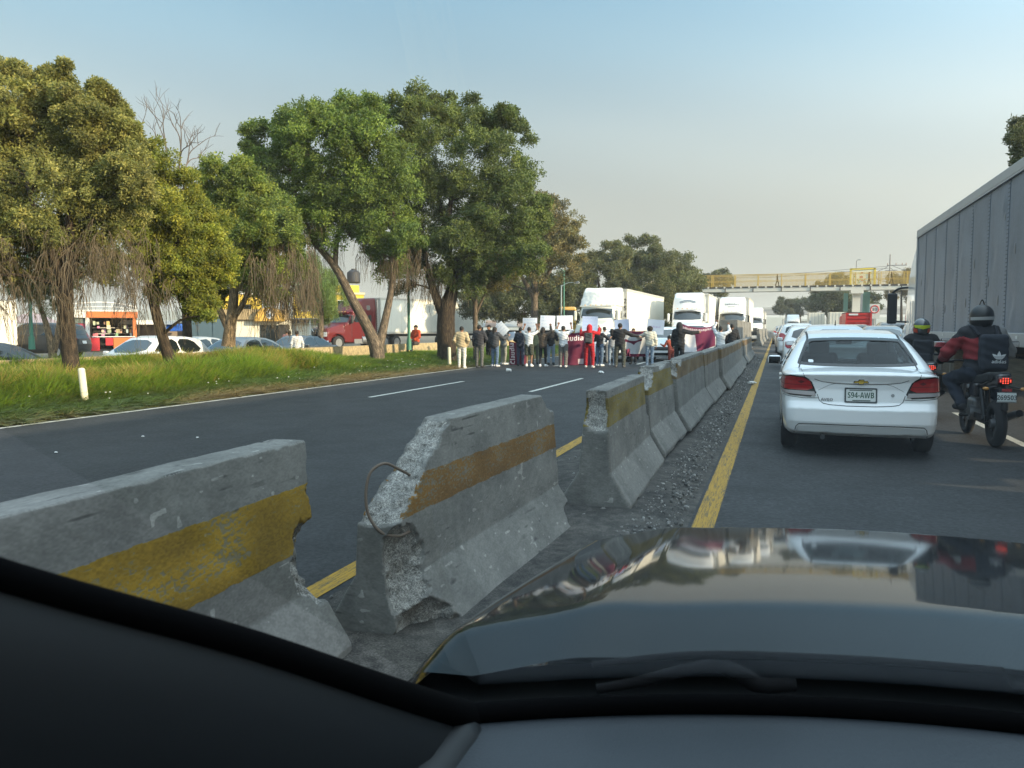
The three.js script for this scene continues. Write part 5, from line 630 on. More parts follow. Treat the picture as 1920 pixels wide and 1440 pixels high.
// ---------- trees ----------
const barkMap = tex(256, 512, (u, v) => { const n = tnoise(u, v, 64, 401), q = tnoise(u, v * 0.25, 32, 402), m = tnoise(u, v, 8, 403); const k = 0.36 + (n - 0.5) * 0.2 + (q - 0.5) * 0.26 + (m - 0.5) * 0.1; return [k * 1.0, k * 0.88, k * 0.74]; });
const bark = new THREE.MeshStandardMaterial({ map: barkMap, roughness: 0.97, bumpMap: barkMap, bumpScale: 0.03 }), barkDark = new THREE.MeshStandardMaterial({ map: barkMap, color: 0x9a948c, roughness: 0.97, bumpMap: barkMap, bumpScale: 0.03 }), barkPale = new THREE.MeshStandardMaterial({ map: barkMap, color: new THREE.Color().setRGB(1.7, 1.6, 1.35), roughness: 0.97 }), dryTwig = std(0.13, 0.1, 0.062, 0.95), greyTwig = std(0.12, 0.1, 0.085, 0.95);
const leafMat = phy(1, 1, 1, 0.75, 0, { transmission: 0.42, thickness: 0, side: THREE.DoubleSide, specularIntensity: 0.35 });
function leafGeo(list) { // [p, dir, up, len, wid]
  const pos = [], nor = [], idx = []; for (const [p, d, n, l, w] of list) { const s = d.clone().cross(n).normalize(), b = pos.length / 3, tip = p.clone().addScaledVector(d, l), m = p.clone().addScaledVector(d, l * 0.45).addScaledVector(n, -l * 0.08); for (const q of [p, m.clone().addScaledVector(s, w / 2), tip, m.clone().addScaledVector(s, -w / 2)]) { pos.push(q.x, q.y, q.z); nor.push(n.x, n.y, n.z); } idx.push(b, b + 1, b + 2, b, b + 2, b + 3); }
  const g = new THREE.BufferGeometry(); g.setAttribute('position', new THREE.Float32BufferAttribute(pos, 3)); g.setAttribute('normal', new THREE.Float32BufferAttribute(nor, 3)); g.setIndex(idx); return g;
}
const rdir = R => { const z = R() * 2 - 1, a = R() * 6.2832, s = Math.sqrt(1 - z * z); return V(s * Math.cos(a), z, s * Math.sin(a)); };
const tuft = { broad: (() => { const R = rng(501), L = []; for (let i = 0; i < 22; i++) { const d = rdir(R), p = rdir(R).multiplyScalar(0.17 * Math.cbrt(R())); d.y -= 0.25; d.normalize(); const n = rdir(R); n.y += 0.15; n.addScaledVector(d, -n.dot(d)).normalize(); L.push([p, d, n, 0.095 + R() * 0.06, 0.042 + R() * 0.018]); } return leafGeo(L); })(),
  fine: (() => { const R = rng(502), L = []; for (let k = 0; k < 6; k++) { const d = rdir(R); d.y = d.y * 0.5 - 0.15; d.normalize(); const n0 = V(0, 1, 0).addScaledVector(d, -d.y).normalize(), s = d.clone().cross(n0), o = rdir(R).multiplyScalar(0.06); for (let i = 0; i < 7; i++) for (const q of [-1, 1]) L.push([o.clone().addScaledVector(d, 0.03 + i * 0.027).addScaledVector(n0, -i * i * 0.0016), s.clone().multiplyScalar(q).addScaledVector(d, 0.6).normalize(), n0, 0.066, 0.018]); } return leafGeo(L); })(),
  strand: (() => { const R = rng(503), L = []; for (let k = 0; k < 3; k++) { const ox = (R() - 0.5) * 0.2, oz = (R() - 0.5) * 0.2; for (let i = 0; i < 15; i++) { const y = -i * 0.055; for (const q of [-1, 1]) L.push([V(ox + Math.sin(i * 0.3 + k) * 0.03, y, oz + Math.cos(i * 0.4 + k) * 0.03), V(q * (0.5 + R() * 0.4), -0.6 - R() * 0.3, (R() - 0.5)).normalize(), V(R() - 0.5, 0.4, R() - 0.5).normalize(), 0.075, 0.014]); } } return leafGeo(L); })() };
for (const k of ['broad', 'fine', 'strand']) tuft[k].computeBoundingSphere();
const twigGeo = (() => { const R = rng(504), g = []; for (let k = 0; k < 4; k++) { const a = R() * 6.28, p = [V(0, 0, 0)]; for (let i = 1; i < 6; i++) p.push(V(Math.cos(a) * 0.09 * Math.sqrt(i) + (R() - 0.5) * 0.08, -i * 0.2, Math.sin(a) * 0.09 * Math.sqrt(i) + (R() - 0.5) * 0.08)); g.push(taper(p, [0.008, 0.003], 3, 6)); } return merge(g); })();
function tree(name, label, o) {
  const R = rng(o.seed), base = o.base, t = thing(name, label, 'tree', base.toArray(), 0, o.group), loc = p => p.clone().sub(base), ring = o.ring || 8;
  const paths = []; const tp = o.trunk.map(p => loc(p.p)); part('trunk', taper(tp, o.trunk.map(p => p.r), 12, tp.length * 5), o.bark || bark, t); paths.push([tp, o.trunk.map(p => p.r)]);
  for (const l of o.limbs || []) { const lp = l.map(p => loc(p.p)); part('limb', taper(lp, l.map(p => p.r), 9, lp.length * 5), o.bark || bark, t); paths.push([lp, l.map(p => p.r)]); }
  const pts = []; for (const [pp, rr] of paths) { const c = new THREE.CatmullRomCurve3(pp); for (let i = 0; i <= 24; i++) { const f = i / 24, k = Math.min(rr.length - 2, Math.floor(f * (rr.length - 1))); pts.push([c.getPoint(f), mixn(rr[k], rr[k + 1], f * (rr.length - 1) - k), i]); } }
  const clumps = [], br = []; const topY = Math.min(...o.blobs.map(b => loc(b.p).y - b.r));
  const mr = o.blobs.reduce((q, b) => q + b.r, 0) / o.blobs.length; for (const b of o.blobs) { const n = b.n || Math.max(2, Math.round(13 * (o.dense || 1) * Math.min(1.6, Math.pow(b.r / mr, 1.6)))); for (let i = 0; i < n; i++) { const d = rdir(R); const p = loc(b.p).addScaledVector(d, b.r * (0.3 + 0.85 * Math.sqrt(R()))); p.y += 0.1 * b.r; clumps.push({ p, r: b.r * (0.13 + 0.3 * R() * R()) + 0.05, tone: 1.15 + 0.95 * R(), b }); } }
  const nodes = pts.map(q => ({ p: q[0], r: q[1] })); clumps.sort((a, b) => a.p.y - b.p.y);
  for (const c of clumps) { let best = null, bd = 1e9; for (const n of nodes) { const dy = c.p.y - n.p.y; const d = n.p.distanceTo(c.p) * (dy < 0 ? 1.8 : 1) + (n.r < 0.02 ? 0.4 : 0); if (d < bd) { bd = d; best = n; } } const a = best.p, mid = a.clone().lerp(c.p, 0.5).add(V((R() - 0.5) * 0.2 * bd, 0.12 * bd, (R() - 0.5) * 0.2 * bd)); const r0 = Math.min(best.r * 0.7, 0.015 + 0.022 * bd); br.push(taper([a, mid, c.p], [r0, r0 * 0.6, 0.008], 5, 7)); nodes.push({ p: mid, r: r0 * 0.6 }, { p: c.p, r: 0.012 }); }
  if (br.length) { const bm = part('branches', br, o.bark || bark, t); bm.userData.kind = 'stuff'; }
  const S = (o.scale || 1) * 0.8, per = (o.per || 22) * 1.4, kind = o.leaf || 'broad', M = []; const col = o.col || [0.075, 0.115, 0.022], cv = o.colB || col.map(v => v * 1.5);
  for (const c of clumps) { const n = Math.max(4, Math.round(per * (0.25 + 2.1 * c.r / c.b.r) * (c.b.k || 1))); for (let i = 0; i < n; i++) { const d = rdir(R), rr = Math.cbrt(R()) * c.r * 1.5; const p = c.p.clone().add(V(d.x * rr, d.y * rr * 0.75, d.z * rr)); M.push([p, c.tone, R(), c.b.warm || 0]); } }
  const cm_ = new THREE.InstancedMesh(tuft[kind], leafMat, M.length), m4 = new THREE.Matrix4(), q = new THREE.Quaternion(), e = new THREE.Euler(), sc = V(), cc = new THREE.Color(); M.forEach(([p, tone, r, warm], i) => { e.set(kind === 'strand' ? (R() - 0.5) * 0.5 : R() * 6.28, R() * 6.28, kind === 'strand' ? (R() - 0.5) * 0.5 : R() * 0.8); q.setFromEuler(e); const s = S * (0.75 + 0.5 * R()); cm_.setMatrixAt(i, m4.compose(p, q, sc.set(s, s, s))); const mx = r * r; cc.setRGB(mixn(col[0], cv[0], mx) * tone * (1 + warm * 0.9), mixn(col[1], cv[1], mx) * tone * (1 + warm * 0.15), mixn(col[2], cv[2], mx) * tone); cm_.setColorAt(i, cc); });
  cm_.name = 'crown'; cm_.userData.kind = 'stuff'; cm_.castShadow = cm_.receiveShadow = true; t.add(cm_);
  if (o.dry) { const D = []; for (const b of o.dry) for (let i = 0; i < b.n * 0.62; i++) { const d = rdir(R); const q2 = Math.cbrt(R()); D.push(loc(b.p).add(V(d.x * b.r * 1.1 * q2 * (b.sx || 1), d.y * b.r * 0.95 * q2 + 0.35, d.z * b.r * 1.1 * q2))); } const dm = new THREE.InstancedMesh(twigGeo, o.dryMat || dryTwig, D.length); D.forEach((p, i) => { e.set((R() - 0.5) * 0.5, R() * 6.28, (R() - 0.5) * 0.5); q.setFromEuler(e); const s = (0.6 + R() * 0.7) * (o.dryS || 1); dm.setMatrixAt(i, m4.compose(p, q, sc.set(s, s, s))); }); dm.name = 'dry_twigs'; dm.userData.kind = 'stuff'; dm.castShadow = dm.receiveShadow = true; t.add(dm); }
  return t;
}
// outlines read from the photograph, [x, y, radius] in its pixels at a depth, spread in depth
function blobs(d, list, seed, ext = {}) { const R = rng(seed); return list.map(([x, y, r, k]) => { const rr = r / FPX * d; return { p: at(x, y, d + (R() - 0.5) * rr * 2.2), r: rr, k, ...ext }; }); }
const pp = (x, y, d, r) => ({ p: at(x, y, d), r });
{ const d = 16.2; tree('pepper_tree', 'big olive pepper tree with weeping dry twigs at the left edge, straight trunk', { seed: 1, base: at(140, 728, d), bark: barkDark, trunk: [pp(140, 728, d, 0.2), pp(133, 680, d, 0.165), pp(126, 610, d, 0.15), pp(123, 560, d, 0.145), pp(126, 480, d, 0.12), pp(132, 400, d, 0.09)], limbs: [[pp(124, 545, d, 0.1), pp(95, 470, d - 0.3, 0.075), pp(60, 380, d - 0.5, 0.05), pp(40, 280, d, 0.03)], [pp(125, 520, d, 0.1), pp(165, 440, d + 0.4, 0.07), pp(200, 350, d, 0.04), pp(190, 260, d, 0.02)], [pp(128, 500, d, 0.08), pp(110, 380, d + 0.8, 0.06), pp(100, 250, d + 0.5, 0.03)]], leaf: 'broad', per: 30, scale: 0.66, dense: 1.45, col: [0.105, 0.115, 0.03], colB: [0.23, 0.21, 0.06],
    blobs: blobs(d, [[60, 200, 42], [118, 165, 28], [95, 195, 30], [-20, 215, 50], [20, 235, 40], [150, 215, 36], [175, 235, 34], [60, 290, 75], [140, 305, 70], [205, 295, 50], [245, 255, 22], [10, 300, 60], [10, 390, 95], [110, 400, 90], [205, 380, 75], [255, 330, 40], [-50, 330, 90], [60, 470, 80, 0.7], [160, 470, 65, 0.7], [-40, 470, 80, 0.7], [185, 190, 18], [30, 150, 22], [125, 120, 12], [205, 175, 12], [210, 215, 25], [5, 140, 16], [90, 140, 16], [175, 165, 14]], 31), dry: [{ p: at(60, 520, d - 0.4), r: 1.2, n: 150, sx: 1.1 }, { p: at(170, 520, d - 0.2), r: 1.0, n: 130 }, { p: at(-20, 500, d), r: 1.2, n: 70 }, { p: at(235, 500, d), r: 0.7, n: 60 }], dryS: 0.75 }); }
{ const d = 19.5; tree('leaning_tree', 'leaning tree with yellow-green crown and crooked dark trunk beside the pepper tree', { seed: 2, base: at(325, 700, d), bark: barkDark, trunk: [pp(326, 700, d, 0.17), pp(312, 655, d, 0.14), pp(296, 600, d, 0.125), pp(284, 540, d, 0.12), pp(288, 470, d, 0.09)], limbs: [[pp(286, 545, d, 0.09), pp(320, 480, d, 0.06), pp(350, 420, d - 0.4, 0.03)], [pp(284, 550, d, 0.07), pp(270, 480, d, 0.05), pp(270, 400, d, 0.03)]], leaf: 'broad', per: 28, scale: 0.72, dense: 1.5, col: [0.105, 0.13, 0.018], colB: [0.24, 0.23, 0.03],
    blobs: blobs(d, [[285, 325, 45], [330, 370, 50], [300, 430, 60], [375, 450, 55], [335, 500, 62], [390, 515, 42], [250, 440, 45], [405, 470, 38], [355, 555, 42], [230, 360, 40], [300, 520, 40], [375, 580, 25]], 32), dry: [{ p: at(300, 560, d - 0.3), r: 1.0, n: 90, sx: 1.1 }, { p: at(245, 550, d), r: 0.8, n: 70 }], dryS: 0.7 }); }
{ const d = 27, R = rng(77); const b = at(352, 640, d), t = thing('bare_tree', 'bare leafless tree top standing behind the pepper tree', 'tree', b.toArray()); const g = [], loc = (x, y, dd = 0) => at(x, y, d + dd).sub(b); part('trunk', taper([loc(352, 640), loc(345, 500), loc(335, 400), loc(325, 340)], [0.16, 0.13, 0.1, 0.07], 8, 16), barkDark, t);
  const grow = (p, dir, len, r, lv) => { const e = p.clone().addScaledVector(dir, len), m = p.clone().lerp(e, 0.5).add(V((R() - 0.5) * len * 0.25, len * 0.06, (R() - 0.5) * len * 0.25)); g.push(taper([p, m, e], [r, r * 0.75, r * 0.5], 5, 5)); if (lv <= 0) return; const n = 3; for (let i = 0; i < n; i++) { const nd = dir.clone().add(rdir(R).multiplyScalar(0.75)).add(V(0.1, 0.1, 0)).normalize(); grow(i ? m.clone().lerp(e, R()) : e, nd, len * (0.55 + R() * 0.25), r * 0.55, lv - 1); } };
  for (const [x, y, tx, ty] of [[328, 350, 250, 245], [328, 350, 300, 220], [330, 345, 345, 235], [335, 380, 385, 310], [330, 360, 365, 270], [335, 400, 378, 350]]) { const a = loc(x, y), c = loc(tx, ty, (R() - 0.5) * 1.5); grow(a, c.clone().sub(a).normalize(), a.distanceTo(c) * 0.62, 0.045, 3); } part('branches', g, greyTwig, t).userData.kind = 'stuff'; }
{ const d = 24.5; tree('street_tree', 'rounded green tree behind the leaning tree, with dry branches hanging at its right', { seed: 3, base: at(428, 650, d), bark: barkPale, trunk: [pp(428, 650, d, 0.22), pp(432, 610, d, 0.17), pp(438, 560, d, 0.15), pp(440, 480, d, 0.1)], limbs: [[pp(430, 620, d, 0.13), pp(412, 580, d, 0.1), pp(400, 530, d, 0.06)], [pp(434, 600, d, 0.12), pp(455, 570, d, 0.08), pp(480, 500, d, 0.05)]], leaf: 'broad', per: 26, scale: 0.95, dense: 1.2, col: [0.075, 0.11, 0.02], colB: [0.18, 0.2, 0.035],
    blobs: blobs(d, [[430, 350, 45], [392, 390, 38], [470, 385, 48], [505, 430, 48], [440, 440, 60], [420, 505, 58], [495, 495, 45], [538, 450, 28], [385, 560, 35], [545, 500, 22], [460, 330, 28], [380, 470, 40], [510, 540, 35, 0.5]], 33), dry: [{ p: at(535, 520, d - 0.5), r: 1.15, n: 170, sx: 0.9 }, { p: at(560, 560, d), r: 0.7, n: 80 }, { p: at(505, 560, d), r: 0.8, n: 70 }], dryS: 1.1 }); }
{ const d = 29; tree('forked_tree', 'green tree with two trunks forming a V beside the dark red truck', { seed: 4, base: at(706, 690, d), bark: bark, trunk: [pp(708, 690, d, 0.3), pp(706, 655, d, 0.27), pp(692, 620, d, 0.21), pp(660, 560, d, 0.17), pp(628, 500, d, 0.14), pp(590, 455, d, 0.11)], limbs: [[pp(708, 660, d, 0.2), pp(722, 600, d + 0.2, 0.15), pp(734, 540, d + 0.3, 0.12), pp(742, 460, d + 0.3, 0.09), pp(735, 380, d, 0.05)], [pp(628, 500, d, 0.11), pp(632, 450, d, 0.09), pp(655, 370, d, 0.06), pp(650, 280, d, 0.03)], [pp(590, 455, d, 0.08), pp(560, 380, d, 0.05), pp(540, 300, d, 0.03)]], leaf: 'broad', per: 24, scale: 1.1, dense: 1.25, col: [0.062, 0.1, 0.02], colB: [0.15, 0.195, 0.035],
    blobs: blobs(d, [[490, 270, 38], [535, 255, 42], [600, 290, 68], [655, 250, 55], [685, 310, 70], [545, 335, 55], [640, 380, 68], [700, 400, 58], [600, 420, 42], [720, 330, 58], [592, 215, 20], [640, 215, 22], [690, 220, 34], [735, 440, 48], [475, 300, 22], [520, 390, 35], [725, 500, 35, 0.5], [570, 250, 40], [690, 460, 32, 0.6]], 34), dry: [{ p: at(600, 470, d), r: 0.9, n: 70 }, { p: at(700, 480, d), r: 0.8, n: 50 }, { p: at(760, 500, d), r: 0.9, n: 80 }], dryS: 0.9 }); }
{ const d = 31.7; tree('broad_tree', 'largest broad dark-green tree with thick trunk, next to the person in beige', { seed: 5, base: at(838, 702, d), bark: barkDark, trunk: [pp(838, 702, d, 0.46), pp(838, 660, d, 0.4), pp(836, 610, d, 0.37), pp(838, 580, d, 0.35), pp(848, 540, d, 0.24), pp(845, 500, d, 0.19), pp(838, 440, d, 0.14), pp(850, 350, d, 0.08)], limbs: [[pp(832, 590, d, 0.25), pp(815, 550, d, 0.17), pp(800, 500, d, 0.13), pp(790, 420, d, 0.08)], [pp(848, 540, d, 0.16), pp(885, 470, d - 0.5, 0.12), pp(930, 400, d - 0.6, 0.07)], [pp(845, 500, d, 0.14), pp(900, 440, d + 0.9, 0.1), pp(975, 400, d + 1, 0.05)], [pp(842, 460, d, 0.12), pp(820, 360, d + 0.6, 0.07), pp(800, 270, d, 0.04)]], leaf: 'broad', per: 24, scale: 1.1, dense: 1.3, col: [0.05, 0.074, 0.018], colB: [0.115, 0.14, 0.032],
    blobs: blobs(d, [[760, 215, 35], [800, 230, 52], [860, 225, 48], [920, 235, 42], [955, 250, 35], [830, 300, 75], [910, 310, 75], [965, 330, 45], [870, 390, 80], [950, 410, 65], [790, 370, 60], [1000, 440, 40], [920, 470, 60], [990, 480, 42], [780, 450, 50], [850, 470, 55], [830, 195, 22], [945, 220, 16], [740, 250, 32], [760, 510, 38, 0.6], [1005, 390, 22], [880, 520, 32, 0.5]], 35), dry: [{ p: at(790, 520, d), r: 1.0, n: 110 }, { p: at(830, 530, d), r: 0.8, n: 60 }], dryS: 1.0 }); }
{ const d = 32.8; tree('slender_tree', 'slender young tree with sparse yellowish leaves in front of the trailer end', { seed: 6, base: at(893, 698, d), bark: bark, trunk: [pp(893, 698, d, 0.13), pp(892, 640, d, 0.11), pp(891, 580, d, 0.1), pp(892, 540, d, 0.08), pp(885, 490, d, 0.05)], limbs: [[pp(892, 590, d, 0.06), pp(903, 565, d, 0.05), pp(916, 535, d, 0.03)], [pp(891, 570, d, 0.05), pp(875, 545, d, 0.035), pp(862, 520, d, 0.02)]], leaf: 'broad', per: 10, scale: 1.0, col: [0.11, 0.1, 0.03], colB: [0.25, 0.19, 0.05], blobs: blobs(d, [[880, 500, 35], [918, 500, 38], [940, 510, 32], [862, 520, 22], [905, 470, 30]], 36) }); }
{ const d = 24; tree('slim_tree', 'slim pale double trunk behind the pepper tree, left of it', { seed: 7, base: at(100, 672, d), bark: barkPale, trunk: [pp(100, 672, d, 0.13), pp(92, 630, d, 0.1), pp(84, 600, d, 0.08), pp(70, 560, d, 0.05)], limbs: [[pp(101, 660, d, 0.1), pp(110, 620, d, 0.09), pp(112, 590, d, 0.07), pp(105, 540, d, 0.04)]], leaf: 'fine', per: 12, blobs: blobs(d, [[90, 540, 40], [60, 530, 40], [120, 520, 30]], 37), col: [0.07, 0.08, 0.025] }); }
tree('willow', 'light green weeping tree before the yellow building', { seed: 8, base: at(600, 645, 46), trunk: [pp(600, 645, 46, 0.2), pp(602, 580, 46, 0.15), pp(600, 520, 46, 0.08)], leaf: 'strand', per: 14, scale: 1.6, col: [0.1, 0.15, 0.035], colB: [0.2, 0.26, 0.06], blobs: blobs(46, [[600, 520, 30], [575, 530, 25], [625, 535, 22], [600, 560, 22], [580, 490, 20]], 38) });
const GB = 'trees of the far row';
const far = (label, seed, d, bx, by, list, col, colB, sc, leaf = 'broad', ext = {}) => tree('roadside_tree', label, { seed, base: at(bx, by, d), bark: barkDark, trunk: [pp(bx, by, d, 0.3), pp(bx, (by + list[0][1]) / 2, d, 0.22), pp(list[0][0], list[0][1], d, 0.1)], leaf, per: 26, scale: sc, col, colB, blobs: blobs(d, list, seed + 50), ...ext });
far('tall thin-leaved tree with brownish crown left of truck 254', 9, 55, 1002, 625, [[1000, 430, 45], [1045, 450, 42], [985, 470, 50], [1062, 470, 28], [1020, 400, 35], [950, 500, 45], [1035, 505, 40], [960, 455, 35], [915, 520, 35], [1075, 430, 14], [1080, 500, 20]], [0.075, 0.075, 0.028], [0.19, 0.15, 0.055], 1.7, 'broad', { per: 17, limbs: [[pp(1002, 560, 55, 0.22), pp(985, 530, 55, 0.15), pp(960, 490, 55, 0.08)], [pp(1003, 555, 55, 0.2), pp(1030, 510, 55, 0.14), pp(1050, 460, 55, 0.08)]], bark: bark });
far('dark tree filling the gap right of the slender tree', 10, 66, 940, 625, [[940, 560, 40], [900, 570, 35], [985, 575, 40], [930, 520, 40], [1020, 580, 35], [1060, 585, 35], [1055, 545, 35], [1000, 540, 35]], [0.045, 0.055, 0.02], [0.09, 0.095, 0.035], 2.2);
far('first tree of the far row, above truck 254', 11, 78, 1130, 625, [[1120, 520, 38], [1150, 490, 30], [1160, 545, 45], [1105, 565, 35], [1085, 540, 30], [1140, 590, 30], [1110, 490, 22], [1175, 590, 35]], [0.055, 0.066, 0.022], [0.13, 0.125, 0.045], 2.3);
far('second tree of the far row, tallest, right above the trailer of truck 254', 12, 84, 1200, 625, [[1195, 490, 38], [1215, 470, 26], [1170, 475, 22], [1200, 540, 50], [1235, 530, 45], [1240, 575, 40], [1210, 590, 40], [1160, 465, 14], [1208, 450, 10]], [0.055, 0.066, 0.022], [0.125, 0.125, 0.042], 2.4);
far('third tree of the far row, left of the footbridge', 13, 90, 1268, 625, [[1265, 500, 30], [1285, 525, 28], [1250, 525, 35], [1275, 560, 35], [1295, 560, 22], [1250, 580, 35], [1300, 535, 14]], [0.055, 0.066, 0.022], [0.12, 0.12, 0.042], 2.5);
far('small tree seen through the left end of the footbridge mesh', 14, 135, 1340, 620, [[1338, 520, 18], [1352, 535, 20], [1325, 535, 16]], [0.06, 0.07, 0.03], [0.12, 0.12, 0.05], 3.4);
far('tree behind the middle of the footbridge', 15, 150, 1562, 620, [[1562, 530, 16], [1545, 540, 16], [1585, 540, 18]], [0.06, 0.07, 0.03], [0.12, 0.12, 0.05], 3.4);
far('dark tree below the footbridge deck above the cream trailers', 16, 140, 1560, 622, [[1555, 565, 20], [1580, 570, 18], [1540, 568, 14], [1560, 580, 20]], [0.05, 0.065, 0.03], [0.1, 0.11, 0.05], 3.4);
far('dark tree below the footbridge deck above the red dump truck', 17, 140, 1610, 622, [[1610, 568, 20], [1630, 572, 18], [1595, 575, 16], [1620, 585, 18]], [0.05, 0.065, 0.03], [0.1, 0.11, 0.05], 3.4);
far('dome-shaped tree behind the right end of the footbridge', 18, 150, 1690, 620, [[1690, 535, 22], [1710, 540, 22], [1672, 548, 14]], [0.09, 0.075, 0.025], [0.17, 0.12, 0.04], 3.4);
far('far pale tree on the left beyond the footbridge', 19, 180, 1500, 620, [[1500, 573, 14], [1520, 572, 12], [1480, 580, 12], [1465, 575, 12]], [0.06, 0.07, 0.04], [0.1, 0.11, 0.06], 3.6);
far('dark tree reaching over the top of the long grey trailer', 20, 30, 1990, 640, [[1918, 250, 26], [1935, 285, 36], [1915, 300, 24], [1970, 310, 50], [1985, 370, 60], [2020, 320, 50], [1960, 380, 40]], [0.045, 0.055, 0.018], [0.09, 0.1, 0.03], 1.2, 'broad', { per: 26 });
// trees out of view to the right, whose shade covers the carriageways
for (const [x, z, h, s, l] of [[13.5, -27.5, 6.2, 21, 'roadside tree on the right beyond the trailers, at the level of the trailer nose'], [13.5, -22, 6.0, 22, 'roadside tree on the right beyond the middle of the trailer'], [15, -33.5, 6.4, 23, 'roadside tree on the right ahead of the trailer nose']]) { const b = V(x, -0.3, z); tree('roadside_tree', l, { seed: s, base: b, bark: barkDark, trunk: [{ p: b, r: 0.3 }, { p: V(x, h * 0.35, z), r: 0.24 }, { p: V(x + 0.3, h * 0.75, z), r: 0.1 }], leaf: 'broad', per: 12, scale: 2, dense: 0.9, col: [0.05, 0.07, 0.02], blobs: [[0, 0.6, 0, 1.9], [1.5, 0.66, 1.4, 1.6], [-1.2, 0.62, -1.6, 1.6], [0, 0.76, 0.5, 1.3], [0.5, 0.45, -2.6, 1.6], [-0.5, 0.42, 2.6, 1.6], [0, 0.3, 0, 1.6], [0, 0.25, 2, 1.4], [0, 0.25, -2, 1.4]].map(([dx, fy, dz, r]) => ({ p: V(x + dx, h * fy, z + dz), r })) }); }
// ---------- grass ----------
{ const R = rng(601), mk = (n, hgt, spread, wdt, seed) => { const q = rng(seed), pos = [], nor = [], idx = []; for (let i = 0; i < n; i++) { const a = q() * 6.28, r = q() * spread, bx = Math.cos(a) * r, bz = Math.sin(a) * r, la = q() * 6.28, ln = (0.15 + q() * 0.55) * hgt, h = hgt * (0.6 + q() * 0.5), cx = Math.cos(la), cz = Math.sin(la), b = pos.length / 3; for (let k = 0; k <= 3; k++) { const t = k / 3, w = wdt * (1 - t * 0.92), y = h * (t - 0.18 * t * t), o = ln * t * t; for (const s of [-1, 1]) { pos.push(bx + cx * o - cz * w * s, y, bz + cz * o + cx * w * s); nor.push(-cx * 0.93, 0.37, -cz * 0.93); } } for (let k = 0; k < 3; k++) { const c = b + k * 2; idx.push(c, c + 1, c + 2, c + 1, c + 3, c + 2); } } const g = new THREE.BufferGeometry(); g.setAttribute('position', new THREE.Float32BufferAttribute(pos, 3)); g.setAttribute('normal', new THREE.Float32BufferAttribute(nor, 3)); g.setIndex(idx); return g; };
  const tall = mk(15, 1, 0.22, 0.017, 602), low = mk(14, 1, 0.2, 0.02, 603);
  const density = (x, z) => 0.65 * sst(0.38, 0.56, fbm(x * 0.55 + 5, z * 0.3, 2, 3)) + 0.35 * sst(0.4, 0.6, noise3(x * 1.6, z * 1.1, 9));
  scatter('tall_grass', tall, leafMat, 30000, (i, p, e, s) => { let x, z, k = 0; do { z = -6.5 - Math.pow(R(), 1.35) * 44; x = -12.3 - R() * 3.8; k++; } while (k < 6 && R() > 0.25 + density(x, z) * (0.5 + 0.5 * sst(-12.3, -13.6, x))); p.set(x, bank(x, z), z); e.set((R() - 0.5) * 0.35, R() * 6.28, (R() - 0.5) * 0.35); const dn = density(x, z), h = (0.12 + 0.62 * dn * (0.5 + 0.6 * R()) * mixn(1, 0.16, sst(-20, -25, z))) * sst(-11.9, -13.7, x) + 0.07; s.set(0.75 + 0.4 * h, h, 0.75 + 0.4 * h); }, 'tall lush green grass on the verge', null, (i, c, p) => { const w = fbm(p.x * 0.5, p.z * 0.3, 7, 2), tn = 0.55 + 0.9 * fbm(p.x * 1.6, p.z * 0.9, 3, 3), d = R() * R() * 1.6, dry = Math.max(sst(0.6, 0.72, w) * (R() > 0.45 ? 1 : 0), R() > 0.93 ? 0.8 : 0); c.setRGB(mixn(0.12 + 0.12 * d, 0.38, dry) * tn, mixn(0.215 + 0.13 * d, 0.31, dry) * tn, mixn(0.028, 0.09, dry) * tn); }).userData.category = 'grass';
  scatter('short_grass', low, leafMat, 26000, (i, p, e, s) => { const z = -6.5 - Math.pow(R(), 1.3) * 50, x = -11.25 - Math.pow(R(), 0.8) * 2.6; p.set(x, bank(x, z), z); e.set((R() - 0.5) * 0.4, R() * 6.28, (R() - 0.5) * 0.4); const h = 0.035 + 0.09 * R() * sst(-11.25, -12, x) + 0.03 * R(); s.set(0.8, h, 0.8); }, 'short dry and green grass along the road edge', null, (i, c, p) => { const w = fbm(p.x * 0.7, p.z * 0.35, 17, 3), dry = sst(0.5, 0.75, w + 0.3 * sst(-12.2, -11.3, p.x) - 0.1 + 0.2 * (R() - 0.5)), d = R(); c.setRGB(mixn(0.1 + 0.05 * d, 0.36, dry), mixn(0.16 + 0.07 * d, 0.27, dry), mixn(0.03, 0.1, dry)); }).userData.category = 'grass';
  scatter('white_flowers', new THREE.IcosahedronGeometry(0.016, 0), std(0.5, 0.5, 0.45, 0.8), 70, (i, p, e, s) => { const z = -7 - R() * 24, x = -11.6 - R() * 2.2; p.set(x, bank(x, z) + 0.12 + R() * 0.15, z); e.set(0, 0, 0); const k = 0.6 + R(); s.set(k, k * 0.6, k); }, 'tiny white flowers in the roadside grass').userData.category = 'flowers';
}
// ---------- left side: wall, bollards, kiosks, buildings ----------
const faceCam = p => Math.atan2(-p.x, -p.z);
const wallMap = tex(512, 256, (u, v) => { const n = tnoise(u, v, 128, 701), q = tnoise(u, v, 16, 702), s = tnoise(u, 0.3, 64, 703); const k = 0.62 + (n - 0.5) * 0.12 + (q - 0.5) * 0.16 + (s - 0.5) * 0.1; return [k * 1.0, k * 0.9, k * 0.7]; });
const wallMat = new THREE.MeshStandardMaterial({ map: wallMap, roughness: 0.95 });
{ const t = thing('low_wall', 'low cream concrete wall between the grass verge and the side road', 'wall', [-16.3, 0, 0]); for (let k = 0; k < 17; k++) { const g = prism([[-0.2, -0.34], [0.2, -0.34], [0.16, 0.2], [0.1, 0.78], [-0.1, 0.78], [-0.16, 0.2]], 3.44, 0.012); g.translate(0, 0, -1.2 - (k + 1) * 3.5); part('wall_panel', boxUV(g), wallMat, t); } }
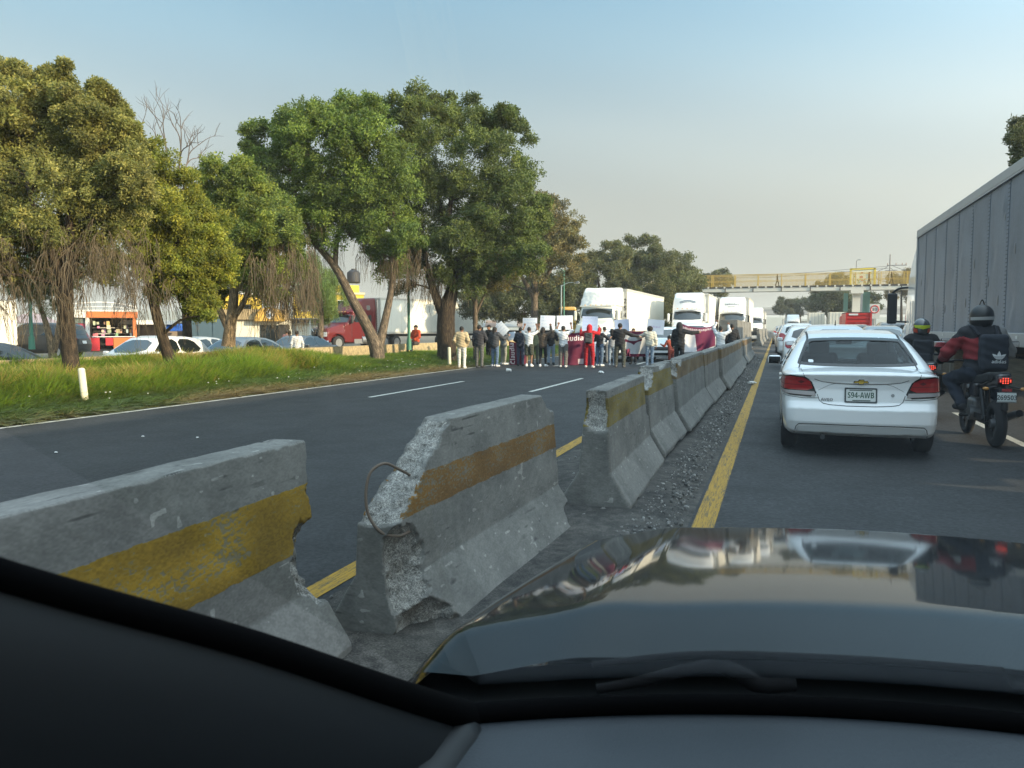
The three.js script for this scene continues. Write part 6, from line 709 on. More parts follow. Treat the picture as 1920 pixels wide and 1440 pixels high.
for (const [px, d, l, py, lean] of [[158, 14.5, 'cream marker post beside the pepper tree trunk', 690, 0.1], [843, 29.6, 'white marker post in front of the thick dark trunk', 651, 0.03]]) { const p = at(px, py, d), hh = p.y; const t = thing('marker_post', l, 'bollard', [p.x, 0, p.z]); t.rotation.z = lean; part('post', new THREE.LatheGeometry([[0, -0.1], [0.065, -0.1], [0.062, hh - 0.03], [0.045, hh], [0, hh + 0.005]].map(q => new THREE.Vector2(...q)), 16), std(0.66, 0.62, 0.46, 0.8), t); }
function shopBase(name, label, cat, px, py, d) { const p = at(px, py, d); return thing(name, label, cat, [p.x, 0.02, p.z], faceCam(p)); }
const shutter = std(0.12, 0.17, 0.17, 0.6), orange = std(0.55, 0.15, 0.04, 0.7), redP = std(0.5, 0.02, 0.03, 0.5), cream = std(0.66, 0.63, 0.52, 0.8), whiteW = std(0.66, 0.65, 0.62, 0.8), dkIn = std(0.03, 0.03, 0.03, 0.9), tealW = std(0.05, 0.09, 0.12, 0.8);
{ const t = shopBase('kiosk', 'orange and white kiosk with a pipe-framed roof behind the pepper tree trunk', 'kiosk', 193, 657, 50); t.position.y = 0.05;
  part('wall', [box(4.0, 2.5, 0.12, 0, 1.25, -2.2), box(0.12, 2.5, 2.2, -1.95, 1.25, -1.1), box(0.12, 2.5, 2.2, 1.95, 1.25, -1.1)], whiteW, t); part('post', box(0.28, 2.3, 0.3, -1.85, 1.15, 0), whiteW, t); part('post', box(0.22, 2.3, 0.3, -0.82, 1.15, 0), whiteW, t); part('post', box(0.22, 2.3, 0.3, 1.9, 1.15, 0), orange, t);
  part('header', box(1.15, 0.38, 0.35, -1.45, 2.34, 0.02), whiteW, t); part('header', box(2.95, 0.38, 0.35, 0.62, 2.34, 0.02), orange, t, 'orange kiosk header'); part('roof', box(4.2, 0.1, 2.5, 0, 2.6, -1.1), whiteW, t);
  part('roof_frame', [...[-2, -0.8, 0.6, 2].flatMap(x => [bar([x, 2.55, 0.1], [x, 2.95 + 0.12 * Math.cos(x), 0.1], 0.03)]), taper([[-2, 2.95, 0.1], [-0.6, 3.12, 0.1], [0.8, 3.1, 0.1], [2.1, 2.85, 0.1]], [0.04, 0.04], 6), taper([[-2, 2.75, 0.1], [0.6, 2.86, 0.1], [2.1, 2.65, 0.1]], [0.03, 0.03], 6)], whiteW, t);
  part('shutter', box(0.8, 0.35, 0.05, -1.3, 1.98, -0.1), shutter, t); const v = part('drinks_cooler', rbox(0.45, 1.75, 0.5, 0.04, -1.15, 0.9, -0.35), std(0.4, 0.05, 0.1, 0.5), t); part('cooler_art', [rbox(0.3, 0.5, 0.02, 0.01, -1.15, 1.3, -0.09), rbox(0.25, 0.4, 0.02, 0.01, -1.12, 0.6, -0.09)], std(0.5, 0.3, 0.35, 0.6), v); part('red_crate', rbox(0.5, 0.85, 0.5, 0.03, -0.42, 0.43, 0.1), redP, t); part('red_crate', rbox(0.42, 0.5, 0.45, 0.03, 0.38, 0.6, 0.1), redP, t); part('counter', box(1.15, 0.85, 0.6, 1.2, 0.43, 0.0), orange, t); part('shelf', [box(2.5, 0.05, 0.5, 0.65, 0.92, 0), box(2.4, 0.04, 0.3, 0.65, 1.5, -1.7), box(2.4, 0.04, 0.3, 0.65, 1.1, -1.7)], whiteW, t); part('dark_interior', box(2.4, 2.0, 0.05, 0.6, 1.1, -2.05), dkIn, t);
  const R = rng(88); for (let i = 0; i < 26; i++) part('goods_packet', rbox(0.12 + R() * 0.12, 0.12 + R() * 0.16, 0.1, 0.015, -0.5 + R() * 2.3, 1.02 + Math.floor(R() * 4) * 0.26, -0.25 - R() * 0.6), std(0.2 + R() * 0.5, 0.15 + R() * 0.4, 0.1 + R() * 0.35, 0.6), t); }
{ const t = shopBase('market_stall', 'market stall with a blue awning between the kiosk and the leaning tree', 'stall', 325, 655, 54); part('canopy', box(3.4, 0.28, 2.4, -1.4, 1.9, -0.6), whiteW, t); part('blue_awning', [box(1.6, 0.05, 1.1, 0.4, 1.55, 0.5, 0, 0.45)], std(0.02, 0.12, 0.42, 0.7), t); part('post', box(0.12, 1.9, 0.12, -0.45, 0.95, 0.3), whiteW, t); part('post', box(0.1, 1.9, 0.1, 1.15, 0.95, 0.6), whiteW, t); part('post', box(0.12, 1.9, 0.12, -2.9, 0.95, 0.3), whiteW, t); part('back_wall', box(4.4, 1.9, 0.1, -0.9, 0.95, -1.8), std(0.25, 0.2, 0.16, 0.9), t); part('counter', box(1.3, 0.8, 0.5, -2.2, 0.4, 0), redP, t); part('counter', box(1.4, 0.7, 0.5, 0.3, 0.35, 0), std(0.3, 0.2, 0.12, 0.8), t); }
{ const t = shopBase('market_stall', 'dark blue-green closed stall right of the blue awning', 'stall', 385, 655, 56); part('wall', box(3.0, 2.3, 2.4, 0, 1.15, -1.2), tealW, t); part('roof', box(3.2, 0.1, 2.6, 0, 2.35, -1.2), std(0.08, 0.09, 0.09, 0.8), t); for (const x of [-1, 0, 1]) part('shutter_panel', box(0.9, 1.9, 0.06, x, 1.05, 0.03), std(0.04, 0.08, 0.11, 0.6), t); }
{ const t = shopBase('shop', 'low shop with an orange arched awning and oval sign', 'shop', 490, 655, 60); part('wall', box(5.8, 2.2, 3, -0.6, 1.1, -1.6), cream, t); part('roof', [box(5.6, 0.9, 0.12, -0.7, 2.55, 0.0, 0, -0.45), box(5.8, 0.12, 3, -0.6, 2.26, -1.5)], std(0.28, 0.2, 0.1, 0.8), t); const arc = []; for (let i = 0; i <= 14; i++) { const a = Math.PI * i / 14; arc.push([1.12 * Math.cos(a), 1.05 * Math.sin(a)]); } const aw = part('arched_awning', prism(arc, 0.9, 0.01).translate(0.65, 2.05, -0.1), std(0.55, 0.33, 0.06, 0.7), t); part('oval_sign', ball(0.4, 0.65, 2.6, 0.82, 0.66, 1.0, 0.06, 18), std(0.72, 0.72, 0.7, 0.5), aw); part('oval_mark', ball(0.2, 0.65, 2.5, 0.85, 0.5, 0.8, 0.06, 14), std(0.2, 0.3, 0.45, 0.5), aw); part('window', box(1.4, 1.5, 0.06, 0.65, 1.0, -0.06), darkGlass, t); part('window', box(1.6, 0.8, 0.06, -1.5, 1.1, -0.06), std(0.55, 0.55, 0.5, 0.6), t); part('door', box(0.8, 1.8, 0.06, 1.75, 0.9, -0.06), dkIn, t); }
{ const t = shopBase('shed', 'pale walled shed with a thin flat roof behind the red truck hood', 'shed', 560, 650, 68); part('wall', box(6.0, 2.0, 3, 0, 1.0, -1.5), cream, t); part('roof', box(7.0, 0.12, 4, 0, 2.35, -1.4), std(0.45, 0.42, 0.36, 0.8), t); part('fascia', box(7.0, 0.35, 0.1, 0, 2.15, 0.4), dkIn, t); for (const x of [-3, -1, 1, 3]) part('post', box(0.1, 2.2, 0.1, x, 1.1, 0.5), whiteW, t); part('door', box(0.9, 1.8, 0.05, -0.6, 0.9, 0.03), std(0.3, 0.28, 0.24, 0.8), t); }
{ const t = shopBase('yellow_building', 'bright yellow two-storey building with water tanks on its roof', 'building', 618, 650, 92); const yw = std(0.68, 0.5, 0.06, 0.8); part('wall', box(8.2, 5.6, 6, 0, 2.8, -3), yw, t); part('upper_wall', box(3.2, 1.2, 4, 2.0, 6.1, -3), yw, t); part('roof_edge', box(8.5, 0.25, 6.3, 0, 5.65, -3), std(0.62, 0.55, 0.35, 0.8), t); part('red_parapet', box(1.9, 1.3, 2, -0.4, 6.3, -1), std(0.45, 0.1, 0.06, 0.8), t); for (const [x, y] of [[-2.6, 4.2], [-0.6, 4.2], [1.6, 4.2], [3.2, 4.2], [-2.6, 1.6], [1.6, 1.6]]) { const w = part('window', box(1.1, 1.2, 0.08, x, y, 0.03), darkGlass, t); part('frame', [box(1.25, 0.1, 0.12, x, y + 0.62, 0.04), box(1.25, 0.1, 0.12, x, y - 0.62, 0.04)], whiteW, w); } for (const [x, h] of [[1.0, 8.0], [3.0, 7.9]]) { const wt = part('water_tank', new THREE.LatheGeometry([[0, 0], [0.75, 0], [0.8, 0.2], [0.8, 1.25], [0.55, 1.5], [0.3, 1.62], [0, 1.65]].map(q => new THREE.Vector2(...q)), 18).translate(x, h - 0.9, -2), std(0.03, 0.03, 0.035, 0.6), t); part('tank_lid', cyl(0.28, 0.28, 0.12, x, h + 0.78, -2), blackPlastic, wt); } }
{ const t = shopBase('yellow_house', 'yellow house wall showing through the hanging dry branches', 'building', 455, 640, 84); part('wall', box(4.2, 5.2, 4, 0, 2.6, -2), std(0.66, 0.46, 0.06, 0.8), t); part('roof', box(4.5, 0.2, 4.3, 0, 5.3, -2), whiteW, t); part('window', box(1, 1, 0.08, 0.5, 3.6, 0.03), darkGlass, t); }
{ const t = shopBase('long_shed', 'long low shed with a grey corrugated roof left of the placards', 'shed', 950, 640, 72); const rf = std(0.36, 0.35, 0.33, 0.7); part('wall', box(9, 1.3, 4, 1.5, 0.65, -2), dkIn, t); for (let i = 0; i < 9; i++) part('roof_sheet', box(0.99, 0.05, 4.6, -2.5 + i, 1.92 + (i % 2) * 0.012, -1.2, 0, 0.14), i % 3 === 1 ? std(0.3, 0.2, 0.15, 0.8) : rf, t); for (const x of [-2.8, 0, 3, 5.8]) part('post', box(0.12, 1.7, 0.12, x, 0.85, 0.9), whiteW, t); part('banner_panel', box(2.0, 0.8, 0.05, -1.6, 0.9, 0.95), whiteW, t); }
{ const p = at(2, 640, 36), t = thing('box_truck', 'cream box truck cut off by the left edge of the view', 'truck', [p.x, -0.1, p.z], faceCam(p)); part('cargo_box', rbox(2.6, 2.1, 4.5, 0.05, -0.65, 1.85, -2.2), panelCream, t); part('bumper', box(2.4, 0.2, 0.2, -0.65, 0.6, 0.1), std(0.6, 0.6, 0.58, 0.5), t); part('chassis', box(1.0, 0.25, 4.6, -0.65, 0.7, -2.2), blackPlastic, t); for (const z of [-0.8, -3.6]) for (const s of [-1, 1]) wheel(t, -0.65 + s * 0.95, 0.42, z, 0.42, 0.28, rimSilver); }
{ const p = at(62, 640, 48), t = thing('parasol', 'pinkish market parasol behind the green lamp post', 'parasol', [p.x, 0, p.z]); part('canopy', new THREE.LatheGeometry([[0, 2.5], [0.5, 2.38], [1.1, 2.1], [1.5, 1.85], [1.48, 1.82], [0, 2.44]].map(q => new THREE.Vector2(...q)), 8), std(0.6, 0.42, 0.38, 0.8), t); part('pole', cyl(0.03, 0.03, 2.4, 0, 1.2, 0), whiteW, t); }
// lamp posts
const greenP = std(0.06, 0.2, 0.14, 0.5, 0.2), lampGlass = std(0.6, 0.6, 0.58, 0.3);
function lamp(label, px, ptop, pbot, d, arms, mat = greenP) { const b = at(px, pbot, d), top = at(px, ptop, d).y, t = thing('street_lamp', label, 'street lamp', [b.x, Math.max(b.y, -0.3), b.z], 0); const h = top - t.position.y; part('pole', taper([[0, 0, 0], [0, h * 0.5, 0], [0, h, 0]], [0.075, 0.06, 0.045], 10, 6), mat, t); part('base', cyl(0.12, 0.1, 0.5, 0, 0.25, 0), mat, t); for (const s of arms) { part('arm', taper([[0, h - 0.1, 0], [s * 0.5, h + 0.15, 0], [s * 1.1, h + 0.2, 0]], [0.035, 0.03], 6), mat, t); const l = part('lamp_head', rbox(0.5, 0.12, 0.2, 0.05, s * 1.25, h + 0.18, 0), metalGrey, t); part('lens', rbox(0.38, 0.04, 0.14, 0.015, s * 1.25, h + 0.11, 0), lampGlass, l); } return t; }
lamp('green lamp post at the far left before the parasol', 60, 470, 655, 30, [1]); lamp('dark green lamp post in front of the cream trailer', 767, 500, 656, 34, [-1]); lamp('green lamp post with two arms left of truck 254', 1052, 535, 640, 62, [1], std(0.3, 0.36, 0.36, 0.5)); lamp('taller green pole just right of the two-armed lamp', 1057, 508, 640, 64, [-0.6]); lamp('thin lamp post rising above the footbridge', 1602, 490, 610, 125, [0.3], std(0.1, 0.1, 0.1, 0.6));
{ const p = at(1062, 640, 66), t = thing('yellow_truck', 'mustard yellow truck half hidden left of truck 254', 'truck', [p.x, 0, p.z], 0.4); const m = paint(0.5, 0.3, 0.05); part('cab', rbox(1.5, 1.5, 1.6, 0.2, 0, 2.6, 0), m, t); part('bed', rbox(1.6, 1.4, 3.2, 0.1, 0, 1.5, -1.2), m, t); part('windscreen', box(1.2, 0.5, 0.05, 0, 2.8, 0.8), darkGlass, t); for (const z of [0.2, -2]) for (const s of [-1, 1]) wheel(t, s * 0.75, 0.45, z, 0.45, 0.28, rimSilver); }
// ---------- footbridge ----------
{ const Z = -100, t = thing('footbridge', 'yellow mesh-sided pedestrian footbridge crossing the highway', 'footbridge', [0, 0, Z]); const yl = std(0.5, 0.34, 0.08, 0.6), wh = std(0.56, 0.55, 0.5, 0.7), dk = std(0.07, 0.06, 0.05, 0.8), x0 = -16, x1 = 32, W = 2.2;
  part('deck', box(x1 - x0, 0.16, W, (x0 + x1) / 2, 6.6, -W / 2), dk, t); part('beam', [box(x1 - x0, 0.42, 0.25, (x0 + x1) / 2, 6.25, -0.15), box(x1 - x0, 0.42, 0.25, (x0 + x1) / 2, 6.25, -W + 0.15)], wh, t); const brk = []; for (let x = x0; x < x1; x += 0.98) brk.push(box(0.2, 0.2, 0.1, x, 6.58, 0.06)); part('bracket', brk, wh, t); const stf = []; for (let x = x0; x < x1; x += 3.3) stf.push(box(0.1, 0.44, 0.08, x, 6.25, 0.02)); part('stiffener', stf, dk, t);
  const pitch = 2.75; for (const zz of [0, -W]) for (let x = x0; x < x1; x += pitch) { part('post', box(0.11, 1.52, 0.11, x, 7.4, zz), yl, t); const g = []; for (let i = 1; i < 19; i++) g.push(box(0.022, 1.42, 0.012, x + i * pitch / 19, 7.38, zz)); for (let i = 1; i < 11; i++) g.push(box(pitch - 0.1, 0.02, 0.012, x + pitch / 2, 6.68 + i * 0.132, zz)); part('mesh_panel', g, yl, t); part('rail', [box(pitch, 0.07, 0.07, x + pitch / 2, 8.13, zz), box(pitch, 0.06, 0.05, x + pitch / 2, 7.35, zz + 0.01)], yl, t); }
  const cu = part('column', box(0.85, 4.0, 0.9, 9.0, 4.05, -W / 2), wh, t); part('column_foot', box(0.88, 2.1, 0.93, 9.0, 1.05, -W / 2), yl, cu, 'yellow painted lower part of the column'); part('column_cap', box(1.4, 0.4, 2.2, 9.0, 5.85, -W / 2), wh, cu); part('column', box(0.85, 6.0, 0.9, -13.5, 3, -W / 2), wh, t); part('green_stair', [box(0.12, 3.2, 0.12, 10.4, 4.3, -2.8), box(0.5, 2.2, 0.1, 8.0, 4.7, -3.0), box(0.8, 2.4, 0.1, 10.3, 4.7, -3.0)], std(0.15, 0.3, 0.27, 0.6), t); }
{ const p = at(1616, 560, 122), t = thing('billboard', 'small billboard with a yellow frame beyond the footbridge', 'billboard', [p.x, 0, p.z]); const yl = std(0.65, 0.5, 0.05, 0.6); part('panel', box(3.2, 3.0, 0.15, 0, 9.3, 0), new THREE.MeshStandardMaterial({ roughness: 0.7, map: canvasTex(128, 128, (c) => { c.fillStyle = '#d8d8c4'; c.fillRect(0, 0, 128, 128); const R = rng(4); for (let i = 0; i < 40; i++) { c.fillStyle = ['#9a8f5a', '#6f8f6a', '#b8584a', '#d7c24a', '#8fb0b8'][i % 5]; c.fillRect(10 + R() * 95, 18 + R() * 90, 6 + R() * 14, 4 + R() * 10); } }) }), t); part('frame', [box(0.3, 3.4, 0.3, -1.75, 9.3, 0), box(0.3, 3.4, 0.3, 1.75, 9.3, 0), box(3.6, 0.25, 0.3, 0, 10.9, 0), box(3.6, 0.2, 0.3, 0, 7.7, 0)], yl, t); part('post', box(0.35, 7.8, 0.35, 0, 3.9, -0.2), metalGrey, t); }
{ const p = at(1665, 600, 112), t = thing('utility_pole', 'utility pole with wires and transformer arms beyond the footbridge', 'utility pole', [p.x, 0, p.z]); part('pole', taper([[0, 0, 0], [0, 6, 0], [0, 12.2, 0]], [0.14, 0.11, 0.08], 8, 6), std(0.22, 0.21, 0.2, 0.8), t); part('crossarm', [box(2.6, 0.12, 0.1, 0.9, 10.6, 0), box(1.6, 0.1, 0.1, 0.2, 9.9, 0)], std(0.2, 0.2, 0.2, 0.8), t); part('insulator', [-0.3, 0.8, 1.6, 2.1].map(x => cyl(0.07, 0.05, 0.25, x, 10.8, 0)), std(0.3, 0.2, 0.15, 0.5), t); part('wire', [taper([[-0.3, 10.4, 0], [-1.7, 9.6, 0], [-1.6, 8.7, 0], [-0.1, 8.2, 0]], [0.03, 0.03], 5, 16), taper([[0, 10.7, 0], [2.0, 9.9, 0], [4.5, 9.9, 0]], [0.03, 0.03], 5, 14), taper([[0, 10.3, 0], [2, 8.9, 0], [5, 10.9, 0]], [0.03, 0.03], 5, 14), taper([[-0.2, 10.5, 0], [-18, 9.4, 4], [-40, 10.2, 8]], [0.025, 0.025], 5, 30), taper([[-0.2, 10.2, 0], [-18, 9.0, 4], [-40, 9.6, 8]], [0.025, 0.025], 5, 30), taper([[0.4, 9.6, 0], [3, 9.0, 0], [7, 9.4, 2]], [0.025, 0.025], 5, 20)], std(0.05, 0.05, 0.05, 0.8), t); }
{ const p = at(1640, 580, 78), t = thing('road_sign', 'white board with a round red-ringed speed sign beside the footbridge column', 'sign', [p.x, 0, p.z]); part('board', box(0.95, 1.5, 0.04, 0, p.y - 0.2, 0), std(0.5, 0.5, 0.47, 0.6), t); const rg = part('ring', new THREE.TorusGeometry(0.36, 0.06, 8, 28).translate(0, p.y, 0.03), std(0.45, 0.05, 0.05, 0.5), t); part('disc', cyl(0.33, 0.33, 0.02, 0, p.y, 0.026, 'z', 28), std(0.6, 0.6, 0.58, 0.5), t); part('figures', letters('80', 0.3, 0, p.y, 1).map(s => new THREE.ShapeGeometry(s).translate(0, 0, 0.04)), std(0.05, 0.05, 0.05, 0.6), t); part('post', bar([0, 0, -0.05], [0, p.y + 0.4, -0.05], 0.05), metalGrey, t); }
{ const p = at(1478, 578, 240), t = thing('distant_overpass', 'hazy grey overpass far up the highway', 'bridge', [p.x, 0, p.z]); const g = std(0.4, 0.4, 0.4, 0.8); part('deck', box(60, 1.6, 8, 10, 6.6, 0), g, t); for (const x of [-12, 0, 12, 24]) part('pier', box(1.6, 6, 3, x, 3, 0), g, t); part('parapet', box(60, 0.7, 0.3, 10, 7.7, 4), std(0.5, 0.5, 0.48, 0.8), t); }
struct('far_hill', (() => { const pos = [], idx = []; const n = 60; for (let i = 0; i <= n; i++) { const a = -0.9 + 1.8 * i / n, x = Math.sin(a) * 1500 + 100, z = -Math.cos(a) * 1500; const h = 14 + 22 * fbm(i * 0.22, 3, 1, 4); for (const [k, y] of [[1, -5], [1.04, h], [1.2, h * 0.8], [1.3, -5]]) pos.push(x * k, y, z * k); } for (let i = 0; i < n; i++) for (let k = 0; k < 3; k++) { const a = i * 4 + k; idx.push(a, a + 4, a + 1, a + 1, a + 4, a + 5); } const g = new THREE.BufferGeometry(); g.setAttribute('position', new THREE.Float32BufferAttribute(pos, 3)); g.setIndex(idx); g.computeVertexNormals(); return g; })(), std(0.14, 0.14, 0.1, 1));
// ---------- litter ----------
const litterMat = std(0.62, 0.62, 0.6, 0.7);
function litter(name, label, px, py, geo, y = 0.01) { const [x, , z] = onG(px, py), t = thing(name, label, 'litter', [x, y, z], px % 3); part('piece', geo, litterMat, t); }
const crumple = (r, s) => { const g = new THREE.IcosahedronGeometry(r, 2), p = g.attributes.position; for (let i = 0; i < p.count; i++) { const k = 0.6 + 0.9 * noise3(p.getX(i) / r * 2 + s, p.getY(i) / r * 2, p.getZ(i) / r * 2); p.setXYZ(i, p.getX(i) * k * 1.4, (p.getY(i) * k + r * 0.5) * 0.6, p.getZ(i) * k); } g.computeVertexNormals(); return g; };
litter('paper_cup', 'small white cup lying on the asphalt in front of the crowd', 954, 698, cyl(0.05, 0.065, 0.16, 0, 0.06, 0, 'x', 12));
litter('crumpled_paper', 'white scrap on the asphalt before the third barrier', 1127, 700, crumple(0.08, 1)); litter('crumpled_paper', 'tiny white scrap on the road left of the near barrier', 370, 822, crumple(0.014, 2)); litter('crumpled_paper', 'white flat scrap on the road further left', 105, 850, crumple(0.014, 3)); litter('crumpled_paper', 'white scrap beside the yellow line ahead', 1410, 722, crumple(0.07, 4), 0.04); litter('plastic_bag', 'white plastic bag on the grass by the forked tree', 768, 672, crumple(0.14, 5), 0.3); litter('crumpled_paper', 'small scrap on the road edge by the pepper tree', 268, 820, crumple(0.014, 6)); litter('crumpled_paper', 'white scrap on the grass edge at the far left', 108, 780, crumple(0.04, 7), 0.05);
for (const [px, py, r, l] of [[1132, 965, 0.03, 'pale stone by the base of the third barrier'], [1095, 975, 0.026, 'pale stone left of the third barrier base'], [760, 1180, 0.05, 'flat concrete lump in front of the broken barrier'], [1110, 1000, 0.02, 'small stone in the dust before the hood'], [675, 1165, 0.035, 'stone lump below the broken barrier toe']]) { const [x, , z] = onG(px, py), t = thing('loose_stone', l, 'stone', [x, 0.03, z], px); part('stone', crumple(r, px), rawConcrete, t); }
// ---------- motorcycles and their riders ----------
function motorcycle(label, p, turn, plate) {
  const t = thing('motorcycle', label, 'motorcycle', p, turn), bk = std(0.02, 0.02, 0.022, 0.4, 0.3), bkp = phy(0.012, 0.012, 0.014, 0.3, 0, { clearcoat: 1 });
  const mw = (z, w, r) => { const prof = []; for (let i = 0; i <= 12; i++) { const a = Math.PI * 2 * i / 12; prof.push(new THREE.Vector2(r - w * 0.52 + w * 0.52 * Math.cos(a), w / 2 * Math.sin(a))); } const g = new THREE.LatheGeometry(prof, 32); g.rotateZ(Math.PI / 2); const q = part('wheel', g, rubber, t); q.position.set(0, r, z); const sp = [cyl(0.06, 0.06, w * 1.1, 0, 0, 0, 'x', 14)]; for (let i = 0; i < 6; i++) { const b = box(0.035, r - w * 0.9, 0.04, 0, (r - w * 0.9) / 2, 0); b.rotateX(i * Math.PI / 3); sp.push(b); } part('rim', sp, metalGrey, q); part('brake_disc', cyl(0.12, 0.12, 0.012, w * 0.62, 0, 0, 'x', 20), metalGrey, q); };
  mw(0.66, 0.13, 0.3); mw(-0.68, 0.1, 0.3);
  part('frame', [taper([[0, 0.95, -0.42], [0, 0.9, -0.1], [0, 0.72, 0.2], [0, 0.45, 0.3]], [0.03, 0.03], 8), taper([[0, 0.9, -0.4], [0, 0.5, -0.3], [0, 0.28, -0.1], [0, 0.3, 0.25]], [0.028, 0.028], 8), bar([0.1, 0.33, 0.25], [0.1, 0.3, 0.66], 0.025), bar([-0.1, 0.33, 0.25], [-0.1, 0.3, 0.66], 0.025), taper([[0.12, 0.72, 0.1], [0.12, 0.78, 0.5], [0.08, 0.88, 0.82]], [0.018, 0.018], 6), taper([[-0.12, 0.72, 0.1], [-0.12, 0.78, 0.5], [-0.08, 0.88, 0.82]], [0.018, 0.018], 6)], bk, t);
  part('engine', [rbox(0.26, 0.3, 0.34, 0.05, 0, 0.42, -0.06), cyl(0.1, 0.1, 0.26, 0, 0.62, -0.14, 'y', 14), cyl(0.1, 0.1, 0.34, 0, 0.38, 0.05, 'x', 18)], metalGrey, t);
  part('tank', nets((x, y, z) => smin(ell(x, y, z, [0, 0.93, -0.18], [0.15, 0.13, 0.27]), ell(x, y, z, [0, 0.85, -0.3], [0.17, 0.09, 0.14]), 0.08), [-0.24, 0.7, -0.55], [0.24, 1.1, 0.15], 0.025), bkp, t);
  part('seat', nets((x, y, z) => { const c = 0.83 + 0.06 * sst(0.2, 0.7, z); return Math.hypot(Math.max(Math.abs(x) - 0.09, 0), Math.max(Math.abs(y - c) - 0.025, 0), Math.max(Math.abs(z - 0.38) - 0.34, 0)) - 0.04; }, [-0.2, 0.7, -0.1], [0.2, 1.0, 0.85], 0.022), std(0.018, 0.018, 0.018, 0.8), t);
  part('tail', nets((x, y, z) => Math.hypot(Math.max(Math.abs(x) - 0.07 + 0.03 * sst(0.6, 0.9, z), 0), Math.max(Math.abs(y - 0.82 - 0.05 * sst(0.5, 0.9, z)) - 0.035, 0), Math.max(Math.abs(z - 0.66) - 0.24, 0)) - 0.035, [-0.18, 0.68, 0.3], [0.18, 1.0, 1.02], 0.022), bkp, t);
  const tl = part('tail_light', rbox(0.16, 0.085, 0.04, 0.02, 0, 0.86, 0.945), std(0.1, 0.006, 0.006, 0.3), t); const leds = []; for (let r = 0; r < 4; r++) for (let c = 0; c < 5; c++) if (!(r % 3 === 0 && c % 4 === 0)) leds.push(ball(0.008, -0.054 + c * 0.027, 0.831 + r * 0.02, 0.967, 1, 0.8, 0.5, 6)); part('light_diodes', leds, new THREE.MeshStandardMaterial({ color: 0x661008, emissive: new THREE.Color().setRGB(1, 0.09, 0.05), emissiveIntensity: 1.4 }), tl);
  part('mudguard', [taper([[0, 0.82, 0.78], [0, 0.72, 0.9], [0, 0.58, 0.96], [0, 0.5, 0.97]], [0.05, 0.045], 8), taper([[0, 0.65, -0.5], [0, 0.66, -0.75], [0, 0.55, -0.98]], [0.05, 0.04], 8)], bk, t);
  part('reflector', rbox(0.11, 0.035, 0.015, 0.006, 0, 0.75, 1.03), redLens, t);
  const np = part('number_plate', rbox(0.205, 0.105, 0.012, 0.006, 0, 0.665, 1.04), std(0.7, 0.73, 0.72, 0.5), t); if (plate) part('plate_figures', letters(plate, 0.056, 0, 0.663, 0.85).map(s => new THREE.ShapeGeometry(s).translate(0, 0, 1.048)), std(0.05, 0.06, 0.06, 0.6), np); part('plate_frame', [box(0.21, 0.012, 0.018, 0, 0.606, 1.035), box(0.21, 0.008, 0.016, 0, 0.722, 1.035)], metalGrey, np);
  for (const s of [-1, 1]) { const b = part('indicator', ball(0.028, s * 0.2, 0.76, 0.93, 1.3, 0.8, 0.9, 10), std(0.5, 0.24, 0.06, 0.25), t); part('indicator_stem', bar([s * 0.05, 0.79, 0.9], [s * 0.18, 0.77, 0.93], 0.01), bk, b); const m = part('mirror', rbox(0.16, 0.09, 0.03, 0.02, s * 0.45, 1.28, -0.42), bk, t); part('mirror_glass', rbox(0.14, 0.07, 0.006, 0.003, s * 0.45, 1.28, -0.4), chrome, m); part('mirror_stem', bar([s * 0.33, 1.06, -0.42], [s * 0.43, 1.26, -0.42], 0.008), bk, m); part('grip', cyl(0.018, 0.018, 0.13, s * 0.33, 1.04, -0.4, 'x', 10), rubber, t); part('foot_peg', cyl(0.015, 0.015, 0.12, s * 0.22, 0.34, 0.05, 'x', 8), bk, t); part('shock', bar([s * 0.12, 0.34, 0.6], [s * 0.12, 0.72, 0.42], 0.03), bk, t); part('fork', bar([s * 0.08, 0.3, -0.68], [s * 0.08, 1.0, -0.46], 0.024), metalGrey, t); }
  part('handlebar', taper([[-0.34, 1.04, -0.4], [-0.2, 1.06, -0.46], [0, 1.02, -0.48], [0.2, 1.06, -0.46], [0.34, 1.04, -0.4]], [0.012, 0.012], 8, 20), bk, t); part('headlight', ball(0.09, 0, 0.93, -0.6, 1, 1, 0.7), clearLens, t);
  part('exhaust', [taper([[0.1, 0.38, -0.2], [0.14, 0.26, 0.0], [0.15, 0.28, 0.3], [0.17, 0.36, 0.5]], [0.022, 0.022], 8), taper([[0.17, 0.36, 0.45], [0.18, 0.43, 0.75], [0.185, 0.46, 0.9]], [0.05, 0.045], 12)], metalGrey, t); part('chain_guard', box(0.02, 0.07, 0.5, -0.12, 0.36, 0.42), bk, t); part('side_case', rbox(0.1, 0.18, 0.28, 0.03, -0.14, 0.7, 0.25), bkp, t);
  return t;
}
const rideLegs = [[[-0.1, 0.9, 0.02], [-0.25, 0.79, -0.36], [-0.2, 0.5, -0.02]], [[0.1, 0.9, 0.02], [0.25, 0.79, -0.36], [0.2, 0.5, -0.02]]];
function helmet(t, m, band, bm) { const [hx, hy, hz] = t.fields.hc, F = (x, y, z) => { let d = smin(ell(x, y, z, [hx, hy + 0.03, hz + 0.012], [0.132, 0.14, 0.152]), ell(x, y, z, [hx, hy - 0.05, hz - 0.01], [0.118, 0.1, 0.135]), 0.05); d = Math.max(d, hy - 0.12 - y); return Math.max(d, -ell(x, y, z, [hx, hy - 0.09, hz], [0.085, 0.1, 0.095])); }; const h = part('helmet', nets(F, [hx - 0.2, hy - 0.2, hz - 0.22], [hx + 0.2, hy + 0.22, hz + 0.22], 0.014), m, t); part('helmet_band', lay(F, band.map(([x, y]) => [x + hx, y + hy]), 'z', 0.004, 0.03, 1), bm, h); return { h, F, hx, hy, hz }; }
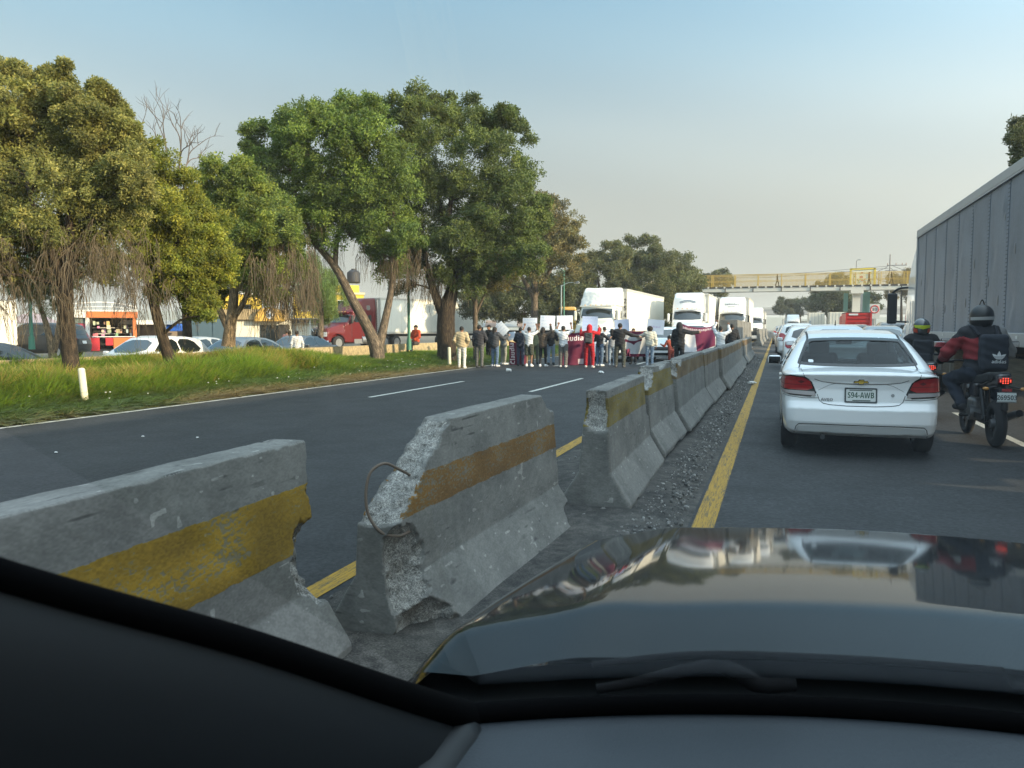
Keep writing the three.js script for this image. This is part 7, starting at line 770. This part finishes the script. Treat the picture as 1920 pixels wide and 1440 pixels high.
{ // the near rider
  motorcycle('black motorcycle with plate 269503 and lit red tail light, right of the white sedan', [2.64, 0, -11.8], 0.03, '269503');
  const navy = [0.022, 0.026, 0.036];
  const t = person('rider in a red and navy jacket with a three-leaf backpack and white-banded black helmet', [2.61, -0.05, -11.77], 0.05, { h: 1.8, top: [0.02, 0.021, 0.026], legsCol: [0.02, 0.026, 0.04], shoes: BLK, hairStyle: 'none', arms: [[[0.345, 1.15, -0.1], [0.31, 1.07, -0.42]], [[0.34, 1.15, -0.1], [0.31, 1.07, -0.42]]], legs: rideLegs, sit: 1, lean: 0.12, bulk: 0.03, legBulk: 0.025, wide: 1.05, cell: 0.019, hem: 0.82, grip: 1, collar: 1 });
  const f = t.fields, armL = (x, y, z, g) => { const zz = z + f.le(1.39); const [a, b, c] = f.A[-1]; return smin(caps(x, y, zz, a, b, 0.054 + g, 0.045 + g), caps(x, y, zz, b, c, 0.045 + g, 0.036 + g), 0.03); }, armR = (x, y, z, g) => armL(-x, y, z, g);
  part('red_sleeve', nets((x, y, z) => Math.max(smin(armL(x, y, z, 0.034), Math.max(f.torso(x, y, z, 0.036), 1.06 - y, y - 1.335, x + 0.055), 0.03) + f.wr(x, y, z) * 1.4, y - 1.36 - 0.25 * (x + 0.18)), f.lo, [0.1, 1.5, 0.3], 0.019), std(0.22, 0.018, 0.022, 0.85), t, 'red shoulder and sleeve');
  part('grey_sleeve', nets((x, y, z) => Math.max(armR(x, y, z, 0.04) + f.wr(x, y, z), 0.17 - x, 0.02 * Math.sin(y * 40) + (z + f.le(1.39)) * -1 - 0.06), [0.1, 0.9, -0.8], f.hi, 0.019), std(0.2, 0.2, 0.2, 0.9), t, 'grey speckled sleeve');
  const { h, F, hx, hy, hz } = helmet(t, phy(0.012, 0.013, 0.014, 0.5, 0, { clearcoat: 0.25, clearcoatRoughness: 0.3 }), [[-0.128, -0.025], [0.128, -0.02], [0.13, 0.02], [-0.13, 0.012]], std(0.36, 0.37, 0.37, 0.6)); part('helmet_strap', taper([[hx - 0.03, hy + 0.16, hz], [hx, hy + 0.23, hz], [hx + 0.03, hy + 0.16, hz]], [0.007, 0.007], 6, 10), blackPlastic, h);
  const pz = 0.17 + 0.02, PF = (x, y, z) => { const zz = z + f.le(1.2); const q = [Math.abs(x - 0.08) - 0.1, Math.abs(y - 1.15) - 0.17, Math.abs(zz - pz) - 0.045]; return Math.hypot(Math.max(q[0], 0), Math.max(q[1], 0), Math.max(q[2], 0)) + Math.min(0, Math.max(...q)) - 0.055 + f.wr(x, y, z) * 0.8; };
  const pk = part('backpack', nets(PF, [-0.2, 0.85, -0.2], [0.33, 1.45, 0.4], 0.018), std(0.022, 0.027, 0.038, 0.9), t); const wm = std(0.62, 0.63, 0.64, 0.7), cx = 0.115, cy = 1.075;
  const leaf = (a, L, w) => { const pts = []; for (let i = 0; i <= 8; i++) { const u = i / 8; pts.push([w * Math.sin(Math.PI * Math.pow(u, 0.8)), L * u]); } for (let i = 7; i > 0; i--) { const u = i / 8; pts.push([-w * Math.sin(Math.PI * Math.pow(u, 0.8)), L * u]); } return pts.map(([x, y]) => [x * Math.cos(a) - y * Math.sin(a), x * Math.sin(a) + y * Math.cos(a)]); };
  const cutY = (pts, y0, y1) => { const clip = (P, f, k) => { const o = []; for (let i = 0; i < P.length; i++) { const a = P[i], b = P[(i + 1) % P.length], A = f(a), B = f(b); if (A >= 0) o.push(a); if ((A >= 0) !== (B >= 0)) { const u = A / (A - B); o.push([a[0] + (b[0] - a[0]) * u, a[1] + (b[1] - a[1]) * u]); } } return o; }; let P = clip(pts, q => q[1] - y0); return P.length ? clip(P, q => y1 - q[1]) : P; };
  const logo = []; for (const [a, L] of [[0, 0.1], [0.85, 0.098], [-0.85, 0.098]]) for (const [y0, y1] of [[0.0, 0.011], [0.0145, 0.0215], [0.025, 0.032], [0.0355, 0.2]]) { const q = cutY(leaf(a, L, 0.021), y0, y1); if (q.length > 2) logo.push(q.map(([x, y]) => [x + cx, y + cy])); }
  part('three_leaf_emblem', logo.map(q => lay(PF, q, 'z', 0.003, 0.05, 1.5, 0.001)), wm, pk); part('pack_lettering', letters('adidas', 0.04, cx, cy - 0.028, 0.9).map(s => lay(PF, s, 'z', 0.003, 0.05, 1.5, 0.001)), wm, pk);
  part('pack_strap', [-1, 1].map(s => taper([[0.03 + s * 0.1, 1.36, 0.12], [s * 0.13, 1.47, 0.0], [s * 0.14, 1.42, -0.15], [s * 0.15, 1.2, -0.2]], [0.022, 0.022], 6, 14)), std(0.02, 0.022, 0.03, 0.9), pk);
}
{ motorcycle('second motorcycle further ahead, mostly hidden by the white sedan', [2.42, 0, -15.1], 0.0, '');
  const t = person('rider in black with a multicoloured helmet, half hidden right of the white sedan roof', [2.4, -0.13, -15.0], 0.0, { h: 1.74, top: [0.017, 0.018, 0.021], legsCol: [0.05, 0.015, 0.015], hairStyle: 'none', arms: [ARM.bars, ARM.bars], legs: rideLegs, sit: 1, lean: 0.1, bulk: 0.035, grip: 1, pack: [0.022, 0.024, 0.03] });
  const { h, F, hx, hy } = helmet(t, phy(0.05, 0.055, 0.06, 0.25, 0, { clearcoat: 1 }), [[-0.11, 0.015], [0, -0.012], [0.11, 0.015], [0.12, 0.055], [0, 0.05], [-0.12, 0.055]], std(0.42, 0.5, 0.02, 0.5)); part('helmet_red', [-1, 1].map(s => lay(F, [[s * 0.07, -0.07], [s * 0.12, -0.06], [s * 0.128, 0.005], [s * 0.08, -0.008]].map(([x, y]) => [x + hx, y + hy]).sort(() => 0), 'z', 0.004, 0.04, 1)), std(0.45, 0.06, 0.03, 0.4), h); }
// ---------- our own car ----------
const grainMap = tex(256, 256, (u, v) => { const k = 0.5 + 0.5 * (tnoise(u, v, 64, 901) - 0.5) + 0.4 * (tnoise(u, v, 128, 902) - 0.5); return [k, k, k]; }, false);
{
  const t = thing('own_car', 'dark grey glossy car we look out of: hood, cowl and black cabin edge in front', 'car', [0, 0, 0]);
  const pt = phy(0.008, 0.0085, 0.0085, 0.05, 0.0, { ior: 1.42 }), CX = 0.42, HW = 0.95;
  const baseZ = x => -0.915 - 0.225 * (1 - ((x - CX) / 0.82) ** 2);
  const zc = u => -1.36 + 0.3 * u * u, zf = u => -2.4 + 0.2 * u * u + 0.1 * u ** 8;
  const hy = (x, z) => { const u = (x - CX) / HW; let y = 1.055 - 0.014 * u * u - 0.028 * u ** 6; const k = zc(u) - z, s = k > 0.03 ? k : k < -0.03 ? 0 : (k + 0.03) ** 2 / 0.12; y -= 0.128 * s - 0.01 * (1 - Math.exp(-s / 0.2)); if (k < 0.03) { const q = Math.max(0, 0.03 - k); y -= 0.11 * (q < 0.06 ? q * q / 0.12 : q - 0.03); } const rd = 0.022 * Math.exp(-(((Math.abs(u) - 0.72) / 0.07) ** 2)); y += rd * 0.35; const f = zf(u) + 0.1 - z; if (f > 0) y -= 0.11 * Math.pow(f / 0.1, 2.2); const e = Math.abs(x - CX) - (HW - 0.07); if (e > 0) y -= 0.1 * Math.pow(e / 0.07, 2.4); return y; };
  const xs = []; for (let i = 0; i <= 110; i++) { const u = -1 + 2 * i / 110; xs.push(CX + HW * (u * 1.0)); } const pos = [], idx = [], nr = 120; for (let j = 0; j <= nr; j++) for (const x of xs) { const u = (x - CX) / HW, z0 = baseZ(clamp(x, -0.39, 1.23)) - 0.05, z = mixn(z0, zf(u), j / nr); pos.push(x, hy(x, z), z); } { // skirts down the front and sides
    const q = xs.length; for (let j = 0; j < nr; j++) for (let i = 0; i < q - 1; i++) { const a = j * q + i; idx.push(a, a + 1, a + q, a + 1, a + q + 1, a + q); }
    const g = new THREE.BufferGeometry(); g.setAttribute('position', new THREE.Float32BufferAttribute(pos, 3)); g.setIndex(idx); g.computeVertexNormals(); part('hood', g, pt, t); }
  part('front_body', [rbox(1.84, 0.5, 1.7, 0.12, CX, 0.58, -1.5), rbox(1.8, 0.45, 0.5, 0.15, CX, 0.55, -2.2)], pt, t); part('body_side', [rbox(0.1, 0.62, 3.0, 0.04, CX - 0.9, 0.62, 0.75), rbox(0.1, 0.62, 3.0, 0.04, CX + 0.9, 0.62, 0.75), rbox(1.8, 0.9, 0.12, 0.05, CX, 0.8, 2.3)], pt, t);
  for (const s of [-1, 1]) { wheel(t, CX + s * 0.8, 0.36, -1.55, 0.36, 0.22, rimDark); wheel(t, CX + s * 0.8, 0.36, 1.3, 0.36, 0.22, rimDark); }
  part('cabin_roof', rbox(1.5, 0.05, 2.1, 0.02, CX, 1.82, 1.2), std(0.2, 0.2, 0.2, 0.9), t); part('rear_pillar', [box(0.12, 0.9, 0.6, CX - 0.8, 1.4, 1.9), box(0.12, 0.9, 0.6, CX + 0.8, 1.4, 1.9), box(1.6, 0.8, 0.1, CX, 1.0, 0.9)], std(0.04, 0.04, 0.045, 0.9), t);
  // windscreen base: black band along the lower edge of the glass
  const bl = []; for (let i = 0; i <= 24; i++) { const x = -0.385 + i * 1.6 / 24; bl.push(V(x, 0.984, baseZ(x))); }
  const black = phy(0.002, 0.002, 0.0024, 1, 0, { specularIntensity: 0.1 }); part('windscreen_band', taper(bl, [0.0135, 0.0135], 10, 48), black, t);
  { const p2 = [], ii = [], n = 30, m = 16; for (let j = 0; j <= m; j++) for (let i = 0; i <= n; i++) { const x = -0.5 + i * 1.72 / n, v = j / m, z = mixn(baseZ(Math.max(x, -0.39)) + 0.0, -0.28, v), ed = 1; p2.push(x, 0.975 - 0.03 * v - 0.09 * v * v - (1 - ed) * 0.05, z); } for (let j = 0; j < m; j++) for (let i = 0; i < n; i++) { const a = j * (n + 1) + i; ii.push(a, a + n + 1, a + 1, a + 1, a + n + 1, a + n + 2); } const g = new THREE.BufferGeometry(); g.setAttribute('position', new THREE.Float32BufferAttribute(p2, 3)); g.setAttribute('uv', new THREE.Float32BufferAttribute(p2.flatMap((v, i) => i % 3 === 0 ? [v * 6, p2[i + 2] * 6] : []), 2)); g.setIndex(ii); g.computeVertexNormals(); part('dashboard', g, phy(0.029, 0.036, 0.045, 0.6, 0, { bumpMap: grainMap, bumpScale: 0.0006 }), t); part('dashboard_body', rbox(1.6, 0.3, 0.45, 0.06, CX, 0.7, -0.55), black, t); }
  // left windscreen pillar: rubber edge, garnish below it
  const PL = [V(-0.378, 0.978, -0.93), V(-0.41, 1.094, -0.75), V(-0.445, 1.218, -0.56), V(-0.478, 1.335, -0.366), V(-0.515, 1.47, -0.16), V(-0.55, 1.6, 0.06), V(-0.57, 1.76, 0.34)];
  part('pillar_seal', taper(PL, [0.019, 0.0145, 0.0105, 0.011, 0.012], 12, 40), black, t);
  { const c = new THREE.CatmullRomCurve3(PL), p2 = [], ii = [], n = 36; const prof = [[0, -0.004, 0], [0.008, -0.022, 0.012], [0.012, -0.05, 0.03], [0.0, -0.09, 0.05], [-0.03, -0.16, 0.07], [-0.05, -0.4, 0.1], [-0.06, -0.8, 0.12], [-0.14, -0.8, 0.0], [-0.12, -0.2, -0.05], [-0.04, -0.02, -0.02]]; for (let i = 0; i <= n; i++) { const q = c.getPoint(i / n); for (const [a, b, d] of prof) p2.push(q.x + a, Math.max(q.y + b, 0.4), q.z + d); } const w = prof.length; for (let i = 0; i < n; i++) for (let k = 0; k < w - 1; k++) { const a = i * w + k; ii.push(a, a + w, a + 1, a + 1, a + w, a + w + 1); } const g = new THREE.BufferGeometry(); g.setAttribute('position', new THREE.Float32BufferAttribute(p2, 3)); g.setIndex(ii); g.computeVertexNormals(); part('pillar_garnish', g, phy(0.011, 0.013, 0.016, 0.55, 0), t); }
  part('corner_trim', nets((x, y, z) => smin(caps(x, y, z, [-0.39, 0.95, -0.9], [-0.42, 0.9, -0.6], 0.045, 0.07), caps(x, y, z, [-0.4, 0.85, -0.85], [-0.43, 0.7, -0.55], 0.06, 0.1), 0.05), [-0.6, 0.55, -1.0], [-0.28, 1.05, -0.4], 0.02), phy(0.011, 0.013, 0.016, 0.55, 0), t);
  // cowl and wiper
  part('cowl', (() => { const p2 = [], ii = [], n = 30; for (let i = 0; i <= n; i++) { const x = -0.5 + i * 1.84 / n, z = baseZ(clamp(x, -0.39, 1.22)); p2.push(x, 0.955, z - 0.22, x, 0.975, z - 0.002); } for (let i = 0; i < n; i++) { const a = i * 2; ii.push(a, a + 1, a + 2, a + 1, a + 3, a + 2); } const g = new THREE.BufferGeometry(); g.setAttribute('position', new THREE.Float32BufferAttribute(p2, 3)); g.setIndex(ii); g.computeVertexNormals(); return g; })(), std(0.018, 0.02, 0.021, 0.4), t);
  const wv = (l, d) => l.map(([x, y]) => at(x, y, d)); part('wiper', [taper(wv([[1118, 1292], [1190, 1280], [1290, 1255], [1340, 1249], [1385, 1262], [1420, 1283], [1490, 1284]], 1.0), [0.006, 0.008, 0.009, 0.012, 0.009], 8, 40), taper(wv([[1110, 1246], [1300, 1228], [1600, 1236], [1880, 1256]], 1.02), [0.004, 0.005, 0.005, 0.004], 6, 30)], phy(0.006, 0.006, 0.007, 0.9, 0, { specularIntensity: 0.3 }), t);
  part('washer_nozzle', rbox(0.05, 0.015, 0.03, 0.006, 0.36, 0.985, -1.27), blackPlastic, t);
  // the windscreen itself
  const gp = [], gi = []; for (let i = 0; i <= 20; i++) for (let j = 0; j <= 12; j++) { const u = i / 20, v = j / 12, b = V(mixn(-0.385, 1.225, u), 0.998, 0), tp = V(mixn(-0.55, 1.39, u) * 0.9 + 0.04, 1.8, 0.16 - 0.1 * (1 - (2 * u - 1) ** 2)); b.z = baseZ(b.x); const q = b.lerp(tp, v); gp.push(q.x, q.y, q.z); } for (let i = 0; i < 20; i++) for (let j = 0; j < 12; j++) { const a = i * 13 + j; gi.push(a, a + 1, a + 13, a + 1, a + 14, a + 13); }
  const gg = new THREE.BufferGeometry(); gg.setAttribute('position', new THREE.Float32BufferAttribute(gp, 3)); gg.setIndex(gi); gg.computeVertexNormals();
  part("windscreen", gg, phy(0.98, 1, 0.99, 0.0, 0, { transmission: 1, thickness: 0, ior: 1.5 }), t);
}
scene.fog = new THREE.FogExp2(new THREE.Color().setRGB(0.62, 0.64, 0.62), 0.0005);
scene.traverse(o => { if (o.isMesh) { o.castShadow = true; o.receiveShadow = true; } });
renderer.render(scene, camera);
